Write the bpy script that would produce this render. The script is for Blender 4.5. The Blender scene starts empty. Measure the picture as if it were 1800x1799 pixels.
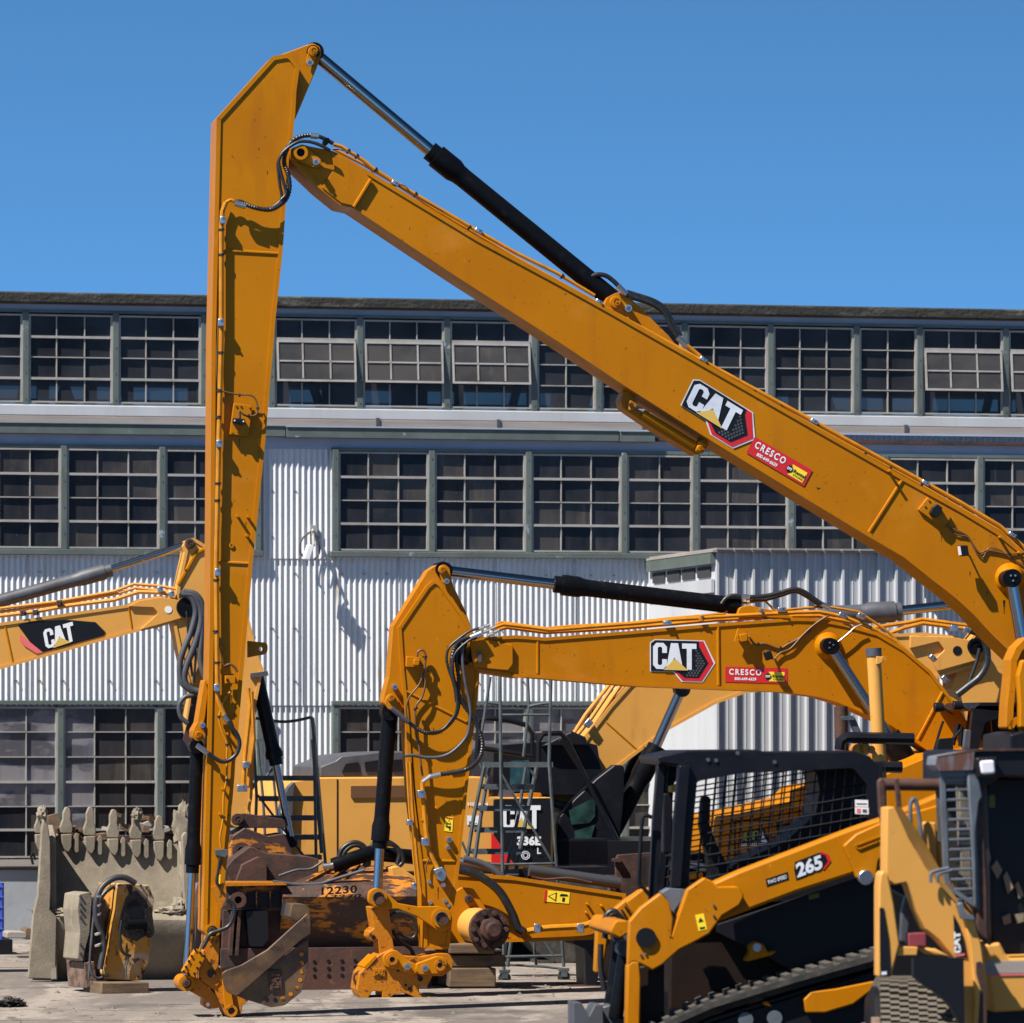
import bpy, bmesh, math, random
from mathutils import Vector, Matrix
from mathutils.geometry import tessellate_polygon
random.seed(7)
# ------------------------------------------------------------------ camera, sky, sun, exposure
F = 9495.0; HY = 1300.0; CX = 900.0; CAMZ = 2.3
sc = bpy.context.scene
cam = bpy.data.cameras.new("camera"); camo = bpy.data.objects.new("camera", cam)
sc.collection.objects.link(camo); sc.camera = camo
cam.sensor_width = 36; cam.lens = F / 1800 * 36; cam.clip_start = 1; cam.clip_end = 3000
cam.shift_y = (HY - 899.5) / 1800; camo.location = (0, 0, CAMZ); camo.rotation_euler = (math.radians(90), 0, 0)
cam.dof.use_dof = True; cam.dof.focus_distance = 46.5; cam.dof.aperture_fstop = 5.6
SD = Vector((1, .85, -1.75)).normalized()
EL = math.asin(-SD.z); AZ = math.atan2(-SD.x, -SD.y)
w = bpy.data.worlds.new("World"); sc.world = w; w.use_nodes = True
nt = w.node_tree; bg = nt.nodes["Background"]
sky = nt.nodes.new("ShaderNodeTexSky"); sky.sky_type = 'NISHITA'; sky.sun_disc = False
sky.sun_elevation = EL; sky.sun_rotation = AZ % (2 * math.pi); sky.air_density = 1.0; sky.dust_density = 0.3; sky.ozone_density = 3.5; sky.altitude = 0
tc = nt.nodes.new("ShaderNodeTexCoord"); sp = nt.nodes.new("ShaderNodeSeparateXYZ"); cb = nt.nodes.new("ShaderNodeCombineXYZ")
ma = nt.nodes.new("ShaderNodeMath"); ma.operation = 'MULTIPLY_ADD'; ma.inputs[1].default_value = 3.0; ma.inputs[2].default_value = 0.36
nt.links.new(tc.outputs['Generated'], sp.inputs[0]); nt.links.new(sp.outputs[0], cb.inputs[0]); nt.links.new(sp.outputs[1], cb.inputs[1])
nt.links.new(sp.outputs[2], ma.inputs[0]); nt.links.new(ma.outputs[0], cb.inputs[2])
nm = nt.nodes.new("ShaderNodeVectorMath"); nm.operation = 'NORMALIZE'; nt.links.new(cb.outputs[0], nm.inputs[0])
nt.links.new(nm.outputs[0], sky.inputs[0]); tn = nt.nodes.new('ShaderNodeMix'); tn.data_type = 'RGBA'; tn.blend_type = 'MULTIPLY'; tn.inputs[0].default_value = 1; tn.inputs[7].default_value = (.66, 1.17, 1.34, 1); nt.links.new(sky.outputs[0], tn.inputs[6]); 
zr = nt.nodes.new('ShaderNodeMapRange'); zr.inputs[1].default_value = .14; zr.inputs[2].default_value = .75; zr.inputs[3].default_value = 1; zr.inputs[4].default_value = .2
t2 = nt.nodes.new('ShaderNodeVectorMath'); t2.operation = 'SCALE'; nt.links.new(sp.outputs[2], zr.inputs[0]); nt.links.new(tn.outputs[2], t2.inputs[0]); 
z2 = nt.nodes.new('ShaderNodeMapRange'); z2.inputs[1].default_value = .02; z2.inputs[2].default_value = .15; z2.inputs[3].default_value = 1.32; z2.inputs[4].default_value = .86; nt.links.new(sp.outputs[2], z2.inputs[0])
zm_ = nt.nodes.new('ShaderNodeMath'); zm_.operation = 'MULTIPLY'; nt.links.new(zr.outputs[0], zm_.inputs[0]); nt.links.new(z2.outputs[0], zm_.inputs[1]); nt.links.new(zm_.outputs[0], t2.inputs['Scale'])
nt.links.new(t2.outputs[0], bg.inputs[0]); bg.inputs[1].default_value = 0.08
sl = bpy.data.lights.new("sun", 'SUN'); sl.energy = 5.0; sl.angle = math.radians(.53); sl.color = (1, .95, .87)
so = bpy.data.objects.new("sun", sl); sc.collection.objects.link(so)
so.rotation_euler = SD.to_track_quat('-Z', 'Y').to_euler()
sc.view_settings.view_transform = 'Standard'; sc.view_settings.look = 'None'; sc.view_settings.exposure = 1.05; sc.view_settings.gamma = 1
# ------------------------------------------------------------------ materials
def mat(name, col, rough=.5, metal=0., layers=(), bump=None, spec=.5, coat=0., rlay=None):
    m = bpy.data.materials.new(name); m.use_nodes = True; t = m.node_tree; b = t.nodes["Principled BSDF"]
    b.inputs['Roughness'].default_value = rough; b.inputs['Metallic'].default_value = metal
    b.inputs['Specular IOR Level'].default_value = spec; b.inputs['Coat Weight'].default_value = coat
    b.inputs['Base Color'].default_value = (*col, 1)
    co = t.nodes.new("ShaderNodeTexCoord").outputs['Object']; last = None
    def noise(sc_, det=5, rg=.6):
        mp = t.nodes.new("ShaderNodeMapping"); s = sc_ if isinstance(sc_, tuple) else (sc_,) * 3
        mp.inputs['Scale'].default_value = s; mp.inputs['Location'].default_value = (random.random() * 9,) * 3
        n = t.nodes.new("ShaderNodeTexNoise"); n.inputs['Scale'].default_value = 1; n.inputs['Detail'].default_value = det; n.inputs['Roughness'].default_value = rg
        t.links.new(co, mp.inputs[0]); t.links.new(mp.outputs[0], n.inputs[0]); return n.outputs[0]
    for (s, c2, lo, hi) in layers:
        mr = t.nodes.new("ShaderNodeMapRange"); mr.inputs[1].default_value = lo; mr.inputs[2].default_value = hi
        t.links.new(noise(s), mr.inputs[0])
        mx = t.nodes.new("ShaderNodeMix"); mx.data_type = 'RGBA'; mx.inputs[6].default_value = (*col, 1)
        if last: t.links.new(last, mx.inputs[6])
        mx.inputs[7].default_value = (*c2, 1); t.links.new(mr.outputs[0], mx.inputs[0]); last = mx.outputs[2]
    if last: t.links.new(last, b.inputs['Base Color'])
    if rlay:
        mr = t.nodes.new("ShaderNodeMapRange"); mr.inputs[1].default_value = .3; mr.inputs[2].default_value = .7
        mr.inputs[3].default_value = rlay[1]; mr.inputs[4].default_value = rlay[2]
        t.links.new(noise(rlay[0]), mr.inputs[0]); t.links.new(mr.outputs[0], b.inputs['Roughness'])
    if bump:
        bn = t.nodes.new("ShaderNodeBump"); bn.inputs['Strength'].default_value = bump[1]; bn.inputs['Distance'].default_value = bump[2]
        t.links.new(noise(bump[0], 8), bn.inputs['Height']); t.links.new(bn.outputs[0], b.inputs['Normal'])
    return m
K = (.02, .012, .006)
Mt = {}
Mt['yel'] = mat('yellow_paint', (.40, .142, .0005), .42, 0, [(.9, (.355, .12, .0005), .35, .65), ((5, 5, 1.0), (.31, .10, .004), .55, .8), (2.1, (.42, .155, .012), .58, .75), ((26, 26, 9), (.46, .19, .03), .70, .74), (34, (.11, .04, .006), .672, .70), (12, K, .71, .735)], bump=(5, .12, .01), spec=.13, rlay=(3, .34, .55))
Mt['yelw'] = mat('worn_yellow_paint', (.41, .138, .002), .5, 0, [(1.5, (.33, .11, .004), .3, .7), (14, (.08, .03, .008), .58, .63), (45, (.14, .045, .006), .63, .68)], bump=(30, .4, .01), spec=.25)
Mt['pale'] = mat('faded_yellow_paint', (.56, .275, .06), .55, 0, [(1.1, (.50, .235, .045), .3, .7), ((6, 6, .9), (.36, .16, .035), .6, .85), (20, (.14, .055, .015), .7, .74)], bump=(8, .12, .01), spec=.25)
Mt['pipe'] = mat('yellow_pipe_paint', (.46, .18, .008), .4, 0, [(9, (.36, .13, .006), .4, .7)], spec=.3)
Mt['brn2'] = mat('shade_darkened_brown', (.012, .005, .002), .6, 0, [(5, (.006, .003, .002), .4, .7)], spec=.2)  # loader body brown darkened to carry the lift arm's shade
Mt['brn3'] = mat('muddy_brown_casting', (.16, .10, .07), .85, 0, [(9, (.05, .03, .02), .45, .65)], bump=(20, .6, .02))
Mt['gry2'] = mat('blue_grey_steel', (.11, .125, .15), .5, .2, [(6, (.07, .08, .09), .4, .7)])
Mt['grr'] = mat('scuffed_blue_grey_cover', (.12, .135, .16), .55, 0, [((9, 9, 1.5), (.10, .04, .025), .5, .62)])
Mt['olv'] = mat('dull_yellow_sticker', (.12, .11, .01), .6)
Mt['blk'] = mat('black_enamel', (.004, .0045, .006), .3, 0, [(12, (.014, .013, .012), .55, .8)], rlay=(6, .3, .5), spec=.08)
Mt['blkf'] = mat('black_cab_paint', (.006, .0065, .01), .38, 0, [(5, (.012, .012, .014), .45, .8)], spec=.16)
Mt['hose'] = mat('black_rubber_hose', (.010, .010, .011), .42, 0, [(20, (.03, .03, .03), .5, .8)])
Mt['gry'] = mat('dark_grey_paint', (.06, .063, .075), .5, 0, [(6, (.04, .04, .045), .4, .7)])
Mt['chr'] = mat('chrome_rod', (.34, .33, .335), .16, 1)
Mt['zin'] = mat('zinc_plate', (.5, .52, .55), .35, 1)
Mt['stl'] = mat('galvanized_steel', (.085, .105, .11), .5, .3, [(7, (.045, .055, .06), .4, .7)])
Mt['rst'] = mat('rusty_steel', (.06, .022, .013), .75, 0, [(4, (.025, .011, .009), .4, .6), (11, (.18, .06, .012), .62, .75), ((3, 3, 14), (.09, .035, .016), .55, .8)], bump=(25, .4, .01))
Mt['rsb'] = mat('brown_steel', (.12, .068, .032), .5, .2, [(3, (.05, .027, .015), .4, .6), (2, (.24, .10, .012), .55, .75), (9, (.03, .016, .01), .62, .7)], bump=(18, .2, .01))
Mt['bld'] = mat('rust_with_yellow_paint', (.40, .135, .003), .6, 0, [((1.6, 1.6, 3.2), (.035, .014, .011), .46, .5), ((7, 7, 40), (.045, .018, .01), .53, .57), (5, (.07, .03, .014), .6, .68)], bump=(22, .4, .01))
Mt['mud'] = mat('dried_mud', (.21, .175, .13), .95, 0, [(2.2, (.155, .128, .092), .4, .65), (9, (.26, .215, .155), .5, .8)], bump=(45, .4, .008))
Mt['oil'] = mat('oily_black_grime', (.012, .009, .007), .25, 0, bump=(40, .8, .02))
Mt['wod'] = mat('weathered_timber', (.12, .075, .04), .8, 0, [((2, 2, 18), (.05, .03, .018), .4, .7), (3, (.19, .12, .065), .55, .8)], bump=((3, 3, 40), .5, .01))
Mt['trk'] = mat('track_rubber', (.022, .02, .018), .8, 0, [(8, (.06, .05, .04), .45, .7)], bump=(20, .5, .01))
Mt['trkt'] = mat('dusty_track_rubber', (.10, .082, .062), .85, 0, [(7, (.09, .072, .054), .4, .7)], bump=(20, .5, .01))
Mt['wht'] = mat('white_vinyl', (.66, .66, .67), .4)
Mt['slv'] = mat('silver_vinyl', (.6, .62, .67), .35, 0, [((2, 2, 6), (.42, .45, .52), .4, .7)])
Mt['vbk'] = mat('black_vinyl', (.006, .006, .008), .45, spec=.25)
Mt['red'] = mat('red_vinyl', (.5, .012, .012), .4)
Mt['pnk'] = mat('faded_red_vinyl', (.62, .12, .12), .5)
Mt['gld'] = mat('gold_vinyl', (.55, .36, .07), .35)
Mt['sun'] = mat('sticker_yellow', (.8, .58, .02), .45)
Mt['grn'] = mat('green_vinyl', (.13, .22, .03), .4)
Mt['blu'] = mat('blue_paint', (.02, .05, .32), .45)
Mt['brn'] = mat('brown_panel', (.11, .05, .018), .45)
Mt['cur'] = mat('white_siding', (.54, .545, .555), .42, 0, [((1.1, 1.1, .5), (.46, .47, .49), .4, .65), ((9, 9, .5), (.52, .47, .38), .60, .8), ((16, 16, .8), (.30, .22, .15), .64, .74)], rlay=(2, .35, .6))
Mt['fas'] = mat('grey_fascia', (.30, .33, .41), .6, 0, [(2, (.25, .28, .35), .4, .7)])
Mt['grf'] = mat('green_grey_paint', (.085, .105, .095), .6, 0, [(3, (.06, .075, .07), .4, .7), (5, (.2, .25, .3), .66, .7), ((8, 8, 2), (.2, .17, .12), .68, .8)])
Mt['rof'] = mat('weathered_roof_edge', (.018, .017, .014), .9, 0, [((3, 3, 14), (.08, .075, .06), .5, .75)], bump=(20, .7, .03))
Mt['brd'] = mat('bare_grey_board', (.27, .235, .215), .85, 0, [((1, 1, 12), (.19, .17, .155), .4, .7)])
Mt['mun'] = mat('cream_muntin', (.29, .275, .26), .6, 0, [(4, (.21, .185, .155), .45, .75)])
Mt['con'] = mat('painted_concrete_base', (.27, .285, .31), .85, 0, [(1.2, (.2, .215, .235), .4, .7), ((3, 3, 1), (.14, .14, .14), .66, .8)], bump=(14, .3, .01))
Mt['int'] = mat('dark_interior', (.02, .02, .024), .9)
Mt['gd'] = mat('dark_pane_glass', (.010, .012, .017), .12, 0, [((2.2, 2.2, .7), (.028, .026, .028), .4, .65), ((14, 14, 1.1), (.06, .052, .045), .6, .85)], spec=.11, rlay=(3, .1, .3))
Mt['gp'] = mat('pale_pane_glass', (.17, .16, .168), .25, 0, [((.9, .9, 2.0), (.07, .067, .075), .46, .52), ((6, 6, .8), (.1, .1, .12), .5, .8)], spec=.4)  # sunlit curtain behind the glass is painted into the pane colour
Mt['gn'] = mat('green_tinted_glass', (.02, .06, .055), .08, 0, [(3, (.008, .02, .02), .45, .6)])
Mt['lmp'] = mat('work_lamp_lens', (.65, .63, .66), .2)
Mt['rub'] = mat('black_rag', (.02, .018, .016), .6, bump=(20, .6, .02))
Mt['sto'] = mat('grey_stone_chips', (.11, .09, .075), .9)
# glass one can look through
g = bpy.data.materials.new('dusty_clear_glass'); g.use_nodes = True; t = g.node_tree; t.nodes.remove(t.nodes["Principled BSDF"])
tr = t.nodes.new("ShaderNodeBsdfTransparent"); tr.inputs[0].default_value = (.20, .185, .17, 1)
gl = t.nodes.new("ShaderNodeBsdfPrincipled"); gl.inputs['Base Color'].default_value = (.05, .05, .055, 1); gl.inputs['Roughness'].default_value = .2; gl.inputs['Specular IOR Level'].default_value = .3
mx = t.nodes.new("ShaderNodeMixShader"); tcn = t.nodes.new("ShaderNodeTexCoord"); no = t.nodes.new("ShaderNodeTexNoise"); no.inputs['Scale'].default_value = 1.4; no.inputs['Detail'].default_value = 6
mrr = t.nodes.new("ShaderNodeMapRange"); mrr.inputs[1].default_value = .3; mrr.inputs[2].default_value = .75; mrr.inputs[3].default_value = .25; mrr.inputs[4].default_value = .7
t.links.new(tcn.outputs['Object'], no.inputs[0]); t.links.new(no.outputs[0], mrr.inputs[0]); t.links.new(mrr.outputs[0], mx.inputs[0])
t.links.new(tr.outputs[0], mx.inputs[1]); t.links.new(gl.outputs[0], mx.inputs[2]); t.links.new(mx.outputs[0], t.nodes["Material Output"].inputs[0]); Mt['gc'] = g
# yard concrete
m = mat('yard_concrete', (.185, .155, .132), .9, 0, [((.6, .16, 1), (.12, .10, .088), .42, .58), ((1.9, .5, 1), (.235, .20, .17), .5, .6), ((.5, .25, 1), (.075, .063, .055), .6, .68), ((5, 1.5, 1), (.10, .082, .07), .58, .64), (22, (.06, .05, .045), .63, .67)], bump=(9, .5, .03)); Mt['grd'] = m
Mt['gd2'] = mat('smoky_brown_glass', (.05, .043, .038), .2, 0, [((1.2, 1.2, .8), (.015, .015, .018), .42, .6), ((10, 10, .7), (.085, .07, .055), .55, .75)], spec=.2)
Mt['pald'] = mat('muddy_stained_yellow', (.42, .19, .03), .6, 0, [(2.4, (.40, .31, .2), .48, .6), ((14, 14, 5), (.03, .018, .01), .58, .64), (5, (.12, .05, .02), .6, .66)], bump=(30, .5, .01), spec=.25)
Mt['rlp'] = mat('dusty_red_lens', (.2, .03, .035), .5)
Mt['gry3'] = mat('charcoal_paint', (.028, .029, .034), .5)
Mt['trkm'] = mat('scuffed_rubber', (.06, .052, .043), .8, 0, [(9, (.035, .03, .026), .4, .7)])
Mt['dkg'] = mat('added_dark_ground', (.045, .045, .047), .9, 0, [(.5, (.035, .035, .036), .4, .7), (9, (.07, .068, .065), .6, .8)], bump=(30, .5, .01))  # dark colour of the added ground out of view
# ------------------------------------------------------------------ geometry helpers
class Frame:
    """upright plane through (pixel column px, distance Y), turned phi degrees; local x along it, local y away from the viewer"""
    def __init__(s, px, Y, phi):
        s.phi = math.radians(phi); s.O = Vector(((px - CX) / F * Y, Y)); s.u = Vector((math.cos(s.phi), math.sin(s.phi))); s.n = Vector((-math.sin(s.phi), math.cos(s.phi)))
    def L(s, px, py, off=0.):
        d = Vector(((px - CX) / F, 1.)); t_ = (s.O.dot(s.n) + off) / d.dot(s.n); P = d * t_ - s.O
        return Vector((P.dot(s.u), off, CAMZ + t_ * (HY - py) / F))
def tag(o, label=None, cat=None, group=None, kind=None):
    if label: o['label'] = label
    if cat: o['category'] = cat
    if group: o['group'] = group
    if kind: o['kind'] = kind
    return o
def thing(name, fr, label, cat, group=None):
    o = bpy.data.objects.new(name, None); sc.collection.objects.link(o); o.empty_display_size = .2
    o.location = (fr.O.x, fr.O.y, 0); o.rotation_euler = (0, 0, fr.phi); return tag(o, label, cat, group)
def fil(poly, r=0, n=4):
    """round polygon corners; entries (x, y) or (x, y, r)"""
    out = []; N = len(poly)
    for i, p in enumerate(poly):
        rr = p[2] if len(p) > 2 else r; b = Vector(p[:2]); a = Vector(poly[i - 1][:2]); c = Vector(poly[(i + 1) % N][:2])
        if rr <= 0: out.append((b.x, b.y)); continue
        d1 = (a - b); d2 = (c - b); l1, l2 = d1.length, d2.length
        if l1 < 1e-6 or l2 < 1e-6: out.append((b.x, b.y)); continue
        d1 /= l1; d2 /= l2; ang = d1.angle(d2)
        if ang > 3.0: out.append((b.x, b.y)); continue
        tl = min(rr / math.tan(ang / 2), l1 * .49, l2 * .49)
        p0 = b + d1 * tl; p2 = b + d2 * tl
        for k in range(n + 1):
            q = k / n; v = p0 * (1 - q) ** 2 + b * 2 * q * (1 - q) + p2 * q * q; out.append((v.x, v.y))
    return out
def area(p): return sum(p[i - 1][0] * p[i][1] - p[i][0] * p[i - 1][1] for i in range(len(p))) / 2
def inset(p, d):
    s = 1 if area(p) > 0 else -1; out = []; N = len(p)
    for i in range(N):
        a, b, c = Vector(p[i - 1]), Vector(p[i]), Vector(p[(i + 1) % N])
        e1 = (b - a); e2 = (c - b)
        if e1.length < 1e-7 or e2.length < 1e-7: out.append(tuple(b)); continue
        e1.normalize(); e2.normalize(); n1 = Vector((-e1.y, e1.x)) * s; n2 = Vector((-e2.y, e2.x)) * s
        m_ = n1 + n2
        if m_.length < .3: m_ = n1 * 1.
        m_.normalize(); k = d / max(.45, m_.dot(n1)); q = b + m_ * k; out.append((q.x, q.y))
    return out
def smooth(pts, n=6):
    P = [Vector(p) for p in pts]
    if len(P) < 3: return P
    out = []; Q = [P[0] * 2 - P[1]] + P + [P[-1] * 2 - P[-2]]
    for i in range(1, len(Q) - 2):
        a, b, c, d = Q[i - 1], Q[i], Q[i + 1], Q[i + 2]
        for k in range(n):
            s = k / n; out.append(.5 * ((2 * b) + (c - a) * s + (2 * a - 5 * b + 4 * c - d) * s * s + (3 * b - a - 3 * c + d) * s ** 3))
    out.append(P[-1]); return out
class MB:
    def __init__(s): s.v = []; s.f = []
    def add(s, vs, fs):
        o = len(s.v); s.v += [tuple(v) for v in vs]; s.f += [tuple(i + o for i in f) for f in fs]; return s
    def prism(s, p, y0, y1):
        n = len(p); vs = [(a, y0, b) for a, b in p] + [(a, y1, b) for a, b in p]
        fs = [tuple(range(n)), tuple(range(2 * n - 1, n - 1, -1))]
        return s.add(vs, fs + [(i, (i + 1) % n, (i + 1) % n + n, i + n) for i in range(n)])
    def hole(s, p, h, y0, y1):
        n = len(p); k = len(h); tot = n + k; al = list(p) + list(h)
        tri = tessellate_polygon([[Vector((a, b, 0)) for a, b in p], [Vector((a, b, 0)) for a, b in h]])
        vs = [(a, y0, b) for a, b in al] + [(a, y1, b) for a, b in al]
        fs = [tuple(t_) for t_ in tri] + [tuple(i + tot for i in t_[::-1]) for t_ in tri]
        fs += [(i, (i + 1) % n, (i + 1) % n + tot, i + tot) for i in range(n)]
        fs += [(n + i, n + (i + 1) % k, n + (i + 1) % k + tot, n + i + tot) for i in range(k)]
        return s.add(vs, fs)
    def ring(s, p, wd, y0, y1):
        q = inset(p, wd); n = len(p)
        for i in range(n):
            j = (i + 1) % n; a, b, c, d = p[i], p[j], q[j], q[i]
            vs = [(x, y, z) for y in (y0, y1) for x, z in (a, b, c, d)]
            s.add(vs, [(0, 1, 2, 3), (7, 6, 5, 4), (0, 4, 5, 1), (2, 6, 7, 3)])
        return s
    def box(s, x0, x1, y0, y1, z0, z1):
        vs = [(x, y, z) for x in (x0, x1) for y in (y0, y1) for z in (z0, z1)]
        return s.add(vs, [(0, 1, 3, 2), (4, 6, 7, 5), (0, 4, 5, 1), (2, 3, 7, 6), (0, 2, 6, 4), (1, 5, 7, 3)])
    def tube(s, pts, r, n=8, rib=None):
        P = [Vector(p) for p in pts]; R = r if isinstance(r, (list, tuple)) else [r] * len(P)
        if rib:
            Q = []; RR = []; acc = 0
            for i in range(len(P) - 1):
                k = max(1, int((P[i + 1] - P[i]).length / (rib / 2)))
                for j in range(k): Q.append(P[i].lerp(P[i + 1], j / k)); RR.append(R[0] * (1.12 if acc % 2 else .86)); acc += 1
            P, R = Q, RR
        if len(P) < 2: return s
        T = [(P[min(i + 1, len(P) - 1)] - P[max(i - 1, 0)]).normalized() for i in range(len(P))]
        up = Vector((0, 1, 0)) if abs(T[0].y) < .9 else Vector((1, 0, 0)); a = T[0].cross(up).normalized(); vs = []
        for i, p in enumerate(P):
            a = (a - T[i] * a.dot(T[i])).normalized(); b = T[i].cross(a)
            vs += [p + (a * math.cos(2 * math.pi * k / n) + b * math.sin(2 * math.pi * k / n)) * R[i] for k in range(n)]
        fs = [(i * n + k, i * n + (k + 1) % n, (i + 1) * n + (k + 1) % n, (i + 1) * n + k) for i in range(len(P) - 1) for k in range(n)]
        fs += [tuple(range(n - 1, -1, -1)), tuple(range((len(P) - 1) * n, len(P) * n))]
        return s.add(vs, fs)
    def disc(s, c, r, y0, y1, n=20):   # short cylinder with its axis along local y; c = (x, z)
        return s.prism([(c[0] + r * math.cos(2 * math.pi * k / n), c[1] + r * math.sin(2 * math.pi * k / n)) for k in range(n)], y0, y1)
    def annulus(s, c, r1, r2, y0, y1, n=20):
        f = lambda r: [(c[0] + r * math.cos(2 * math.pi * k / n), c[1] + r * math.sin(2 * math.pi * k / n)) for k in range(n)]
        return s.ring(f(r1), r1 - r2, y0, y1)
    def build(s, name, m, parent=None, bev=0, smooth_ang=40):
        me = bpy.data.meshes.new(name); me.from_pydata(s.v, [], s.f); bm = bmesh.new(); bm.from_mesh(me)
        bmesh.ops.recalc_face_normals(bm, faces=bm.faces); ca = math.radians(smooth_ang)
        for f_ in bm.faces: f_.smooth = True
        for e in bm.edges:
            if len(e.link_faces) != 2 or e.calc_face_angle(9) > ca: e.smooth = False
        bm.to_mesh(me); bm.free(); me.materials.append(Mt[m] if isinstance(m, str) else m)
        o = bpy.data.objects.new(name, me); sc.collection.objects.link(o)
        if parent: o.parent = parent
        if bev:
            b = o.modifiers.new('bevel', 'BEVEL'); b.width = bev; b.segments = 2; b.limit_method = 'ANGLE'; b.angle_limit = math.radians(35)
        return o
def px(fr, poly, off, r=0): return [(q.x, q.z) for q in (fr.L(a, b, off) for a, b in fil(poly, r))]
def plate(fr, poly, y0, y1, r=0, mb=None): return (mb or MB()).prism(px(fr, poly, y0, r), y0, y1)
def flanged(fr, poly, y0, y1, r=0, wd=.03, lip=.012, mb=None):
    """welded box section: side plates set back between overhanging flange plates"""
    p = px(fr, poly, y0, r); b = mb or MB(); b.ring(p, wd, y0, y1); b.prism(inset(p, wd * .8), y0 + lip, y1 - lip); return b
def pipe(fr, pts, off, r, n=8, sm=True, rib=None, mb=None, k=6):
    P = [fr.L(p[0], p[1], p[2] if len(p) > 2 else off) for p in pts]
    return (mb or MB()).tube(smooth(P, k) if sm and len(P) > 2 else P, r, n, rib)
def cyl(fr, a, b, ra, rb=None, off=0., n=20, mb=None):
    A = fr.L(*a, off); B = fr.L(*b, off); return (mb or MB()).tube([A, B], [ra, rb if rb else ra], n)
def dsc(fr, c, r, y0, y1, mb=None, n=20):
    q = fr.L(c[0], c[1], y0); return (mb or MB()).disc((q.x, q.z), r, y0, y1, n)
from mathutils import noise as mn
def blob(c, rx, ry, rz, mb=None, amp=.35, fq=2.2, n=18, m=12, flat=None):
    b = mb or MB(); o = Vector([random.random() * 20 for _ in range(3)]); vs = []
    for i in range(m + 1):
        th = math.pi * i / m
        for k in range(n):
            a = 2 * math.pi * k / n; d = Vector((math.sin(th) * math.cos(a), math.sin(th) * math.sin(a), math.cos(th)))
            q = 1 + amp * (mn.noise(d * fq + o) + .6 * mn.noise(d * fq * 2.7 + o) + .35 * mn.noise(d * fq * 6 + o)); v = Vector((d.x * rx, d.y * ry, d.z * rz)) * q
            if flat is not None: v.z = max(v.z, flat - c[2])
            vs.append(Vector(c) + v)
    return b.add(vs, [(i * n + k, i * n + (k + 1) % n, (i + 1) * n + (k + 1) % n, (i + 1) * n + k) for i in range(m) for k in range(n)])
# lettering -----------------------------------------------------------------
_tc = {}
def text_mesh(t_, off=.02, sp_=1.0):
    k = (t_, off, sp_)
    if k not in _tc:
        c = bpy.data.curves.new('t', 'FONT'); c.body = t_; c.offset = off; c.space_character = sp_; c.resolution_u = 3
        o = bpy.data.objects.new('t', c); sc.collection.objects.link(o); bpy.context.view_layer.update()
        me = bpy.data.meshes.new_from_object(o.evaluated_get(bpy.context.evaluated_depsgraph_get()))
        vs = [(v.co.x, v.co.y) for v in me.vertices]; fs = [tuple(p.vertices) for p in me.polygons]
        bpy.data.objects.remove(o); bpy.data.meshes.remove(me); x0 = min(v[0] for v in vs); x1 = max(v[0] for v in vs); y0 = min(v[1] for v in vs); y1 = max(v[1] for v in vs)
        _tc[k] = ([((x - x0) / (x1 - x0), (y - y0) / (y1 - y0)) for x, y in vs], fs)
    return _tc[k]
class Decal:
    """flat vinyl marking: unit square laid between pixel origin o and axes ux, uy"""
    def __init__(s, fr, o, ux, uy, off): s.fr = fr; s.o = Vector(o); s.ux = Vector(ux); s.uy = Vector(uy); s.off = off
    def q(s, x, y, lay): p = s.o + s.ux * x + s.uy * y; return s.fr.L(p.x, p.y, s.off - .0025 * lay)
    def poly(s, pts, lay, mb=None):
        b = mb or MB(); P = [s.q(x, y, lay) for x, y in pts]; return b.prism([(p.x, p.z) for p in P], P[0].y, P[0].y + .002)
    def text(s, t_, x0, y0, x1, y1, lay, mb=None, off=.02, sp_=1.0):
        vs, fs = text_mesh(t_, off, sp_); return (mb or MB()).add([s.q(x0 + (x1 - x0) * a, y0 + (y1 - y0) * b, lay) for a, b in vs], fs)
LC = [(.15, 0), (.47, 0), (.62, .15), (.62, .38), (.41, .38), (.41, .2), (.36, .15), (.26, .15), (.21, .2), (.21, .8), (.26, .85), (.36, .85), (.41, .8), (.41, .62), (.62, .62), (.62, .85), (.47, 1), (.15, 1), (0, .85), (0, .15)]
LA = [(0, 0), (.22, 1), (.54, 1), (.76, 0), (.56, .2), (.38, .46), (.2, .2)]
LT = [(0, 1), (.64, 1), (.64, .8), (.43, .8), (.43, 0), (.21, 0), (.21, .8), (0, .8)]
def cat_letters(d, lay, x=0, y=0, wd=1, ht=1, mb=None, slot=(.0, .60, 1.32, 1.96)):
    b = mb or MB(); k = wd / slot[3]
    for L_, dx in ((LC, 0), (LA, .58), (LT, 1.30)): d.poly([(x + (a + dx) * k, y + c * ht) for a, c in L_], lay, b)
    return b
Mt['anx'] = mat('aged_white_sheet', (.40, .41, .43), .5, 0, [((2, 2, .4), (.35, .35, .36), .4, .7), ((14, 14, .6), (.33, .31, .27), .62, .85)])
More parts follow.
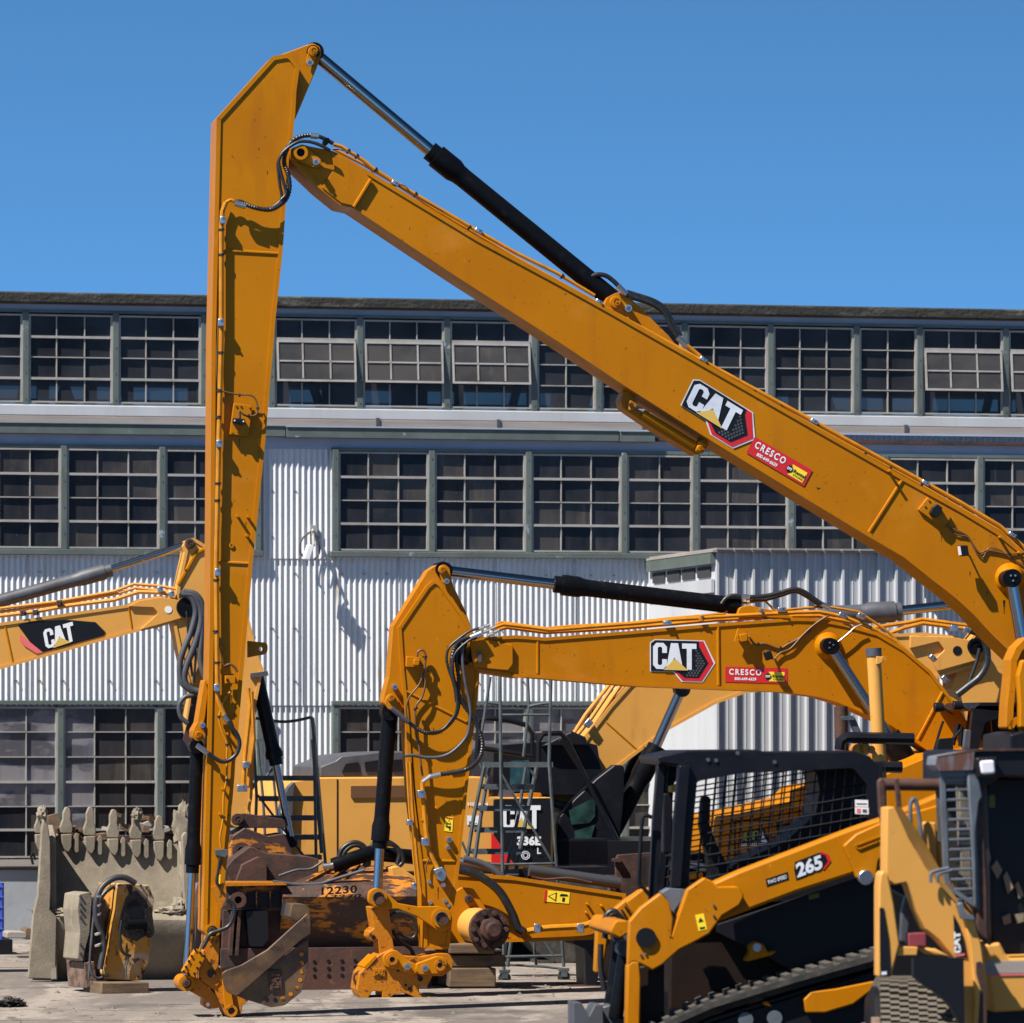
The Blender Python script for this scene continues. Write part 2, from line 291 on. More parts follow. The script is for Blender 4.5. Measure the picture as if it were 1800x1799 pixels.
# ------------------------------------------------------------------ ground
gr = MB(); gr.add([(-250, -20, -.006), (250, -20, -.006), (250, 43.2, -.006), (-250, 43.2, -.006)], [(0, 1, 2, 3)]); tag(gr.build('unseen_dark_apron', 'dkg'), kind='structure')  # made-up dark ground out of view, added to cut bounced light
gr = MB(); gr.add([(-250, 43.2, 0), (250, 43.2, 0), (250, 480, 0), (-250, 480, 0)], [(0, 1, 2, 3)]); tag(gr.build('ground', 'grd'), kind='structure')
st = MB()
for i in range(600):
    y = random.uniform(40, 60); x = random.uniform(-.105, .11) * y; s = random.choice([.008, .012, .02, .03]) * random.uniform(.6, 1.2); a = random.random() * 3
    c, d = math.cos(a) * s, math.sin(a) * s
    st.add([(x + c, y + d, 0), (x - d, y + c, 0), (x - c, y - d, 0), (x + d, y - c, 0), (x, y, s * .8)], [(0, 1, 4), (1, 2, 4), (2, 3, 4), (3, 0, 4)])
tag(st.build('gravel', 'sto'), 'grey stone chips and grit scattered over the concrete yard', 'gravel', kind='stuff')
ck = MB(); random.seed(21)
for (x0, x1, y, w_) in ((-6, 9, 44.6, .02), (-3, 7, 47.2, .025), (-7, 4, 50.4, .03), (-8, 10, 55.0, .05), (1.5, 6, 45.9, .015), (-6, -1.5, 46.3, .02), (-8, 9, 58.8, .06)):
    n = 60; P_ = []; yy = y
    for i in range(n + 1): yy += random.uniform(-.05, .05); P_.append((x0 + (x1 - x0) * i / n, yy + (x0 + (x1 - x0) * i / n) * .12))
    for (a, b), (c, d) in zip(P_, P_[1:]): ck.add([(a, b, .003), (c, d, .003), (c, d + w_, .003), (a, b + w_, .003)], [(0, 1, 2, 3)])
tag(ck.build('ground_cracks', 'trk'), kind='structure')
# ------------------------------------------------------------------ warehouse
B = Frame(900, 63, 12.4)
wh = thing('warehouse', B, 'long white corrugated metal warehouse with rows of many-paned steel windows', 'building')
U = lambda x, y=900, off=0.: B.L(x, y, off).x
Z = lambda x, y, off=0.: B.L(x, y, off).z
UL, UR = U(-900), U(3000)
def corr(u0, u1, z0, z1, off, pitch=.0675, amp=.0112, mb=None, seg=8):
    b = mb or MB(); n = int((u1 - u0) / pitch * seg); vs = []
    for i in range(n + 1):
        u = u0 + (u1 - u0) * i / n; y = off + amp * math.cos(2 * math.pi * u / pitch); vs += [(u, y, z0), (u, y, z1)]
    return b.add(vs, [(2 * i, 2 * i + 2, 2 * i + 3, 2 * i + 1) for i in range(n)])
zb = Z(900, 1514)                 # top of concrete base
zg = Z(900, 772)                  # gutter bottom
zm = Z(520, 978)                  # sheet lap
zl = Z(520, 1236)
c = MB(); corr(UL, UR, zb - .02, zl - .0, .03, mb=c); corr(UL, UR, zl - .03, zm, .012, mb=c); corr(UL, UR, zm - .03, zg + .1, -.006, mb=c)
for i in range(260):              # fixing screws
    pass
c.build('corrugated_siding', 'cur', wh)
s = MB()
for zz, k in ((zl + .25, 0), (zm - .2, 1), (zm + .22, 0), (zm + .75, 1), (Z(520, 1105), 1)):
    u = UL
    while u < UR: s.tube([(u, -.022, zz), (u, .02, zz)], .007, 6); u += .0675 * 4 * random.choice([1, 1, 2])
s.build('siding_screw', 'stl', wh)['kind'] = 'stuff'
s = MB()
for x in (-260, -90, 45, 210, 530, 700, 868, 1010): u = U(x); s.box(u, u + .003, -.012, .0, zl, zm - .02)
s.build('sheet_seam', 'fas', wh)['kind'] = 'stuff'
MB().box(UL, UR, .0, .4, -.05, zb - .03).build('concrete_base', 'con', wh)
MB().box(UL, UR, -.06, .4, zb - .03, zb + .05).build('concrete_ledge', 'brd', wh)
pipe(B, [(-900, 1526), (150, 1528), (420, 1530), (900, 1531)], -.04, .012, sm=False).build('cable', 'hose', wh)
# lean-to fascia, gutter, boards under the clerestory
z1, z2, z3, z4, z5 = Z(900, 775), Z(900, 758), Z(900, 754), Z(900, 742), Z(900, 723)
zc0, zc1 = Z(700, 720), Z(700, 562)      # clerestory windows
MB().box(UL, UR, -.02, .35, Z(900, 794), z1 + .01).build('shaded_wall_strip', 'fas', wh)  # grey strip stands in for the gutter's shade on the wall
gt = MB()
for (a, b_, o, dz) in ((-900, 500, -.125, .01), (500, 1085, -.132, 0), (1085, 1148, -.145, -.005)):
    gt.box(U(a), U(b_) - .01, o, -.02, z1 + dz, z2 + dz)
    gt.box(U(a), U(b_) - .01, o - .015, o + .01, z2 + dz, z2 + dz + .012)
gt.build('gutter', 'grf', wh, bev=.004)
rg = MB(); rg.box(U(1150), UR, -.11, -.02, z1 + .01, z1 + .05); rg.build('rusty_gutter_edge', 'rst', wh)
MB().box(UL, UR, -.12, .3, z2 - .002, z3).build('gutter_board', 'fas', wh)
MB().box(UL, UR, -.105, .3, z3, z4 - .005).build('bare_board', 'brd', wh, bev=.004)
MB().box(UL, UR, -.09, .3, z4, z5 - .003).build('white_flashing', 'anx', wh, bev=.01)
s = MB()
for x in (658, 870, 1125, 1300, 1585): u = U(x); s.box(u, u + .04, -.12, -.10, z3 + .01, z4 + .02)
s.build('bracket', 'gry', wh)
# clerestory top
zt = Z(900, 530); MB().box(UL, UR, -.16, 14.3, zt - .13, zt).build('roof_edge', 'rof', wh, bev=.02)
MB().box(UL, UR, -.03, .2, zc1 + .02, zt - .13).build('eaves_fascia', 'fas', wh)
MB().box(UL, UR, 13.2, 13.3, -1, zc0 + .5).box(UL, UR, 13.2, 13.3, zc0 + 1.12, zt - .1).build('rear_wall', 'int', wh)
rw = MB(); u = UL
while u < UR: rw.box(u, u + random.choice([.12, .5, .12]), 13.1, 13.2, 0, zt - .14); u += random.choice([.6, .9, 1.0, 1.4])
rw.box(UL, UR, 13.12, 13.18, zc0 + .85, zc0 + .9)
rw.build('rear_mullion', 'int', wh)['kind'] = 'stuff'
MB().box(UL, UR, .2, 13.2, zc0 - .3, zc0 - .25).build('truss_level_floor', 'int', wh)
tr_ = MB(); u = UL + .3
while u < UR:
    for yy in (4.5, 9): tr_.tube([(u, yy, zc0 - .3), (u + .35, yy, zt - .15)], .06, 4); tr_.tube([(u + 1.2, yy, zc0 - .3), (u + .7, yy, zt - .15)], .06, 4); tr_.box(u + .45, u + .6, yy, yy + .15, zc0 - .3, zt)
    u += random.choice([2.4, 3.1, 4.2])
tr_.build('roof_truss', 'int', wh)
def window(u0, u1, zz, cols, glass='gd', opened=None, off=-.068, pale=(), dbl=()):
    """zz: heights from top to bottom of the pane rows; opened = (row_top, row_bottom) of the awning sash"""
    fr = MB(); e = .024; d0 = off
    fr.box(u0, u0 + e, d0, d0 + .09, zz[-1], zz[0]); fr.box(u1 - e, u1, d0, d0 + .09, zz[-1], zz[0])
    fr.box(u0 + e, u1 - e, d0 + .002, d0 + .09, zz[0] - e * .8, zz[0]); fr.box(u0 + e, u1 - e, d0 + .002, d0 + .09, zz[-1], zz[-1] + e * .8)
    f = fr.build('window', 'mun', wh); mu = MB(); gs = MB(); pg = MB(); g2 = MB(); cw = (u1 - u0) / cols
    for r in range(len(zz) - 1):
        if opened and opened[0] <= r < opened[1]: continue
        if r and not (opened and r == opened[1]): h = .014 if r in dbl else .006; mu.box(u0 + e, u1 - e, d0 + (.0 if r in dbl else .012), d0 + .05, zz[r] - h, zz[r] + h)
        for k in range(cols):
            a, b_ = u0 + k * cw, u0 + (k + 1) * cw
            if k: mu.box(a - .006, a + .006, d0 + .015, d0 + .05, zz[r + 1] + .012, zz[r] - .012)
            y = d0 + .04 + random.uniform(0, .004); tz = random.uniform(-.007, .007)
            (pg if (r, k) in pale else g2 if glass == 'gd' and random.random() < .4 else gs).add([(a, y, zz[r + 1]), (b_, y + tz, zz[r + 1]), (b_, y + tz, zz[r]), (a, y, zz[r])], [(0, 1, 2, 3)])
    if opened:
        za, zb_ = zz[opened[0]], zz[opened[1]]; H = za - zb_; an = math.radians(7)
        S = bpy.data.objects.new('sash', None)
        def w3(u, q, o=0): return (u, d0 - q * math.sin(an) - o * math.cos(an), za - q * math.cos(an) + .0 * o)
        sm_ = MB()
        def bar(ua, ub, qa, qb):
            vs = [w3(u, q, o) for u in (ua, ub) for o in (0, .022) for q in (qa, qb)]
            sm_.add(vs, [(0, 1, 3, 2), (4, 6, 7, 5), (0, 4, 5, 1), (2, 3, 7, 6), (0, 2, 6, 4), (1, 5, 7, 3)])
        bar(u0 + .02, u0 + .042, 0, H); bar(u1 - .042, u1 - .02, 0, H); bar(u0 + .042, u1 - .042, 0, .02); bar(u0 + .042, u1 - .042, H - .024, H)
        for k in range(1, cols): bar(u0 + k * cw - .009, u0 + k * cw + .009, .03, H - .035)
        bar(u0 + .05, u1 - .05, H / 2 - .009, H / 2 + .009)
        so_ = sm_.build('awning_sash', 'mun', f); pa = MB()
        pa.add([w3(u0 + .03, .02, .01), w3(u1 - .03, .02, .01), w3(u1 - .03, H - .02, .01), w3(u0 + .03, H - .02, .01)], [(0, 1, 2, 3)])
        pa.build('sash_pane', 'gs', f)
        mu.box(u0 + e, u1 - e, d0 - .01, d0 + .05, za - .0, za + .035)
        MB().tube([(u1 - .3, d0 + .03, zb_ + .05), (u1 - .3, d0 - H * math.sin(an), za - H * math.cos(an) + .05)], .008, 6).build('stay_bar', 'stl', f)
    mu.build('muntin', 'mun', f)
    if gs.f: gs.build('pane', glass, f)
    if pg.f: pg.build('sunlit_pane', 'gp', f)  # pale colour stands in for a sunlit interior
    if g2.f: g2.build('smoky_pane', 'gd2', f)
    return f
Mt['gs'] = mat('sooty_sash_glass', (.065, .058, .052), .3, 0, [((1, 1, 2), (.035, .032, .032), .4, .65), ((8, 8, 2), (.10, .088, .072), .6, .8)], spec=.3)
def mull(u, z0, z1, wd=.035, off=-.085):
    b = MB().box(u - wd, u + wd, off, off + .12, z0, z1)
    o = b.build('mullion', 'grf', wh, bev=.004); q = MB(); zz = z1 - .1
    while zz > z0: q.tube([(u, off - .006, zz), (u, off + .01, zz)], .007, 6); zz -= .3
    q.build('bolt', 'gry', o)
# upper row
zu = [Z(700, y) for y in (564, 603, 638, 675, 717)]
H1 = .034
def row(xs, y, zz, cols, glass, opens=(), pales={}, dbl=(), off=-.068):
    us = [U(x, y) for x in xs]
    for u in us: mull(u, zz[-1] - .03, zz[0] + .03)
    for i, cn in enumerate(cols): window(us[i] + H1, us[i + 1] - H1, zz, cn, glass, (1, 3) if i in opens else None, off, pales.get(i, ()), dbl)
row([-420, -267, -114, 44, 202, 357], 640, zu, [3, 3, 3, 3, 3], 'gc', dbl=(1, 3))
row([476, 631, 784, 937, 1050, 1201, 1352, 1503, 1614, 1765, 1916, 2067], 640, zu, [3, 3, 3, 2, 3, 3, 3, 2, 3, 3, 3], 'gc', opens=(0, 1, 2, 8, 9))
s = MB(); s.box(UL, UR, -.06, .15, zu[0] + .02, zu[0] + .055).box(UL, UR, -.07, .15, zu[-1] - .05, zu[-1] - .01).build('window_rail', 'grf', wh)
MB().box(U(362), U(476) - .04, -.03, .1, zu[-1] - .05, zu[0] + .02).build('wall_panel', 'cur', wh)
# middle row
zq = [Z(700, y) for y in (796, 840, 881, 922, 969)]
row([-408, -235, -62, 111, 284, 452], 880, zq, [3, 3, 3, 3, 3], 'gd', dbl=(1, 3))
row([588, 757, 927, 1095, 1220, 1388, 1554, 1720, 1835, 2003], 880, zq, [3, 3, 3, 2, 3, 3, 3, 2, 3], 'gd', dbl=(1, 3))
for a, b_ in ((-408, 452), (588, 2003)):
    MB().box(U(a) - .04, U(b_) + .04, -.07, .0, zq[0] + .01, zq[0] + .05).build('window_head', 'grf', wh)
    MB().box(U(a) - .06, U(b_) + .06, -.088, .0, zq[-1] - .075, zq[-1] - .01).build('window_sill', 'grf', wh, bev=.005)
# lower row
zw = [Z(60, y) for y in (1243, 1287, 1331, 1375, 1418, 1459, 1508)]
pa1 = {(r, k) for r in range(4) for k in range(3)}; pa2 = {(r, 0) for r in range(5)}
row([-420, -245, -70, 105, 280, 455], 1380, zw, [3, 3, 3, 3, 3], 'gd', pales={1: pa1, 2: pa1, 3: pa2}, dbl=(3, 5))
row([588, 757, 927, 1095, 1262], 1380, zw, [3, 3, 3, 3], 'gd', dbl=(3, 5), pales={1: {(0, 1), (1, 0), (1, 1), (0, 2), (1, 2)}, 2: {(0, 0), (0, 1), (1, 1), (1, 2), (1, 0)}, 3: {(0, 0), (1, 0), (1, 1)}})
for a, b_ in ((-420, 455), (588, 1262)):
    MB().box(U(a) - .04, U(b_) + .04, -.10, .0, zw[0] + .025, zw[0] + .075).build('window_head', 'grf', wh, bev=.005)
# annex -----------------------------------------------------------------
ua = U(1140); lo, hi = 0., 8.
for _ in range(50):
    m_ = (lo + hi) / 2
    if B.L(1257, 1100, -m_).x < ua: hi = m_
    else: lo = m_
# nearer offsets shift the column left-to-right; search for the depth of the front corner
D = min((abs(B.L(1257, 1100, -q / 100).x - ua), q / 100) for q in range(0, 900))[1]
ue = B.L(1607, 1100, -D).x; zA = B.L(1257, 971, -D).z
an = bpy.data.objects.new('metal_annex', None); sc.collection.objects.link(an); an.location = wh.location; an.rotation_euler = wh.rotation_euler
tag(an, 'low white ribbed metal annex standing out from the warehouse wall behind the booms', 'building')
f = MB(); n = 0; u = ua; prof = []
while u < ue:
    prof += [(u, 0), (u + .010, -.045), (u + .035, -.045), (u + .047, 0), (u + .095, 0), (u + .1, -.006), (u + .11, 0), (u + .14, 0), (u + .145, -.006), (u + .155, 0)]; u += .2075
prof.append((ue, 0)); vs = []
for (a, y) in prof: vs += [(a, -D + y, 0), (a, -D + y, zA)]
f.add(vs, [(2 * i, 2 * i + 2, 2 * i + 3, 2 * i + 1) for i in range(len(prof) - 1)]); f.build('ribbed_front', 'anx', an)
f = MB(); vs = []; n = int(D / .0675 * 8)
for i in range(n + 1): y = -D * i / n; x = ua + .008 * math.cos(2 * math.pi * y / .0675); vs += [(x, y, 0), (x, y, zA)]
f.add(vs, [(2 * i, 2 * i + 2, 2 * i + 3, 2 * i + 1) for i in range(n)]); f.build('side_wall', 'anx', an)
f = MB(); f.box(ue - .01, ue, -D, 0, 0, zA); f.build('far_side_wall', 'cur', an)
f = MB(); f.box(ua - .06, ua - .0, -D - .02, -.12, zA - .13, zA - .01); f.build('side_fascia', 'grf', an)
f = MB()
for i in range(4): a = -D + .15 + i * (D - .3) / 4; f.box(ua - .02, ua + .0, a, a + (D - .3) / 4 - .12, zA - .27, zA - .15)
f.build('vent_slot', 'int', an)
f = MB(); f.box(ua - .045, ua - .01, -D - .01, -.12, zA - .45, zA - .3); f.build('side_batten', 'anx', an)
f = MB(); f.box(ua - .05, ue + .04, -D - .1, -.02, zA, zA + .025)
u = ua
while u < ue: f.box(u - .01, u + .175, -D - .12, -.02, zA + .025, zA + .045); u += .2075
f.build('annex_roof', 'brd', an)
hd = MB(); q = B.L(1622, 1018, 0); hd.box(q.x - .1, q.x + .12, -.35, -.02, q.z - .03, q.z + .12); hd.build('vent_hood', 'gry', wh)
# flood light on the siding
fx = Frame(545, 62, 12.4); q0 = B.L(549, 930, -.02)
ft = bpy.data.objects.new('flood_light', None); sc.collection.objects.link(ft); ft.location = wh.location; ft.rotation_euler = wh.rotation_euler
tag(ft, 'small cream box flood light on a looped cable fixed to the corrugated wall', 'light')
b = MB(); b.box(q0.x - .03, q0.x + .05, -.06, -.0, q0.z - .04, q0.z + .04); b.tube([(q0.x, -.04, q0.z), (q0.x - .02, -.22, q0.z - .2)], .018); b.build('bracket', 'mun', ft)
b = pipe(B, [(547, 934), (531, 948), (527, 968), (534, 980)], -.12, .011); pipe(B, [(549, 934), (560, 952), (561, 972), (552, 984)], -.1, .011, mb=b); b.build('cable', 'gry', ft)
p = px(B, [(541, 957), (551, 960), (543, 985), (533, 983)], -.3); MB().prism(p, -.36, -.22).build('lamp_housing', 'wht', ft, bev=.008)
# ------------------------------------------------------------------ shared excavator pieces
def pin(fr, c, r, y0, parent, name='pin', m='yel', rings=True):
    o = dsc(fr, c, r, y0 - .03, y0 + .02).build(name, m, parent, bev=.004); q = fr.L(c[0], c[1], y0)
    if rings: MB().annulus((q.x, q.z), r * .62, r * .5, y0 - .036, y0 - .03).disc((q.x, q.z), r * .22, y0 - .036, y0 - .03).build('pin_ring', m, o)
    return o
def bolt(fr, c, r, y0, parent, ln=.05):
    q = fr.L(c[0], c[1], y0); o = MB().disc((q.x, q.z), r, y0 - ln, y0 + .01, 16).build('bolt', 'zin', parent); MB().disc((q.x, q.z), r * .6, y0 - ln - .015, y0 - ln, 6).build('bolt_head', 'stl', o); return o
def stud(fr, c, y0, parent, m='yel', ln=.05, r=.012):
    q = fr.L(c[0], c[1], y0); return MB().disc((q.x, q.z), r, y0 - ln, y0 + .01, 10).build('threaded_stud', m, parent)
def clamp(fr, c, w_, h, y0, parent, ang=0, m='zin'):
    a = math.radians(ang); ca, sa = math.cos(a), math.sin(a); R = lambda x, y: (c[0] + x * ca - y * sa, c[1] + x * sa + y * ca)
    b = plate(fr, [R(-w_, -h), R(w_, -h), R(w_, h), R(-w_, h)], y0 - .06, y0 - .0)
    o = b.build('pipe_clamp', m, parent, bev=.006); q = R(w_ * .3, -h * .4); bolt_ = dsc(fr, q, .01, y0 - .075, y0 - .055, n=8).build('clamp_bolt', 'stl', o); return o
def hcyl(fr, a, b, c, rb, rr, parent, bm='blk', rm='chr', off=0., gland=.3, eye=None, gk=1.25, name='hydraulic_cylinder'):
    """barrel from a to b, chrome rod from b to c (pixels)"""
    A, Bq, Cq = fr.L(*a, off), fr.L(*b, off), fr.L(*c, off); d = (A - Bq).normalized()
    o = MB().tube([A, A + (Bq - A) * .04, Bq + d * gland, Bq + d * gland], rb, 28).build(name, bm, parent)
    MB().tube([Bq + d * (gland + .1), Bq + d * (gland + .05), Bq + d * gland, Bq + d * .07, Bq + d * .068, Bq], [rb, rb * 1.04, rb * gk, rb * gk, rb * 1.0, rb * 1.0], 28).build('gland', bm, o)
    MB().tube([Bq + d * .15, Cq], rr, 28).build('piston_rod', rm, o)
    e = MB()
    for P in (Cq,) + ((A,) if eye else ()): e.disc((P.x, P.z), rr * 1.5, off - rr * 1.3, off + rr * 1.3)
    e.build('rod_eye', bm, o); return o
def hose(fr, pts, off, r, parent, rib=None, m='hose', name='hose'): return pipe(fr, pts, off, r, 10, True, rib, k=8).build(name, m, parent)
def ties(fr, pts, off, r, parent):
    b = MB()
    for (x, y, ang) in pts:
        q = fr.L(x, y, off); a = math.radians(ang); d = Vector((math.cos(a), 0, -math.sin(a))) * .008; b.tube([q - d, q + d], r, 8)
    return b.build('cable_tie', 'hose', parent)
def weld(fr, a, b, y0, parent, r=.011):
    P = [fr.L(*a, y0), fr.L(*b, y0)]; return MB().tube(P, r, 6).build('weld_seam', 'yel', parent)
def triangle_sticker(d, parent, name='warning_sticker'):
    o = d.poly([(0, 0), (1, 0), (1, 1), (0, 1)], 0).build(name, 'sun', parent); return o
def cresco(fr, o, ux, uy, off, parent):
    d = Decal(fr, o, ux, uy, off); r = d.poly([(0, 0), (1, 0), (1, 1), (0, 1)], 0).build('rental_sticker', 'red', parent)
    d.text('CRESCO', .06, .47, .58, .87, 1, off=.03, sp_=1.35).build('sticker_lettering', 'wht', r); d.text('800-649-6629', .15, .13, .5, .33, 1, off=.03).build('sticker_lettering', 'wht', r)
    d.poly([(.70, .12), (.955, .12), (.955, .74), (.70, .74), (.74, .43)], 1).build('yellow_field', 'sun', r)
    d.poly([(.69 + .055 * math.cos(k * .4), .43 + .2 * math.sin(k * .4)) for k in range(16)], 2).build('round_badge', 'vbk', r)
    cat_letters(d, 3, .65, .36, .08, .16).build('badge_lettering', 'wht', r); d.text('Rental', .76, .36, .95, .56, 2).build('sticker_lettering', 'vbk', r); d.text('STORE', .77, .2, .94, .3, 2).build('sticker_lettering', 'vbk', r)
    return r
def hexlogo(fr, o, ux, uy, off, parent):
    """current emblem: silver letters, gold peak, black backing and red hexagon. unit = lettering width"""
    d = Decal(fr, o, ux, uy, off); rim = [(-.05, -.08), (.47, -.08), (.66, -.42), (1.1, -.42), (1.37, .28), (1.14, 1.10), (.05, 1.10), (-.05, .98)]
    bk = d.poly([(-.07, -.1), (.46, -.1), (.65, -.47), (1.13, -.47), (1.42, .28), (1.17, 1.13), (.04, 1.13), (-.07, 1.0)], 0).build('emblem', 'slv', parent)
    d.poly([(.49, -.08), (.67, -.43), (1.11, -.43), (1.38, .28), (1.15, 1.1), (.95, 1.1)], 1).build('emblem_hexagon', 'red', bk)
    d.poly([(-.05, -.08), (.55, -.08), (.72, -.3), (1.04, -.3), (1.26, .28), (1.05, .9), (1.04, 1.1), (.05, 1.1), (-.05, .98)], 2).build('emblem_backing', 'vbk', bk)
    hx = MB()
    for i in range(7):
        for j in range(11):
            x = .78 + i * .07 + (.035 if j % 2 else 0); y = -.22 + j * .095
            if x > 1.2 - abs(y - .28) * .32 or (x < .97 and y > -.0): continue
            d.poly([(x + .024 * math.cos(k * 1.047), y + .045 * math.sin(k * 1.047)) for k in range(6)], 3, hx)
    hx.build('honeycomb_print', 'gry', bk)
    cat_letters(d, 4, 0, 0, 1, 1).build('emblem_lettering', 'slv', bk)
    d.poly([(.24, -.03), (.50, .42), (.80, -.03)], 5).build('emblem_peak', 'gld', bk)
    return bk
G_EX = 'hydraulic excavators parked in the yard'
def stain(fr, x, y, w_, h_, y0, parent, m='oil', lean=0):
    L_, R_ = [], []; n = 9
    for i in range(n + 1):
        t_ = i / n; hw = w_ * (.5 + .5 * math.sin(math.pi * min(1, t_ * 1.6 + .15))) * (1 - t_ * .75) * random.uniform(.6, 1.15)
        L_.append((x - hw + lean * t_, y + h_ * t_)); R_.append((x + hw * random.uniform(.6, 1.1) + lean * t_, y + h_ * t_))
    return plate(fr, L_ + R_[::-1], y0 - .0022, y0 + .001).build('grease_stain', m, parent)
# ------------------------------------------------------------------ A: long reach excavator
A = Frame(400, 44.9, 9.7); T = .21
a = thing('excavator', A, 'tallest yellow long-reach excavator, its upright arm standing on a rusty steel thumb', 'excavator', G_EX)
stick = [(381, 208, 3), (479, 99, 10), (509, 94, 14), (527, 118, 14), (521, 160), (519, 200), (515, 240), (508, 280), (502, 366), (497, 441), (484.5, 560), (466, 780), (444, 993), (420, 1270), (401, 1500), (388, 1600, 4), (386, 1640, 8), (357, 1640, 6), (360, 1500), (364, 1345), (369, 1100), (372, 600), (379, 300)]
arm = flanged(A, stick, -T, T, wd=.035, lip=.012).build('arm', 'yel', a)
plate(A, [(484, 100), (538, 80, 6), (550, 76, 8), (563, 83, 8), (565, 96, 5), (556, 122), (518, 212), (505, 205), (500, 140)], -.14, .14, 2).build('head_bracket', 'yel', arm, bev=.006)
dsc(A, (551, 91), .055, -.17, .17).build('head_boss', 'blk', arm)
plate(A, [(545, 82, 7), (558, 84, 7), (556, 100), (551, 117, 6), (537, 114, 6), (540, 98)], -.185, -.165, 3).build('pin_keeper', 'yel', arm, bev=.004)
pin(A, (551, 90), .042, -.19, arm); bolt(A, (543.5, 111.5), .026, -.185, arm)
weld(A, (384, 440), (494, 446), -T + .01, arm); weld(A, (384, 988), (442, 991), -T + .01, arm)
boom = [(511, 262, 6), (530, 254, 10), (546, 258, 6), (582, 265), (600, 272), (639, 295), (842, 418), (980, 492), (1063, 538), (1230, 633), (1424, 744), (1589, 838), (1689, 893), (1755, 933), (1800, 970), (1900, 1050), (2010, 1150), (2110, 1270), (2150, 1360, 10), (2110, 1430, 20), (2040, 1400, 10), (1960, 1300), (1880, 1220), (1800, 1170), (1744, 1116), (1711, 1080), (1678, 1050), (1638, 1019), (1589, 980), (1524, 942), (1400, 867), (1247, 773), (1102, 681), (980, 600), (800, 485), (621, 366), (598, 361), (562, 332), (520, 292, 4), (511, 280, 4)]
bo = flanged(A, boom, -.25, .25, wd=.035, lip=.012).build('boom', 'yel', a)
plate(A, [(582, 268), (600, 275), (639, 298), (650, 314), (622, 362), (600, 357), (566, 330), (588, 296)], -.262, -.215, 1).build('boom_tip_plate', 'yel', bo, bev=.008)
weld(A, (652, 315), (622, 364), -.262, bo, .014); weld(A, (1587, 842), (1526, 938), -.238, bo, .014)
plate(A, [(518, 262, 8), (540, 260, 8), (566, 282, 7), (562, 296, 7), (549, 294), (520, 280, 7)], -.30, -.26, 2).build('pivot_keeper', 'yel', bo, bev=.005)
q = A.L(528, 269, -.30); MB().annulus((q.x, q.z), .06, .035, -.33, -.30).build('pivot_ring', 'yel', bo); MB().disc((q.x, q.z), .035, -.31, -.25).build('pivot_pin', 'blk', bo); bolt(A, (554, 286), .026, -.30, bo)
hcyl(A, (1076, 526), (755, 265), (551, 93), .083, .053, a, off=0, gland=.26, gk=1.22)
plate(A, [(1060, 540), (1068, 523, 6), (1085, 514, 10), (1104, 520, 8), (1175, 590), (1195, 615)], -.15, .15, 1).build('cylinder_bracket', 'yel', bo, bev=.006)
pin(A, (1083, 531), .05, -.155, bo); bolt(A, (1103, 543), .03, -.16, bo)
# stay link under the boom
lk = plate(A, [(1096, 690, 4), (1106, 686), (1120, 706), (1116, 716), (1228, 782), (1236, 770), (1246, 780, 5), (1238, 796, 8), (1225, 800, 8), (1150, 755), (1095, 718, 8), (1091, 704, 5)], -.12, .12, 2).build('stay_link', 'yel', bo, bev=.005)
plate(A, [(1107, 703), (1122, 708), (1116, 720), (1106, 722)], -.2, -.12, 3).build('stay_lug', 'yel', bo, bev=.004); plate(A, [(1229, 774, 3), (1243, 783, 6), (1237, 797, 6), (1222, 794, 5)], -.19, -.11, 2).build('stay_lug', 'yel', bo, bev=.004)
MB().tube([A.L(1130, 727, -.14), A.L(1222, 784, -.14)], .035, 10).build('stay_bar', 'yel', lk); pin(A, (1231, 788), .026, -.2, bo); stud(A, (1109, 712), -.2, bo, 'rst', .03, .018)
# pipes along the boom top
tp = [(586, 254), (600, 258), (640, 283), (655, 296), (690, 318), (760, 360), (842, 408), (905, 444), (980, 481), (1045, 520)]
pipe(A, tp, -.2, .016, sm=False).build('hydraulic_pipe', 'pipe', bo); pipe(A, [(586, 262), (640, 290), (700, 326), (760, 366), (905, 452), (1050, 533)], -.12, .013, sm=False).build('hydraulic_pipe', 'pipe', bo)
pipe(A, [(1050, 533), (1075, 549), (1240, 638), (1424, 738), (1589, 829), (1640, 857), (1690, 885), (1757, 925), (1800, 963), (1900, 1040)], -.19, .02, sm=False).build('hydraulic_pipe', 'pipe', bo)
pipe(A, [(1060, 545), (1110, 568), (1240, 645), (1424, 746), (1589, 836), (1757, 933), (1800, 973)], -.12, .013, sm=False).build('hydraulic_pipe', 'pipe', bo)
pipe(A, [(1207, 607), (1232, 628), (1240, 636)], -.19, .018, sm=False).build('hydraulic_pipe', 'pipe', bo)
for x, y in ((695, 322), (842, 406), (1054, 531), (1237, 632), (1432, 741), (1628, 849), (1780, 940)): clamp(A, (x, y), 7, 3.5, -.19, bo, 30)
ties(A, [(612, 266, 33), (627, 275, 33), (660, 299, 33), (730, 342, 30), (825, 400, 30), (988, 486, 28), (1325, 690, 30), (1372, 716, 30), (1520, 800, 30), (1565, 824, 30), (1620, 853, 30)], -.2, .024, bo)
pipe(A, [(585, 263), (600, 264), (622, 272), (645, 292), (660, 309), (690, 326), (705, 325), (715, 330), (728, 343), (780, 372)], -.23, .005).build('wire_harness', 'brn', bo)
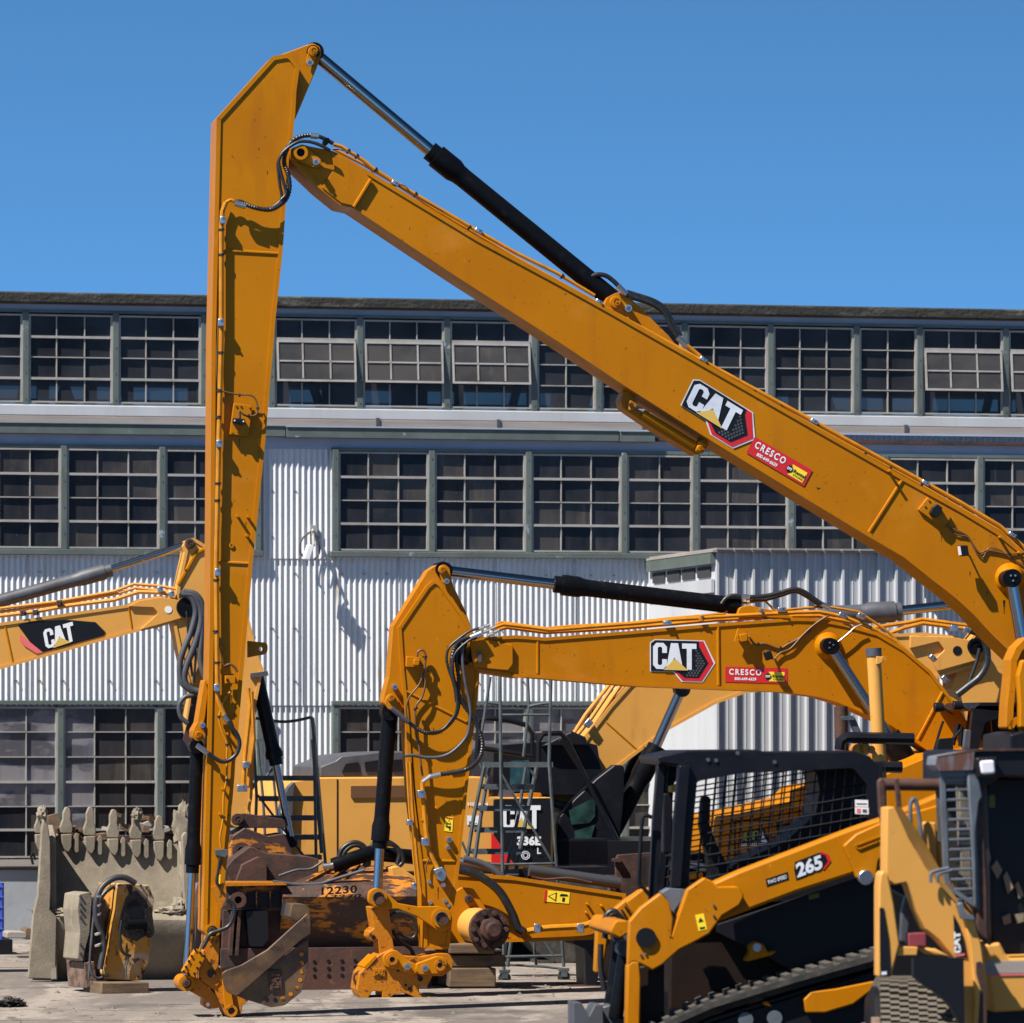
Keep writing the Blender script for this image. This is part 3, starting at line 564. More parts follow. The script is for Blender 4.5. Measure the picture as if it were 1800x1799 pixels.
# cylinder supply hoses
hose(A, [(1036, 488), (1050, 483), (1065, 485), (1078, 494), (1088, 504)], -.06, .02, bo); hose(A, [(1100, 517), (1112, 523), (1140, 532), (1160, 543), (1172, 556), (1180, 575), (1192, 594)], -.18, .022, bo); hose(A, [(1102, 514), (1118, 519), (1148, 529), (1166, 541), (1178, 560), (1196, 592)], -.1, .022, bo)
for p_, q_ in (((1086, 503), (1101, 518)), ((1191, 593), (1208, 609))): cyl(A, p_, q_, .026, off=-.18, n=8).build('hose_fitting', 'zin', bo)
# arm pipes, hoses
pipe(A, [(397, 356), (391, 372), (389, 400), (389, 600), (384, 800), (380, 1000), (382, 1200), (383, 1230), (395, 1258)], -T - .035, .02, sm=False).build('hydraulic_pipe', 'pipe', arm)
pipe(A, [(397, 356), (406, 352), (414, 356)], -T - .05, .014).build('hydraulic_pipe', 'pipe', arm)
for x, y in ((392, 387), (389, 567), (386, 780), (383, 1006), (382, 1209)): clamp(A, (x, y), 5, 6.5, -T - .02, arm)
ties(A, [(389, 404, 90), (389, 448, 90), (388, 620, 90), (386, 687, 90), (384, 733, 90), (383, 850, 90), (382, 880, 90), (380, 1020, 90), (379, 1110, 90), (382, 1165, 90)], -T - .035, .026, arm)
pipe(A, [(384, 560), (381, 640), (384, 700), (380, 790), (380, 860), (377, 920), (378, 1000), (379, 1060), (383, 1110), (392, 1166), (397, 1170)], -T - .03, .006).build('wire_harness', 'brn', arm)
O2 = -T - .09
hose(A, [(414, 357, O2), (432, 360, O2), (450, 366, O2), (474, 369, O2), (490, 362, O2), (503, 350, O2), (509, 330, O2), (506, 305, O2), (500, 290, O2), (501, 272, O2), (512, 250, O2), (530, 240, O2), (548, 238, O2)], O2, .019, arm, rib=.03)
hose(A, [(412, 354), (424, 354), (445, 365), (470, 367), (486, 360), (495, 348), (492, 325), (489, 300), (489, 285), (497, 268), (512, 253), (530, 249), (550, 251), (572, 260), (580, 265)], O2 + .03, .013, arm)
hose(A, [(494, 352), (503, 340), (498, 320), (493, 300), (490, 284), (496, 270), (508, 259), (524, 250), (540, 249), (560, 254), (578, 264)], O2 - .03, .014, arm)
cyl(A, (413, 357), (432, 363), .026, off=O2, n=10).build('hose_fitting', 'zin', arm); cyl(A, (546, 239), (560, 240), .024, off=O2, n=10).build('hose_fitting', 'zin', bo); hose(A, [(560, 240), (572, 245), (586, 253)], O2 + .05, .017, bo)
plate(A, [(570, 244), (578, 242), (580, 250), (574, 256), (568, 254)], -.3, -.2, 1).build('hose_bracket', 'blk', bo)
# camera box with cable
def sensor(fr, poly, y0, parent, scr, cam_):
    o = plate(fr, poly, y0 - .05, y0).build('cover_plate', 'yel', parent, bev=.004); s_ = MB()
    for c_ in scr: dsc(fr, c_, .009, y0 - .06, y0 - .05, s_, 8)
    s_.build('cover_screw', 'yel', o); plate(fr, cam_, y0 - .11, y0 - .05, 1).build('sensor', 'vbk', o, bev=.004); return o
so_ = sensor(A, [(411, 709), (444, 713), (437, 767), (404, 764)], -T, arm, [(415, 713), (423, 713), (439, 716), (408, 760), (434, 762), (418, 758)], [(410, 735), (431, 737), (430, 746), (423, 747), (421, 744), (410, 744)])
dsc(A, (412.5, 739.5), .007, -T - .12, -T - .1, n=8).build('lens', 'lmp', so_); dsc(A, (428, 741), .007, -T - .12, -T - .1, n=8).build('lens', 'lmp', so_)
pipe(A, [(383, 684), (395, 689), (420, 694), (440, 695), (449, 702), (453, 716), (452, 726), (446, 731), (436, 731), (426, 727), (421, 723), (421, 735)], -T - .05, .007).build('wire', 'brn', arm); ties(A, [(421, 695, 0), (453, 718, 90), (437, 731, 0)], -T - .05, .014, arm)
for c_ in ((417, 908), (434.5, 909), (433, 942), (398, 1290), (391, 1387), (386, 1431)): stud(A, c_, -T + .03, arm, ln=.075)
MB().annulus((A.L(407, 959, -T).x, A.L(407, 959, -T).z), .022, .01, -T, -T + .03, 10).build('lifting_eye', 'yel', arm)
sensor(A, [(396, 1188), (414, 1188), (414, 1202), (396, 1202)], -T - .03, arm, [(400, 1195)], [(399, 1193), (402, 1193), (402, 1197), (399, 1197)])
pipe(A, [(397, 1170), (405, 1168), (413, 1174), (417, 1182)], -T - .06, .011).build('wire', 'brn', arm); pipe(A, [(407, 1214), (400, 1222), (394, 1232), (386, 1255), (386, 1270), (392, 1290), (399, 1308), (399, 1330), (398, 1370), (393, 1400), (392, 1440), (387, 1470), (388, 1490)], -T - .03, .009).build('wire', 'pipe', arm)
ties(A, [(398, 1170, 0), (400, 1221, 60), (385, 1260, 90), (399, 1309, 90), (398, 1371, 90), (393, 1437, 90)], -T - .03, .016, arm)
# lifting eye on the far edge
ey = [A.L(x, y, -.04) for x, y in fil([(437, 1127), (455, 1129, 6), (470, 1130, 12), (470, 1150, 12), (452, 1153), (437, 1156)], 0)]; hh = A.L(459, 1141, -.04)
MB().hole([(v.x, v.z) for v in ey], [(hh.x + .022 * math.cos(k * .6283), hh.z + .022 * math.sin(k * .6283)) for k in range(10)], -.06, .06).build('lifting_lug', 'yel', arm, bev=.004)
# lower arm: lug, cylinder, hose
plate(A, [(366, 1215), (361, 1260), (352, 1300, 6), (340, 1300, 8), (339, 1284, 8), (347, 1270), (360, 1190)], -.15, .15, 2).build('cylinder_lug', 'yel', arm, bev=.005)
MB().annulus((A.L(349, 1292, -.16).x, A.L(349, 1292, -.16).z), .052, .03, -.19, -.15).build('pin_ring', 'yel', arm); pin(A, (349, 1292), .032, -.17, arm); bolt(A, (355.5, 1275), .022, -.16, arm)
hcyl(A, (346, 1318), (338, 1535), (328, 1726), .055, .031, a, off=-.02, gland=.2, gk=1.25)
dsc(A, (346, 1312), .06, -.12, .08).build('cylinder_head', 'blk', a)
hose(A, [(366, 1324), (376, 1332), (390, 1339), (404, 1336), (416, 1325), (421, 1308), (417, 1292), (408, 1280), (402, 1268)], -T - .07, .018, arm)
cyl(A, (346, 1310), (366, 1325), .022, off=-T - .03, n=8).build('hose_fitting', 'zin', arm); cyl(A, (393, 1257), (403, 1272), .022, off=-T - .04, n=8).build('hose_fitting', 'zin', arm)
plate(A, [(378, 1494), (400, 1493), (401, 1502), (396, 1508), (380, 1504)], -T - .05, -T + .02, 1).build('junction_block', 'stl', arm, bev=.004)
d = Decal(A, (385, 1538), (11, 0), (0, 28), -T + .008); o = d.poly([(0, 0), (1, 0), (1, 1), (0, 1)], 0).build('warning_sticker', 'sun', arm); d.poly([(.2, .1), (.8, .15), (.75, .35), (.45, .4), (.25, .3)], 1).build('sticker_print', 'vbk', o)
hose(A, [(387, 1508), (384, 1530), (381, 1550), (386, 1560)], -T - .05, .013, arm); hose(A, [(400, 1582), (411, 1592), (411, 1610), (402, 1628), (386, 1636), (370, 1642), (362, 1656), (355, 1668)], -.26, .018, arm)
plate(A, [(372, 1560), (392, 1552), (398, 1560), (396, 1582), (388, 1600), (380, 1580)], -.24, -.2, 1).build('hose_guard', 'yelw', arm)
random.seed(31)
for x, y, w_, h_ in ((421, 772, 1.2, 14), (398, 395, 1.0, 20), (470, 300, .8, 7), (455, 260, .7, 5), (448, 210, .6, 4), (407, 1222, 1.3, 18), (388, 1512, 2, 26), (432, 918, .7, 9)): stain(A, x, y, w_, h_, -T + .012, arm)
for x, y, w_, h_ in ((1705, 1005, 1.2, 9), (1735, 1040, 1.5, 8), (1655, 936, 1.0, 16), (1246, 792, .9, 8), (720, 400, .6, 4), (1100, 612, .6, 4), (1765, 1055, 3, 24)): stain(A, x, y, w_, h_, -.238, bo)
# quick coupler and thumb bucket
lw = bpy.data.objects.new('x', None); bpy.data.objects.remove(lw)
plate(A, [(362, 1626, 8), (384, 1630, 8), (386, 1660), (384, 1704), (392, 1722), (378, 1738), (352, 1716), (350, 1690), (362, 1660)], -.17, .17, 2).build('coupler_side_plate', 'yelw', a, bev=.005)
for c_, r_ in (((373, 1637), .062),): MB().annulus((A.L(*c_, -.2).x, A.L(*c_, -.2).z), r_, r_ * .72, -.23, -.17).build('pin_boss', 'yel', a); pin(A, c_, .034, -.2, a, m='rst')
mf = plate(A, [(345, 1667, 3), (363, 1680, 3), (342, 1720, 3), (320, 1709, 3)], -.24, -.1, 0).build('hydraulic_manifold', 'yel', a, bev=.006); s_ = MB()
for x, y in ((343, 1669), (352, 1675), (359, 1681), (352, 1692), (347, 1702), (342, 1712), (332, 1714), (323, 1708), (327, 1700), (332, 1690), (337, 1681), (331, 1711)): dsc(A, (x, y), .011, -.252, -.24, s_, 6)
s_.build('cap_screw', 'vbk', mf)
MB().annulus((A.L(328, 1729, -.2).x, A.L(328, 1729, -.2).z), .066, .04, -.2, .2).build('link_boss', 'yel', a); pin(A, (328, 1729), .034, -.2, a, m='rst')
tc_ = plate(A, [(334, 1716, 4), (352, 1722), (384, 1752), (392, 1770, 8), (380, 1773), (366, 1774, 5), (357, 1768, 5), (358, 1756), (330, 1740, 4)], -.12, .12, 2).build('link_plate', 'yelw', a, bev=.005)
dsc(A, (365.5, 1766), .016, -.123, -.119).build('hole', 'wht', tc_)
cp = plate(A, [(368, 1698, 3), (396, 1706), (420, 1700), (440, 1720), (436, 1760), (426, 1768), (424, 1785, 10), (398, 1789, 10), (390, 1770), (376, 1740), (352, 1722), (352, 1708)], -.16, .16, 2).build('coupler_body', 'yelw', a, bev=.006)
plate(A, [(390, 1718, 8), (400, 1708), (410, 1760), (414, 1785, 8), (400, 1789, 8), (395, 1772)], -.2, -.16, 2).build('coupler_ear', 'yel', cp, bev=.005)
MB().annulus((A.L(406, 1777, -.2).x, A.L(406, 1777, -.2).z), .05, .03, -.24, -.19).build('hook_pin_boss', 'yelw', cp); dsc(A, (406, 1777), .032, -.22, .2).build('hook_pin', 'rst', cp); dsc(A, (372, 1712), .035, -.19, .19).build('coupler_pin', 'rst', cp)
tb = plate(A, [(542, 1650), (542, 1700, 8), (530, 1744, 10), (500, 1768, 12), (476, 1771), (454, 1764), (428, 1756), (410, 1748), (470, 1706)], -.30, -.26, 3).build('thumb_side_plate', 'rsb', a, bev=.003)
hs = MB()
for x, y, in ((530, 1678), (530.5, 1693), (530.5, 1708), (528, 1723), (521.5, 1737), (511, 1748), (497, 1755.5)): dsc(A, (x, y), .018, -.304, -.299, hs, 14)
hs.build('plug_weld', 'yelw', tb)
for x, y in ((484, 1758), (468.5, 1756.5)): dsc(A, (x, y), .018, -.304, -.299, n=14).build('hole', 'vbk', tb)
plate(A, [(542, 1650), (542, 1700, 8), (530, 1744, 10), (500, 1768, 12), (476, 1771), (454, 1764), (428, 1756), (410, 1748), (470, 1706)], .26, .30, 3).build('thumb_side_plate', 'rsb', a, bev=.003)
MB().box(-.02, .0, -.3, .3, -.01, .0)
for y0, y1 in ((-.36, -.30), (.24, .30)):
    plate(A, [(389, 1712, 10), (398, 1706, 8), (424, 1697), (470, 1670), (540, 1606), (546, 1612), (546, 1642, 3), (530, 1652), (416, 1752, 10), (398, 1744, 12)], y0, y1, 2).build('thumb_arm', 'rsb', a, bev=.004)
plate(A, [(514, 1589, 3), (536, 1590, 3), (544, 1597, 3), (546, 1640, 2), (541, 1640), (540, 1606), (520, 1620), (510, 1612)], -.34, .30, 1).build('thumb_lip', 'rsb', a, bev=.006)
d = Decal(A, (472, 1738), (0, -35), (22, -1), -.30); o = plate(A, [(472, 1706, 2), (495, 1705, 2), (496, 1740, 2), (475, 1742, 2)], -.32, -.30).build('cast_badge', 'rst', tb, bev=.004); d = Decal(A, (491, 1737), (0, -28), (-14, 0), -.325); cat_letters(d, 1).build('cast_lettering', 'rsb', o)
# logo and stickers on the boom (lettering axis follows the boom)
hexlogo(A, (1204, 712), (83, 51), (20, -41), -.245, bo)
cresco(A, (1312, 796), (101, 59), (15, -28), -.245, bo)
# cover plate, lamp, cables near the boom foot
so_ = sensor(A, [(1631, 874), (1673, 909), (1658, 929), (1614, 896)], -.22, bo, [(1633, 879), (1626, 889), (1670, 909), (1656, 925)], [(1648, 886), (1657, 893), (1653, 904), (1646, 910), (1635, 902), (1640, 892)])
hose(A, [(1653, 903), (1660, 914), (1668, 926), (1690, 936), (1702, 944), (1712, 960), (1722, 972), (1734, 968), (1750, 970), (1770, 974), (1790, 973), (1800, 972)], -.25, .007, bo, m='brn', name='wire'); hose(A, [(1670, 930), (1680, 940), (1700, 944), (1708, 956), (1718, 974), (1728, 980), (1738, 964), (1755, 966), (1775, 980), (1800, 994)], -.25, .006, bo, m='brn', name='wire')
lp = plate(A, [(1688, 959), (1701, 959), (1704, 977), (1691, 978)], -.42, -.34, 1).build('work_lamp', 'vbk', bo, bev=.006); plate(A, [(1686.5, 961), (1689, 960), (1691, 976), (1688.5, 976)], -.415, -.35).build('lamp_lens', 'lmp', lp); MB().tube([A.L(1700, 975, -.36), A.L(1705, 978, -.22)], .008, 6).build('lamp_bracket', 'stl', lp)
for c_ in ((1561, 829), (1755, 945), (1788, 972)): stud(A, c_, -.22, bo, ln=.11)
MB().annulus((A.L(1773, 1017, -.25).x, A.L(1773, 1017, -.25).z), .15, .13, -.235, -.22, 36).build('boss_weld', 'yel', bo)
q = A.L(1776, 1017, -.25); MB().tube([(q.x, -.22, q.z), (q.x, -.27, q.z), (q.x, -.33, q.z)], [.14, .12, .075], 32).build('pivot_boss', 'yel', bo); dsc(A, (1777, 1017), .072, -.45, -.3).build('pin_cap', 'blk', bo); 
for x, y in ((1777, 1012), (1785, 1012), (1781, 1021)): dsc(A, (x, y), .009, -.46, -.44, n=8).build('cap_bolt', 'zin', bo)
hcyl(A, (1850, 1440), (1825, 1290), (1777, 1017), .085, .052, a, off=-.38, gland=.3)
hcyl(A, (1850, 1440), (1825, 1290), (1777, 1017), .085, .052, a, off=.38, gland=.3)
# upper structure and undercarriage beyond the right edge of the view
MB().box(7.7, 12.2, -1.6, 1.6, .95, 2.0).build('revolving_frame', 'yel', a, bev=.05); MB().box(9.6, 12.4, -1.55, 1.55, 2.0, 2.9).build('engine_hood', 'yel', a, bev=.1); MB().box(7.9, 9.5, -1.55, -.5, 2.0, 3.2).build('cab', 'blkf', a, bev=.08)
for y in (-1.6, 1.0): plate(A, [(1, 1)] * 0 or [(0, 0)] * 0, 0, 0) if 0 else MB().prism(fil([(7.6, .0, .4), (12.3, 0, .4), (12.6, .45, .3), (12.3, .92, .3), (7.6, .92, .3), (7.3, .45, .3)]), y, y + .6).build('track', 'trk', a)
# ------------------------------------------------------------------ B: standard excavator beside it
Bx = Frame(740, 48.4, 9.7); T = .17
b_ = thing('excavator', Bx, 'yellow excavator with lower level boom, a bare quick coupler at its arm end', 'excavator', G_EX)
stick = [(700, 1104, 3), (750, 1030, 4), (764, 1018, 14), (775, 1026, 10), (812, 1078, 8), (829, 1106), (845, 1140), (842, 1200), (831, 1300), (804, 1558), (796, 1603), (790, 1669, 6), (746, 1669, 3), (741, 1550), (722, 1400), (712, 1250), (705, 1180)]
arm = flanged(Bx, stick, -T, T, wd=.03, lip=.012).build('arm', 'yel', b_)
bk = plate(Bx, [(691, 1101, 3), (738, 1026, 8), (752, 1003, 10), (774, 989, 14), (790, 998, 8), (796, 1028), (820, 1078, 6), (829, 1106), (800, 1120), (760, 1060), (712, 1120), (712, 1240), (706, 1250), (690, 1250, 9), (673, 1236, 9), (676, 1218), (684, 1190)], -.12, .12, 2).build('head_bracket', 'yel', arm, bev=.005)
dsc(Bx, (779, 1001), .07, -.14, .14).build('head_boss', 'blk', arm)
plate(Bx, [(770, 996, 7), (782, 992, 8), (791, 1000, 6), (793, 1020), (788, 1028, 6), (778, 1026, 5), (774, 1012)], -.165, -.145, 2).build('pin_keeper', 'yel', arm, bev=.004); pin(Bx, (778, 1002), .035, -.17, arm); bolt(Bx, (784, 1022), .024, -.165, arm)
plate(Bx, [(681, 1222, 6), (692, 1222), (702, 1232), (698, 1246), (683, 1248, 6), (676, 1236, 6)], -.16, -.12, 2).build('pin_keeper', 'yel', arm, bev=.004); pin(Bx, (688, 1227), .035, -.16, arm); bolt(Bx, (693, 1208), .024, -.13, arm)
weld(Bx, (714, 1215), (823, 1271), -T + .01, arm); weld(Bx, (741, 1513), (806, 1514), -T + .01, arm)
boom = [(825, 1122), (850, 1120), (906, 1117, 8), (924, 1118), (958, 1121), (1100, 1110), (1261, 1096), (1400, 1086), (1438, 1087), (1485, 1096), (1543, 1112), (1590, 1140), (1637, 1180), (1679, 1236), (1720, 1300), (1735, 1345, 12), (1700, 1380, 12), (1660, 1350), (1637, 1324), (1567, 1276), (1520, 1255), (1473, 1235), (1438, 1225), (1380, 1217), (1122, 1207), (928, 1191), (912, 1192), (840, 1181), (815, 1160, 6)]
bo = flanged(Bx, boom, -.2, .2, wd=.03, lip=.012).build('boom', 'yel', b_)
tipp = plate(Bx, [(826, 1128), (860, 1124), (900, 1134), (902, 1136, 4), (902, 1168, 6), (893, 1179, 5), (858, 1176), (832, 1172)], -.225, -.17, 2).build('boom_tip_plate', 'yel', bo, bev=.006)
weld(Bx, (945, 1128), (945, 1184), -.188, bo); weld(Bx, (1262, 1101), (1263, 1205), -.188, bo, .014)
dsc(Bx, (815, 1150), .1, -.2, .2).build('pivot_boss', 'blk', bo); plate(Bx, [(840, 1145), (846, 1145), (847, 1163), (841, 1165)], -.26, -.22, 1).build('pin_keeper', 'gry', bo)
hcyl(Bx, (1300, 1066), (974, 1027), (780, 1003), .077, .048, b_, off=0, gland=.22, gk=1.22)
plate(Bx, [(1296, 1084), (1300, 1068, 8), (1318, 1064, 6), (1380, 1078), (1400, 1088)], -.13, .13, 2).build('cylinder_bracket', 'yel', bo, bev=.005); bolt(Bx, (1337, 1075), .024, -.13, bo)
hose(Bx, [(1268, 1062), (1276, 1052), (1290, 1047), (1306, 1049)], -.08, .018, bo); hose(Bx, [(1318, 1050), (1345, 1048), (1372, 1042), (1395, 1036), (1412, 1040), (1430, 1052), (1444, 1062)], -.14, .02, bo); hose(Bx, [(1318, 1054), (1345, 1054), (1375, 1046), (1398, 1040), (1420, 1050), (1446, 1068)], -.06, .018, bo)
cyl(Bx, (1304, 1049), (1322, 1051), .024, off=-.12, n=8).build('hose_fitting', 'zin', bo); cyl(Bx, (1441, 1061), (1458, 1068), .024, off=-.12, n=8).build('hose_fitting', 'zin', bo)
for pts, o_, r_ in (([(862, 1106), (885, 1098), (930, 1103), (965, 1108), (1040, 1102), (1130, 1095), (1180, 1090), (1290, 1083), (1400, 1077), (1440, 1076), (1482, 1084), (1540, 1108), (1575, 1128), (1608, 1164), (1640, 1200), (1660, 1222), (1690, 1240)], -.17, .018),
                    ([(868, 1110), (890, 1103), (960, 1112), (1100, 1104), (1260, 1090), (1400, 1083), (1440, 1083), (1500, 1095), (1580, 1140), (1640, 1195), (1684, 1245)], -.1, .018),
                    ([(870, 1099), (882, 1094), (960, 1105), (1000, 1101), (1100, 1096), (1180, 1087), (1272, 1079), (1292, 1062), (1344, 1056), (1363, 1074), (1450, 1066), (1510, 1076), (1560, 1110), (1620, 1170)], -.04, .012)):
    pipe(Bx, pts, o_, r_, sm=False).build('hydraulic_pipe', 'pipe', bo)
for x, y, g_ in ((1174, 1095, -5), (1375, 1072, 0), (1482, 1082, 20), (1515, 1083, 20), (1641, 1157, 45), (1662, 1194, 50)): clamp(Bx, (x, y), 7, 4, -.17, bo, g_)
clamp(Bx, (1234, 1087), 4, 6, -.17, bo, 0, 'pipe')
hexlogo(Bx, (1148, 1176), (77, 2), (0, -46), -.192, bo); cresco(Bx, (1275, 1199), (109, 3), (0, -27), -.192, bo)
MB().annulus((Bx.L(1452, 1137, -.2).x, Bx.L(1452, 1137, -.2).z), .15, .135, -.182, -.17, 36).build('boss_weld', 'yel', bo)
q = Bx.L(1456, 1136, -.2); MB().tube([(q.x, -.17, q.z), (q.x, -.22, q.z), (q.x, -.27, q.z)], [.135, .11, .07], 32).build('pivot_boss', 'yel', bo); pc = dsc(Bx, (1459, 1134.6), .068, -.38, -.25).build('pin_cap', 'blk', bo)
for x, y in ((1459, 1130), (1465, 1134), (1458, 1139)): dsc(Bx, (x, y), .008, -.39, -.37, n=8).build('cap_bolt', 'zin', pc)
hcyl(Bx, (1640, 1425), (1563, 1292), (1460, 1137), .10, .048, b_, off=-.32, gland=.25, gk=1.15); hcyl(Bx, (1640, 1425), (1563, 1292), (1460, 1137), .10, .048, b_, off=.45, gland=.25, gk=1.15)
# lamp, bracket and wires on boom B
br_ = MB().ring(px(Bx, [(1297, 1105), (1317, 1106), (1317, 1122), (1291, 1127)], -.26), .008, -.27, -.24).build('lamp_guard', 'pipe', bo); plate(Bx, [(1300, 1116), (1314, 1113), (1314, 1127), (1303, 1129)], -.3, -.17, 2).build('lamp_base', 'yel', bo, bev=.005)
lp = plate(Bx, [(1344, 1147), (1355, 1143), (1360, 1157), (1349, 1162)], -.34, -.26, 2).build('work_lamp', 'vbk', bo, bev=.006); MB().tube([Bx.L(1355, 1158, -.3), Bx.L(1364, 1160, -.17)], .009, 6).build('lamp_bracket', 'zin', lp)
hose(Bx, [(1317, 1120), (1328, 1133), (1345, 1132), (1370, 1140), (1385, 1133), (1400, 1125), (1420, 1112), (1433, 1097), (1450, 1085)], -.2, .009, bo, m='brn', name='wire'); hose(Bx, [(1362, 1158), (1372, 1148), (1390, 1140), (1410, 1118), (1432, 1098), (1455, 1083)], -.21, .008, bo, m='brn', name='wire')
hose(Bx, [(1471, 1130), (1490, 1115), (1502, 1104), (1515, 1098)], -.24, .007, bo, m='zin', name='grease_line'); ties(Bx, [(1333, 1132, 0), (1372, 1139, 0), (1423, 1110, 50)], -.2, .015, bo)
weld(Bx, (1658, 1215), (1612, 1302), -.188, bo, .014)
# arm hoses
O2 = -T - .1
hose(Bx, [(836, 1119, O2), (820, 1122, O2), (806, 1130), (798, 1144), (794, 1165), (796, 1190), (804, 1215), (816, 1240), (832, 1262), (842, 1285), (848, 1305), (846, 1325), (838, 1340), (822, 1352), (798, 1358), (772, 1362)], O2, .021, arm, rib=.03)
hose(Bx, [(836, 1122), (815, 1128), (806, 1140), (802, 1160), (806, 1190), (806, 1215), (806, 1240), (800, 1260), (786, 1277), (768, 1288), (748, 1288), (732, 1280), (716, 1268)], O2 + .03, .018, arm, rib=.03)
hose(Bx, [(838, 1120), (822, 1128), (800, 1150), (795, 1180), (803, 1220), (802, 1250), (790, 1270), (775, 1284), (752, 1288)], O2 - .03, .012, arm)
hose(Bx, [(813, 1130), (813, 1160), (818, 1200), (826, 1240), (826, 1270), (820, 1295), (800, 1318), (778, 1330), (750, 1332), (725, 1328), (712, 1329)], O2 - .01, .015, arm, m='gry'); hose(Bx, [(845, 1104), (826, 1110), (808, 1122), (790, 1138), (785, 1155), (788, 1175), (798, 1205), (802, 1235)], O2 + .02, .012, arm)
cyl(Bx, (688, 1245), (718, 1270), .022, off=O2, n=8).build('hose_fitting', 'gry', arm); cyl(Bx, (757, 1365), (774, 1361), .024, off=O2, n=8).build('hose_fitting', 'zin', arm); cyl(Bx, (742, 1375), (757, 1364), .02, off=O2, n=8).build('hose_fitting', 'zin', arm); cyl(Bx, (827, 1122), (846, 1114), .03, off=O2, n=10).build('hose_fitting', 'zin', bo)
cb_ = MB()
for x, y in ((842, 1106), (852, 1102), (862, 1106), (868, 1112), (850, 1112), (857, 1118)): cb_.tube([Bx.L(x, y, -.25), Bx.L(x + 9, y - 4, -.25)], .016, 8)
cb_.build('hose_coupling', 'zin', bo)
pipe(Bx, [(742, 1372), (744, 1400), (747, 1440), (752, 1490), (770, 1528)], -T - .035, .021, sm=False).build('hydraulic_pipe', 'pipe', arm)
for c_ in ((741, 1396), (748, 1480)): clamp(Bx, c_, 6.5, 7, -T - .02, arm, -4)
for x0 in (718, 724): pipe(Bx, [(x0 - 3, 1340), (x0 + 1, 1420), (x0 + 8, 1500), (x0 + 14, 1560)], -T - .0, .009, sm=False).build('hydraulic_pipe', 'pipe', arm)
clamp(Bx, (721, 1446), 5, 5, -T - .0, arm); clamp(Bx, (729, 1558), 4, 6, -T, arm)
vb = plate(Bx, [(763, 1529, 1), (778, 1524, 1), (785, 1535, 2), (783, 1545), (778, 1550, 2), (770, 1546, 2)], -T - .1, -T + .02).build('valve_block', 'zin', arm, bev=.006); dsc(Bx, (774, 1536), .022, -T - .13, -T - .09, n=12).build('valve_cap', 'stl', vb); dsc(Bx, (780, 1556), .02, -T - .04, -T + .02, n=10).build('valve_plug', 'slv', vb)
pipe(Bx, [(757, 1505), (750, 1520), (749, 1535)], -T - .02, .007).build('wire', 'brn', arm)
o = plate(Bx, [(757, 1147, 2), (720, 1147)] * 0 or [(715, 1154, 2), (739, 1156, 2), (739, 1173), (714, 1173, 2)], -T - .06, -T + .03).build('lamp_base', 'yel', arm, bev=.005); plate(Bx, [(728, 1158, 3), (738, 1160, 3), (737, 1170, 3), (727, 1170, 3)], -T - .1, -T - .05).build('lamp_cup', 'yel', o, bev=.005)
hose(Bx, [(733, 1155), (735, 1146), (743, 1143), (748, 1152), (747, 1170), (744, 1186), (748, 1200), (742, 1225), (732, 1240), (730, 1255), (731, 1290), (737, 1315), (740, 1345), (743, 1365)], -T - .05, .01, arm, m='brn', name='wire'); hose(Bx, [(747, 1170), (742, 1190), (736, 1205), (720, 1225), (714, 1245), (716, 1268)], -T - .05, .009, arm, m='brn', name='wire'); ties(Bx, [(747, 1155, 90), (741, 1186, 90), (749, 1180, 90), (731, 1246, 70), (734, 1303, 90)], -T - .05, .022, arm)
d = Decal(Bx, (781, 1461), (14, 2), (2, -26), -T + .008); o = d.poly([(0, 0), (1, 0), (1, 1), (0, 1)], 0).build('warning_sticker', 'sun', arm); d.poly([(0.1, .86), (.9, .86), (.9, .95), (.1, .95)], 1).build('sticker_print', 'red', o); d.poly([(.2, .5), (.8, .5), (.5, .8)], 1).build('sticker_print', 'vbk', o); d.poly([(.3, .56), (.7, .56), (.5, .73)], 2).build('sticker_print', 'sun', o); d.poly([(.1, .3), (.6, .22), (.6, .1), (.75, .1), (.75, .4), (.6, .36), (.1, .36)], 1).build('sticker_print', 'vbk', o)
for c_, r_ in (((788, 1476), .026), ((786, 1490), .018)): bolt(Bx, c_, r_, -T + .03, arm, .06)
for c_ in ((757, 1587), (783, 1584), (789, 1592), (755, 1551)): dsc(Bx, c_, .017, -T - .005, -T + .03, n=12).build('plug', 'zin', arm)
stud(Bx, (766, 1420), -T + .03, arm, ln=.08); stud(Bx, (742, 1442), -T + .03, arm, ln=.08)
for x, y, w_, h_ in ((1479, 1150, 1.6, 24), (1472, 1168, .9, 14), (1010, 1150, .6, 4), (1060, 1170, .5, 3), (1130, 1180, .8, 3), (1232, 1108, 1, 5), (1560, 1190, .5, 4)): stain(Bx, x, y, w_, h_, -.188, bo)
for x, y, w_, h_ in ((770, 1560, 1.4, 22), (745, 1190, 1.4, 26), (728, 1120, .6, 4), (806, 1100, .7, 5), (762, 1280, .8, 8)): stain(Bx, x, y, w_, h_, -T + .012, arm)
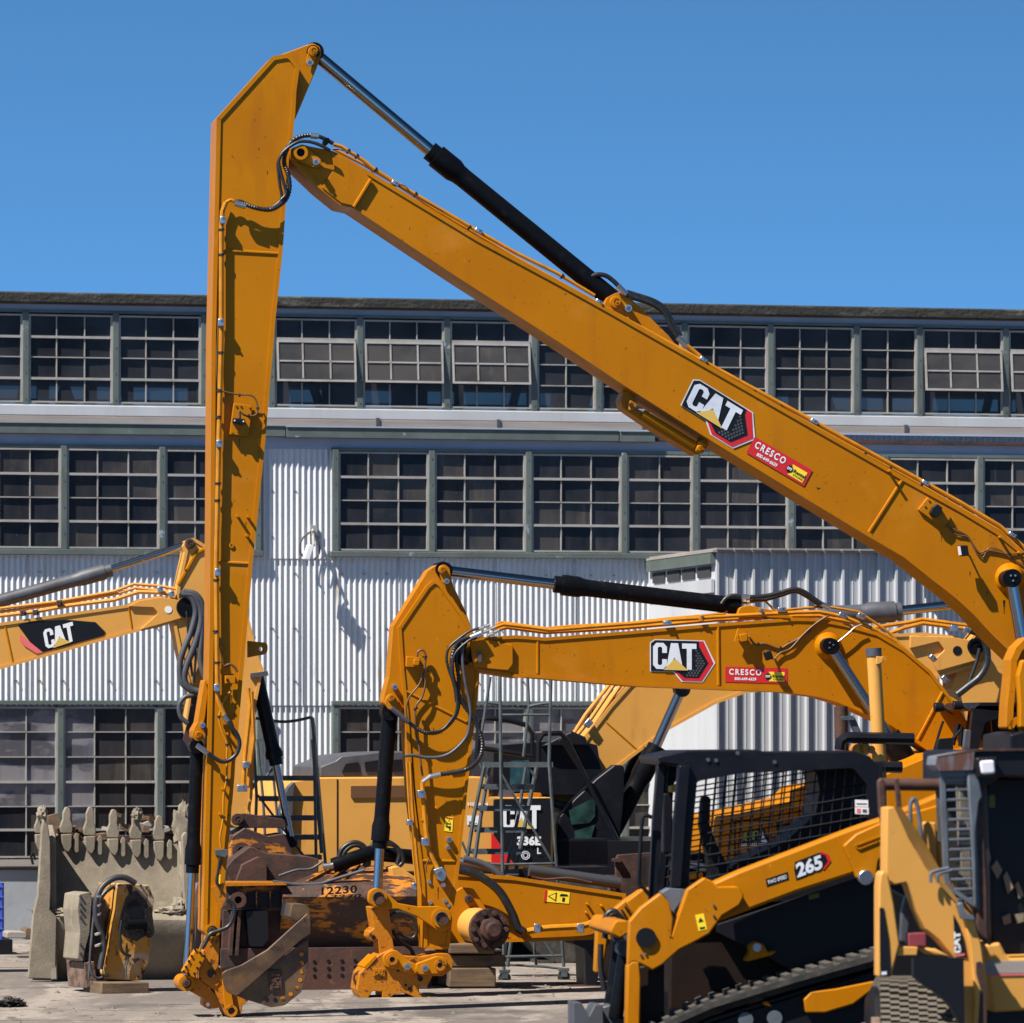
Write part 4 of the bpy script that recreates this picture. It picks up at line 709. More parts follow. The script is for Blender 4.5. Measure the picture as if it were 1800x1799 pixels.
# bucket cylinder and linkage
hcyl(Bx, (684, 1262), (667, 1492), (663, 1574), .068, .043, b_, off=0, gland=.2, gk=1.22)
dsc(Bx, (686, 1252), .075, -.1, .1).build('cylinder_head', 'blk', b_)
for o_ in (-.26, .2):
    pl = plate(Bx, [(648, 1566, 14), (662, 1560, 14), (680, 1570, 10), (700, 1588), (735, 1594), (770, 1593, 8), (790, 1600, 12), (796, 1618, 12), (790, 1634, 12), (772, 1638, 10), (735, 1612), (700, 1598), (668, 1598, 12), (646, 1588, 12)], o_, o_ + .06, 3).build('linkage_arm', 'yel', b_, bev=.006)
for c_, r_ in (((664.5, 1578), .09), ((775.5, 1614), .095)):
    q = Bx.L(*c_, -.28); MB().annulus((q.x, q.z), r_ * .9, r_ * .45, -.29, -.25, 28).build('pin_boss', 'yel', b_); dsc(Bx, c_, r_ * .55, -.32, .3, n=24).build('linkage_pin', 'rst', b_); MB().annulus((q.x, q.z), r_ * .60, r_ * .55, -.335, -.3, 24).build('retaining_ring', 'stl', b_)
pw = plate(Bx, [(652, 1595), (680, 1594), (684, 1600), (690, 1650), (694, 1675), (668, 1680), (664, 1650), (656, 1656, 6), (648, 1648, 6), (650, 1638, 5), (658, 1632)], -.17, .17, 2).build('power_link', 'yelw', b_, bev=.006); dsc(Bx, (656.5, 1648), .02, -.175, -.165, n=12).build('hole', 'vbk', pw)
cpl = plate(Bx, [(671, 1676, 8), (690, 1668), (710, 1680), (740, 1682), (770, 1676), (790, 1676, 10), (797, 1690), (795, 1705, 10), (778, 1716), (760, 1716), (752, 1732), (736, 1734), (738, 1750, 4), (756, 1752, 2), (755, 1756, 3), (740, 1760, 6), (726, 1752), (712, 1746, 6), (694, 1748, 4), (680, 1759), (672, 1758), (672, 1744), (655, 1742, 4), (649, 1752), (646, 1760), (634, 1755, 5), (628, 1740, 8), (632, 1712), (648, 1694)], -.22, .22, 2).build('quick_coupler', 'yelw', b_, bev=.006)
plate(Bx, [(672, 1678, 14), (695, 1668, 14), (716, 1688), (738, 1698), (742, 1706, 5), (726, 1714, 5), (700, 1704), (676, 1700, 8)], -.27, -.22, 3).build('coupler_cheek', 'yel', cpl, bev=.008)
plate(Bx, [(732, 1694, 5), (768, 1681, 6), (786, 1684, 10), (787, 1704, 10), (776, 1712), (738, 1714, 6), (730, 1706, 6)], -.29, -.22, 3).build('coupler_cheek', 'yel', cpl, bev=.008)
for c_, r_ in (((689, 1687), .05), ((773, 1697), .05)): q = Bx.L(*c_, -.29); MB().annulus((q.x, q.z), r_, r_ * .5, -.31, -.26, 20).build('pin_ring', 'yelw', cpl); dsc(Bx, c_, r_ * .45, -.3, -.26, n=12).build('pin_hole', 'vbk', cpl)
for c_ in ((715, 1699), (746, 1702)): bolt(Bx, c_, .03, -.27, cpl, .05)
for c_, r_ in (((739, 1721), .024), ((721, 1739), .02), ((700, 1707), .012), ((713, 1732), .012)): dsc(Bx, c_, r_, -.225, -.215, n=12).build('hole', 'vbk', cpl)
d = Decal(Bx, (658, 1716), (19, 0), (0, -13), -.225); o = plate(Bx, [(656, 1702, 1), (677, 1702, 1), (677, 1717, 1), (656, 1717, 1)], -.235, -.22).build('cast_badge', 'yelw', cpl, bev=.003); d = Decal(Bx, (658.5, 1714.5), (16, 0), (0, -9), -.237); cat_letters(d, 1).build('cast_lettering', 'yel', o)
pipe(Bx, [(634, 1736), (626, 1730), (622, 1718), (628, 1710), (640, 1708)], -.1, .012).build('lifting_shackle', 'rst', cpl); hose(Bx, [(684, 1612), (695, 1605), (712, 1606), (728, 1616), (732, 1640), (722, 1650), (700, 1640)], .05, .018, arm); hose(Bx, [(690, 1635), (704, 1655), (722, 1668), (728, 1684)], .05, .018, arm)
plate(Bx, [(640, 1700), (660, 1680), (663, 1684), (644, 1704)], -.225, .225).build('coupler_guard', 'yel', cpl)
# body of B with cab, hood, track
hd = plate(Bx, [(1546, 1366, 4), (1640, 1327, 6), (1762, 1312, 4), (2150, 1308, 10), (2150, 1520), (1540, 1520)], -1.1, 1.3, 2).build('revolving_frame', 'yel', b_, bev=.05)
cabp = [(1700, 1330), (1709, 1246, 6), (1722, 1236, 5), (1910, 1236, 6), (1916, 1340)]
MB().hole(px(Bx, cabp, -1.35), px(Bx, fil([(1718, 1322), (1730, 1270, 12), (1760, 1262, 8), (1800, 1262), (1900, 1264), (1900, 1324)]), -1.35), -1.38, -1.30).build('cab_side_frame', 'blkf', b_, bev=.01)
cabx = MB(); MB
pp = px(Bx, cabp, -1.3); plate(Bx, [(1705, 1246), (1722, 1235, 4), (1910, 1235), (1910, 1248), (1709, 1250)], -1.36, -.2, 1).build('cab_roof', 'blkf', b_, bev=.01)
plate(Bx, [(1714, 1325), (1724, 1252), (1905, 1252), (1905, 1325)], -.26, -.22).build('cab_far_glass', 'gn', b_); plate(Bx, [(1696, 1335), (1707, 1246), (1712, 1246), (1704, 1335)], -.45, -.35).build('cab_pillar', 'blkf', b_); plate(Bx, [(1748, 1320), (1742, 1262), (1748, 1262), (1768, 1320)], -1.0, -.96).build('cab_pillar', 'vbk', b_)
plate(Bx, [(1740, 1300), (1765, 1290), (1800, 1300), (1800, 1335), (1740, 1335)], -1.1, -.7, 4).build('seat', 'vbk', b_)
for x, y in ((1652, 1244), (1685, 1241)):
    lp = MB(); q = Bx.L(x, y, -1.2); lp.tube([(q.x - .05, -1.2, q.z), (q.x + .03, -1.2, q.z)], [.045, .04], 14).tube([(q.x + .02, -1.2, q.z), (q.x + .12, -1.2, q.z - .06)], .01, 6); o = lp.build('work_lamp', 'vbk', b_, bev=.004)
plate(Bx, [(1650, 1299, 3), (1675, 1297, 3), (1676, 1320, 2), (1646, 1322, 2)], -1.5, -1.44).build('mirror', 'vbk', b_, bev=.01); plate(Bx, [(1697, 1282, 3), (1708, 1284, 3), (1706, 1318, 2), (1693, 1318, 2)], -1.5, -1.44).build('mirror', 'gry', b_, bev=.01)
pipe(Bx, [(1655, 1315), (1678, 1296), (1688, 1284)], -1.42, .014, sm=False).build('mirror_arm', 'vbk', b_); pipe(Bx, [(1642, 1320), (1652, 1285), (1658, 1268)], -1.3, .012, sm=False).build('wiper', 'vbk', b_); pipe(Bx, [(1675, 1310), (1684, 1272), (1690, 1278), (1688, 1312)], -1.3, .02, sm=False).build('grab_rail', 'vbk', b_)
for y in (-1.6, 1.1): MB().prism(fil([(4.1, .0, .4), (8.3, 0, .4), (8.6, .45, .3), (8.3, .92, .3), (4.1, .92, .3), (3.8, .45, .3)]), y, y + .6).build('track', 'trk', b_)
MB().box(4.8, 7.6, -1.0, 1.1, .5, 1.2).build('undercarriage', 'vbk', b_)
# ------------------------------------------------------------------ C: older excavator with pale boom behind
Cx = Frame(900, 57, 9.7)
c_ = thing('excavator', Cx, 'older faded yellow excavator behind the ladders, black side panel reading 336E', 'excavator', G_EX)
body = plate(Cx, [(497, 1540), (499, 1400, 10), (516, 1373, 8), (560, 1367, 3), (730, 1366, 3), (860, 1366), (860, 1402), (972, 1402, 3), (972, 1525), (860, 1530), (500, 1540)], -1.5, 1.3, 0).build('engine_housing', 'pale', c_, bev=.05)
for x in (593,): plate(Cx, [(x - 1, 1370), (x + 1, 1370), (x + 1, 1530), (x - 1, 1530)], -1.506, -1.49).build('panel_gap', 'vbk', body)
plate(Cx, [(617, 1382, 2), (716, 1381, 2), (716, 1402, 2), (617, 1403, 2)], -1.52, -1.49).build('brown_band', 'brn', body)
plate(Cx, [(490, 1520), (492, 1420, 8), (506, 1384, 10), (520, 1371, 4), (516, 1400), (512, 1530)], -1.56, -1.4, 2).build('counterweight_edge', 'gry', body, bev=.02)
for (x0, y0, h) in ((494, 1412, 18), (498, 1440, 60)): plate(Cx, [(x0, y0), (x0 + 9, y0), (x0 + 7, y0 + h), (x0, y0 + h)], -1.575, -1.55).build('faded_lettering_panel', 'wht', body)
hood = plate(Cx, [(562, 1366), (564, 1348, 4), (590, 1338, 4), (600, 1330, 10), (665, 1323, 10), (735, 1321, 8), (735, 1366)], -1.2, 1.0, 2).build('engine_hood', 'gry', c_, bev=.03)
for pl in ([(601, 1358), (608, 1343), (630, 1340), (633, 1358)], [(643, 1357), (641, 1340), (668, 1336), (668, 1357)], [(690, 1357), (690, 1336), (712, 1335), (712, 1357)]): plate(Cx, pl, -1.215, -1.19, 0).build('hood_vent', 'vbk', hood)
pan = plate(Cx, [(868, 1405, 3), (968, 1403, 3), (968, 1518), (868, 1518)], -1.53, -1.49, 0).build('black_side_panel', 'vbk', c_, bev=.005)
plate(Cx, [(864, 1463), (903, 1518), (864, 1518)], -1.545, -1.52).build('red_triangle', 'red', pan)
d = Decal(Cx, (883, 1457), (68, 0), (0, -41), -1.545); cat_letters(d, 0).build('panel_lettering', 'wht', pan); d.poly([(.22, 0), (.49, .42), (.78, 0)], 2).build('panel_peak', 'gld', pan)
d.text('336E', .38, -.72, 1.0, -.32, 0, off=.05).build('panel_lettering', 'wht', pan); d.text('L', .90, -1.08, 1.0, -.82, 0, off=.03).build('panel_lettering', 'slv', pan)
q = Cx.L(924, 1504, -1.545); MB().annulus((q.x, q.z), .045, .037, -1.548, -1.53).annulus((q.x, q.z), .028, .02, -1.548, -1.53).build('round_badge', 'slv', pan)
d = Decal(Cx, (822, 1417), (36, 0), (0, -8), -1.51); d.text('H330494', 0, 0, 1, .8, 0, off=.03).build('unit_number', 'wht', body); d = Decal(Cx, (821, 1450), (24, 0), (0, -16), -1.51); o = d.poly([(0, 0), (1, 0), (1, 1), (0, 1)], 0).build('white_sticker', 'wht', body); d.text('75-1', .1, .05, .9, .35, 1, off=.02).build('sticker_print', 'vbk', o)
# rails and cab
for pts in ([(838, 1340), (842, 1266), (860, 1263), (890, 1265), (925, 1275), (936, 1290), (935, 1330), (850, 1316)], [(946, 1340), (947, 1302), (955, 1290), (985, 1289), (996, 1300), (1040, 1390), (1086, 1480), (1090, 1530)], [(985, 1300), (992, 1306), (1020, 1350)]):
    pipe(Cx, pts, -1.1, .028, sm=False).build('hand_rail', 'blkf', c_)
plate(Cx, [(866, 1398), (868, 1322, 4), (880, 1310, 3), (1010, 1300, 4), (1050, 1310), (1064, 1398)], -.6, .9, 1).build('cab_rear_frame', 'blkf', c_, bev=.02)
plate(Cx, [(896, 1392), (898, 1338, 3), (930, 1336), (932, 1392)], -.63, -.59).build('cab_glass', 'gn', c_); plate(Cx, [(952, 1312), (1005, 1285, 4), (1030, 1296), (1035, 1312)], -.7, .3).build('cab_roof_hatch', 'vbk', c_, bev=.02)
plate(Cx, [(905, 1412), (908, 1396), (950, 1394), (960, 1412)], -1.2, -.8).build('filler_box', 'yelw', c_); plate(Cx, [(880, 1402), (884, 1388), (904, 1390), (903, 1402)], -1.3, -1.1, 2).build('mirror', 'gry', c_)
plate(Cx, [(978, 1480), (984, 1436, 6), (1010, 1405), (1050, 1368), (1080, 1345, 6), (1098, 1345, 8), (1096, 1400), (1090, 1480)], -.9, -.7, 3).build('cab_side_frame', 'blkf', c_, bev=.02)
for pl in ([(1000, 1425), (1040, 1405), (1046, 1405), (1046, 1435), (1036, 1447), (1005, 1450)], [(1010, 1462), (1046, 1450), (1038, 1478), (1012, 1478)]): plate(Cx, pl, -.92, -.89, 1).build('cab_glass', 'gn', c_)
plate(Cx, [(968, 1520), (970, 1480, 3), (1005, 1475), (1068, 1474, 4), (1070, 1520)], -1.4, .8, 1).build('tool_box', 'blkf', c_, bev=.03)
plate(Cx, [(1072, 1552), (1074, 1500), (1130, 1490), (1134, 1545)], -1.2, -.6, 1).build('battery_box', 'vbk', c_, bev=.02)
boom = [(955, 1400), (1010, 1322), (1072, 1240), (1105, 1203), (1160, 1150), (1230, 1118), (1300, 1108), (1450, 1112), (1580, 1114), (1625, 1112), (1676, 1118), (1725, 1132, 8), (1740, 1150, 8), (1730, 1168, 6), (1650, 1192), (1500, 1205), (1400, 1210), (1311, 1219), (1258, 1238), (1175, 1284), (1094, 1345), (1040, 1395), (1002, 1431, 6), (985, 1425, 4)]
bo = flanged(Cx, boom, -.28, .28, wd=.035, lip=.014).build('boom', 'pale', c_)
plate(Cx, [(1600, 1140), (1650, 1128, 5), (1661, 1143, 4), (1640, 1162), (1648, 1180), (1720, 1160), (1728, 1130), (1676, 1120), (1600, 1118)], -.31, -.27, 2).build('boom_tip_plate', 'pale', bo, bev=.01); dsc(Cx, (1683, 1144), .05, -.315, -.25).build('hole', 'vbk', bo)
MB().annulus((Cx.L(1714, 1137, -.3).x, Cx.L(1714, 1137, -.3).z), .09, .06, -.33, -.28).disc((Cx.L(1714, 1137, -.3).x, Cx.L(1714, 1137, -.3).z), .07, -.32, -.28).build('pivot_boss', 'blk', bo)
weld(Cx, (1066, 1270), (1122, 1320), -.266, bo, .01)
for k, pts in enumerate(([(962, 1388), (1000, 1310), (1040, 1262), (1078, 1206), (1130, 1150)], [(968, 1396), (1008, 1320), (1050, 1265), (1090, 1206), (1140, 1152)], [(975, 1360), (992, 1316), (1030, 1256), (1068, 1208), (1100, 1170)], [(1560, 1115), (1590, 1104), (1622, 1096), (1700, 1106), (1720, 1112)], [(1500, 1110), (1560, 1100), (1600, 1094), (1620, 1089), (1700, 1100), (1718, 1104)])):
    pipe(Cx, pts, -.26 + .07 * (k % 3), .022, sm=False).build('hydraulic_pipe', 'pipe' if k > 2 else 'pale', bo)
clamp(Cx, (1035, 1272), 7, 6, -.28, bo, -50); clamp(Cx, (1012, 1306), 6, 5, -.28, bo, -50); clamp(Cx, (1678, 1104), 7, 5, -.28, bo, 5); clamp(Cx, (1702, 1108), 8, 5, -.28, bo, 5)
hose(Cx, [(1013, 1306), (1022, 1330), (1030, 1355), (1030, 1385), (1018, 1410), (998, 1418), (975, 1412)], -.45, .04, bo, m='gry'); hose(Cx, [(1705, 1108), (1722, 1115), (1733, 1135), (1735, 1165), (1722, 1190), (1700, 1208), (1682, 1222)], -.42, .04, bo); hose(Cx, [(1722, 1140), (1716, 1165), (1704, 1198)], -.4, .02, bo)
hcyl(Cx, (1440, 1082), (1583, 1075), (1740, 1057), .095, .052, c_, bm='gry', off=0, gland=.35, gk=1.2)
hcyl(Cx, (1066, 1480), (1155, 1312), (1198, 1212), .10, .055, c_, off=-.55, gland=.35, gk=1.15); hcyl(Cx, (1050, 1480), (1143, 1305), (1188, 1205), .10, .055, c_, off=.55, gland=.35, gk=1.15)
st_ = plate(Cx, [(1690, 1155), (1722, 1108, 6), (1752, 1060, 8), (1768, 1062, 6), (1795, 1130), (1806, 1240), (1800, 1500), (1770, 1560), (1750, 1540), (1712, 1300), (1690, 1225), (1672, 1212)], -.22, .22, 2).build('arm', 'pale', c_, bev=.02); hcyl(Cx, (1782, 1250), (1776, 1400), (1768, 1500), .08, .05, c_, off=-.3)
ud = MB().prism(fil([(.1, .0, .4), (5.2, 0, .4), (5.5, .45, .3), (5.2, .9, .3), (.1, .9, .3), (-.3, .45, .3)]), -1.6, -1.0)
for k in range(24): ud.box(.0 + k * .21, .16 + k * .21, -1.62, -.98, -.0, .035)
ud.build('track', 'trk', c_); MB().prism(fil([(.1, .0, .4), (5.2, 0, .4), (5.5, .45, .3), (5.2, .9, .3), (.1, .9, .3), (-.3, .45, .3)]), 1.0, 1.6).build('track', 'trk', c_); MB().box(-1.9, 3, -1.4, 1.2, .9, 1.25).build('frame_underside', 'vbk', c_); MB().box(1, 4, -1.0, 1.0, .5, 1.1).build('undercarriage', 'vbk', c_)
# ------------------------------------------------------------------ D: excavator at the left edge
Dx = Frame(380, 53, 9.7)
d_ = thing('excavator', Dx, 'faded yellow excavator reaching in from the left edge, black slanted logo plate on its boom', 'excavator', G_EX)
boom = [(-500, 1215), (-250, 1140), (-100, 1110), (0, 1095), (224, 1063), (246, 1053, 5), (280, 1048), (313, 1051, 6), (330, 1058, 10), (340, 1070, 8), (330, 1083, 8), (322, 1088), (280, 1103), (245, 1110), (191, 1124), (0, 1177), (-100, 1212), (-250, 1275), (-400, 1360), (-480, 1340)]
bo = flanged(Dx, boom, -.2, .2, wd=.03, lip=.012).build('boom', 'pale', d_)
plate(Dx, [(225, 1066), (246, 1056), (283, 1050), (330, 1058, 8), (336, 1072, 8), (322, 1086, 4), (245, 1108), (268, 1088, 3), (278, 1078, 3), (270, 1068, 4)], -.22, -.17, 1).build('boom_tip_plate', 'pale', bo, bev=.008); dsc(Dx, (296, 1072), .035, -.225, -.17).build('hole', 'wht', bo)
weld(Dx, (226, 1068), (232, 1108), -.188, bo, .01); weld(Dx, (8, 1097), (23, 1168), -.188, bo, .01)
q = Dx.L(328, 1068, -.25); MB().disc((q.x, q.z), .1, -.3, .3).build('pivot_boss', 'blk', bo)
o = MB().prism(px(Dx, fil([(31, 1099, 2), (60, 1092), (120, 1090), (168, 1094, 3), (186, 1112, 3), (182, 1118, 2), (75, 1147), (66, 1147)], 0), -.19), -.194, -.18).build('logo_plate', 'vbk', bo)
MB().prism(px(Dx, [(34, 1114), (75, 1147), (64, 1149), (42, 1135), (35, 1126)], -.192), -.198, -.186).build('faded_stripe', 'pnk', o)
d = Decal(Dx, (81, 1141), (53, -15), (-6, -33), -.199); cat_letters(d, 1).build('logo_lettering', 'wht', o); d.poly([(.22, -.06), (.48, .42), (.82, -.02)], 3).build('logo_peak', 'gld', o)
for k, pts in enumerate(([(-300, 1120), (-60, 1094), (0, 1083), (60, 1076), (120, 1065), (200, 1055), (243, 1041), (280, 1042), (305, 1045)], [(-300, 1110), (0, 1070), (100, 1058), (200, 1040), (235, 1027), (275, 1030), (312, 1036)], [(-300, 1114), (0, 1076), (100, 1063), (205, 1044), (238, 1034), (312, 1042)])): pipe(Dx, pts, -.16 + k * .09, .02 - .005 * (k > 0), sm=False).build('hydraulic_pipe', 'pale', bo)
for x, y in ((63, 1077), (105, 1060), (41, 1078), (282, 1036), (302, 1044)): clamp(Dx, (x, y), 5, 5, -.16, bo, -8, 'rst' if x < 200 else 'zin')
hcyl(Dx, (-300, 1140), (196, 1002), (334, 956), .065, .036, d_, bm='gry', off=0, gland=.3, gk=1.2)
stk = [(322, 960), (328, 950, 6), (340, 945, 8), (366, 961), (390, 985), (436, 1080), (453, 1150), (463, 1176), (450, 1240), (444, 1400), (436, 1445, 8), (415, 1455, 8), (392, 1440), (345, 1330), (330, 1290), (327, 1264), (334, 1215), (318, 1160), (303, 1090), (312, 1031), (325, 970)]
ar = flanged(Dx, stk, -.2, .2, 0, .03, .012).build('arm', 'pale', d_)
pin(Dx, (334, 956), .05, -.2, ar, m='rst'); plate(Dx, [(330, 1270), (322, 1300, 5), (340, 1330, 5), (360, 1300), (350, 1230), (338, 1220)], -.24, -.19, 2).build('lug', 'rst', ar)
weld(Dx, (313, 1028), (345, 972), -.19, ar, .02); weld(Dx, (345, 972), (366, 962), -.19, ar, .02)
for pts, r_ in (([(318, 1045), (340, 1048), (352, 1070), (352, 1100), (340, 1140), (328, 1170), (324, 1195), (336, 1212), (360, 1218)], .034), ([(322, 1040), (345, 1046), (356, 1070), (354, 1120), (352, 1160), (362, 1195), (372, 1205)], .03), ([(316, 1042), (336, 1052), (344, 1075), (336, 1110), (322, 1145), (316, 1170), (320, 1200), (338, 1216)], .03), ([(340, 1222), (325, 1226), (315, 1240), (318, 1260), (330, 1272)], .024), ([(328, 1075), (332, 1130), (338, 1190)], .012), ([(340, 1080), (344, 1150), (340, 1200)], .012)): hose(Dx, pts, -.3, r_, ar, m='gry' if r_ > .02 else 'hose')
hcyl(Dx, (449, 1178), (486, 1345), (512, 1480), .068, .038, d_, bm='blkf', off=0, gland=.12, gk=1.3)
MB().prism(px(Dx, [(440, 1184), (470, 1180), (472, 1188), (440, 1192)], -.2), -.22, -.1).build('pipe_clamp', 'gry', ar); pin(Dx, (449, 1173), .04, -.12, ar, m='rst')
for k, pts in enumerate(([(436, 1210), (440, 1240), (434, 1300), (430, 1340), (428, 1380)], [(442, 1216), (446, 1300), (440, 1345), (436, 1385)])): pipe(Dx, pts, -.26, .022, sm=False).build('hydraulic_pipe', 'pipe', ar)
clamp(Dx, (433, 1345), 6, 6, -.26, ar); clamp(Dx, (426, 1386), 9, 6, -.26, ar)
plate(Dx, [(405, 1432, 6), (430, 1430), (500, 1440, 8), (505, 1456, 6), (430, 1456)], -.25, .25, 2).build('linkage_arm', 'bld', d_, bev=.006); pin(Dx, (418, 1441), .06, -.26, d_, m='rst')
plate(Dx, [(408, 1470), (430, 1455, 6), (470, 1470, 6), (500, 1465), (515, 1500), (505, 1540), (400, 1540)], -.3, .3, 3).build('quick_coupler', 'bld', d_, bev=.01)
for x, y, r_ in ((425, 1497, .09), (452, 1500, .1)): MB().annulus((Dx.L(x, y, -.35).x, Dx.L(x, y, -.35).z), r_, r_ * .5, -.36, -.3).disc((Dx.L(x, y, -.35).x, Dx.L(x, y, -.35).z), r_ * .3, -.38, -.3).build('pin_boss', 'rst', d_)
plate(Dx, [(355, 1700), (360, 1600), (385, 1540), (410, 1510), (440, 1487, 10), (470, 1500, 8), (540, 1505), (560, 1510), (560, 1600), (540, 1690)], -.7, .7, 4).build('rusty_bucket', 'rst', d_, bev=.01)
plate(Dx, [(410, 1560), (425, 1520), (455, 1505, 6), (470, 1520), (470, 1600), (410, 1640)], -.78, -.70, 4).build('bucket_ear', 'rst', d_, bev=.01)
MB().prism(fil([(-12, .0, .4), (-7.3, 0, .4), (-7, .45, .3), (-7.3, .9, .3), (-12, .9, .3), (-12.3, .45, .3)]), -1.6, -1.0).build('track', 'trk', d_); MB().prism(fil([(-12, .0, .4), (-7.3, 0, .4), (-7, .45, .3), (-7.3, .9, .3), (-12, .9, .3), (-12.3, .45, .3)]), 1, 1.6).build('track', 'trk', d_)
MB().box(-12.6, -7.2, -1.4, 1.4, .95, 2.2).build('revolving_frame', 'pale', d_, bev=.05); MB().box(-9, -7.3, -1.4, -.5, 2.2, 3.1).build('cab', 'blkf', d_, bev=.06)
# ------------------------------------------------------------------ blade with painted number
Ex = Frame(560, 49.6, 9.7)
e_ = thing('dozer_blade', Ex, 'large rusty bulldozer blade with flaking yellow paint and the number 12230', 'dozer blade')
prof = [(0, 1558), (-.05, 1575), (-.06, 1600), (.02, 1625), (.12, 1650), (.16, 1668)]
bl = MB(); q0, q1 = Ex.L(494, 1600).x, Ex.L(746, 1600).x; NN = 24; vs = []
zt_, zb_ = Ex.L(560, 1553).z, Ex.L(560, 1668).z
pf = [(0, 1.0), (-.09, .93), (-.14, .8), (-.10, .6), (.02, .4), (.1, .2), (.12, 0)]
for th in (0, .09):
    for i in range(NN + 1):
        u = q0 + (q1 - q0) * i / NN; du = .03 * math.sin(math.pi * i / NN)
        for (y, zr) in pf: vs.append((u, y + th, zb_ + (zt_ - zb_) * zr + (du if zr > .9 else 0)))
n = len(pf); hf = (NN + 1) * n; fs = []
for i in range(NN):
    for j in range(n - 1):
        a0 = i * n + j; fs += [(a0, a0 + 1, a0 + n + 1, a0 + n), (hf + a0, hf + a0 + n, hf + a0 + n + 1, hf + a0 + 1)]
    fs += [(i * n, (i + 1) * n, hf + (i + 1) * n, hf + i * n), (i * n + n - 1, hf + i * n + n - 1, hf + (i + 1) * n + n - 1, (i + 1) * n + n - 1)]
for i in (0, NN): fs += [(i * n + j, i * n + j + 1, hf + i * n + j + 1, hf + i * n + j) for j in range(n - 1)]
mold = bl.add(vs, fs).build('moldboard', 'bld', e_)
ce = plate(Ex, [(388, 1668), (746, 1664), (752, 1738), (560, 1741), (388, 1742)], .0, .05).build('cutting_edge', 'rst', e_, bev=.004)
hs = MB()
for x in (553, 578, 601.5, 624.5, 649, 673, 697): 
    for y in (1691, 1703.5, 1716): dsc(Ex, (x, y - (x - 553) * .03), .017, -.006, .004, hs, 14)
hs.build('bolt_hole', 'vbk', ce)
d = Decal(Ex, (565, 1574), (63, -4), (0, -14), -.160); d.text('12230', 0, 0, 1, 1, 0, off=.03, sp_=1.1).build('painted_number', 'vbk', mold)
fr_ = plate(Ex, [(398, 1554), (430, 1553), (500, 1556), (503, 1562), (497, 1600), (470, 1602), (430, 1600), (396, 1594)], .02, .5, 1).build('push_frame', 'bld', e_, bev=.008)
for x in (450, 474): plate(Ex, [(x, 1566), (x + 2, 1566), (x + 2, 1598), (x, 1598)], -.04, .02).build('frame_rib', 'bld', fr_)
plate(Ex, [(434, 1568), (495, 1568), (494, 1595), (436, 1594)], -.0, .018).build('frame_recess', 'vbk', fr_); MB().annulus((Ex.L(418, 1582, -.1).x, Ex.L(418, 1582, -.1).z), .075, .035, -.14, .02).build('lug_eye', 'rst', fr_)
for x in (421, 444): stud(Ex, (x, 1557), .0, fr_, 'rst', .06, .022)
plate(Ex, [(396, 1552), (500, 1552), (505, 1556), (396, 1558)], -.16, .5).build('frame_top', 'yelw', fr_)
plate(Ex, [(388, 1742), (392, 1600), (500, 1600), (500, 1742)], .08, .14).build('lower_left_panel', 'rst', e_, bev=.005)
for pl, y0 in (([(432, 1602), (470, 1602), (472, 1650), (462, 1664), (440, 1664)], -.1),): plate(Ex, pl, y0, .1, 2).build('ball_socket', 'vbk', e_)
for x in (419, 408): plate(Ex, [(x, 1602), (x + 5, 1602), (x, 1680), (x - 6, 1680)], -.05, .08).build('gusset', 'rst', e_)
tp_ = MB(); A0, A1, A2, A3 = Ex.L(500, 1557, .0), Ex.L(735, 1549, .0), Ex.L(672, 1521, .9), Ex.L(590, 1521, .9)
tp_.add([A0, A1, A2, A3, A0 + Vector((0, .9, -.1)), A1 + Vector((0, .9, -.1))], [(0, 1, 2, 3), (0, 3, 4), (1, 5, 2), (3, 2, 5, 4), (0, 4, 5, 1)]); top = tp_.build('top_guard', 'bld', e_)
for t0, t1 in ((.14, .1), (.3, .32), (.42, .5)): MB().tube([A0.lerp(A1, t0) + Vector((0, -.01, .012)), A3.lerp(A2, t1) + Vector((0, -.01, .012))], .014, 6).build('guard_rib', 'yelw', top)
hose(Ex, [(490, 1540), (520, 1530), (545, 1528), (560, 1520), (568, 1514)], .1, .012, e_, m='gry'); hose(Ex, [(480, 1550), (520, 1555), (560, 1554), (582, 1548), (640, 1530)], -.05, .016, e_, m='gry')
for pts in ([(593, 1518), (600, 1495), (615, 1483), (630, 1482), (643, 1492), (646, 1510), (640, 1524)], [(598, 1520), (606, 1498), (620, 1487), (634, 1488), (645, 1502), (648, 1524)], [(648, 1520), (650, 1500), (656, 1484), (670, 1478), (690, 1484), (702, 1500), (698, 1520)], [(676, 1484), (692, 1486), (704, 1498), (708, 1515), (700, 1524)]): hose(Ex, pts, .5, .022, e_)
MB().tube([Ex.L(585, 1522, .5), Ex.L(650, 1500, .5), Ex.L(740, 1508, .8)], .07, 14).build('lift_cylinder', 'blk', e_); MB().tube([Ex.L(568, 1524, .5), Ex.L(590, 1521, .5)], .03, 10).build('cylinder_fitting', 'zin', e_)
plate(Ex, [(688, 1526, 2), (700, 1523, 2), (740, 1548), (738, 1562), (692, 1548)], .3, .7, 1).build('tilt_arm', 'pale', e_, bev=.01)
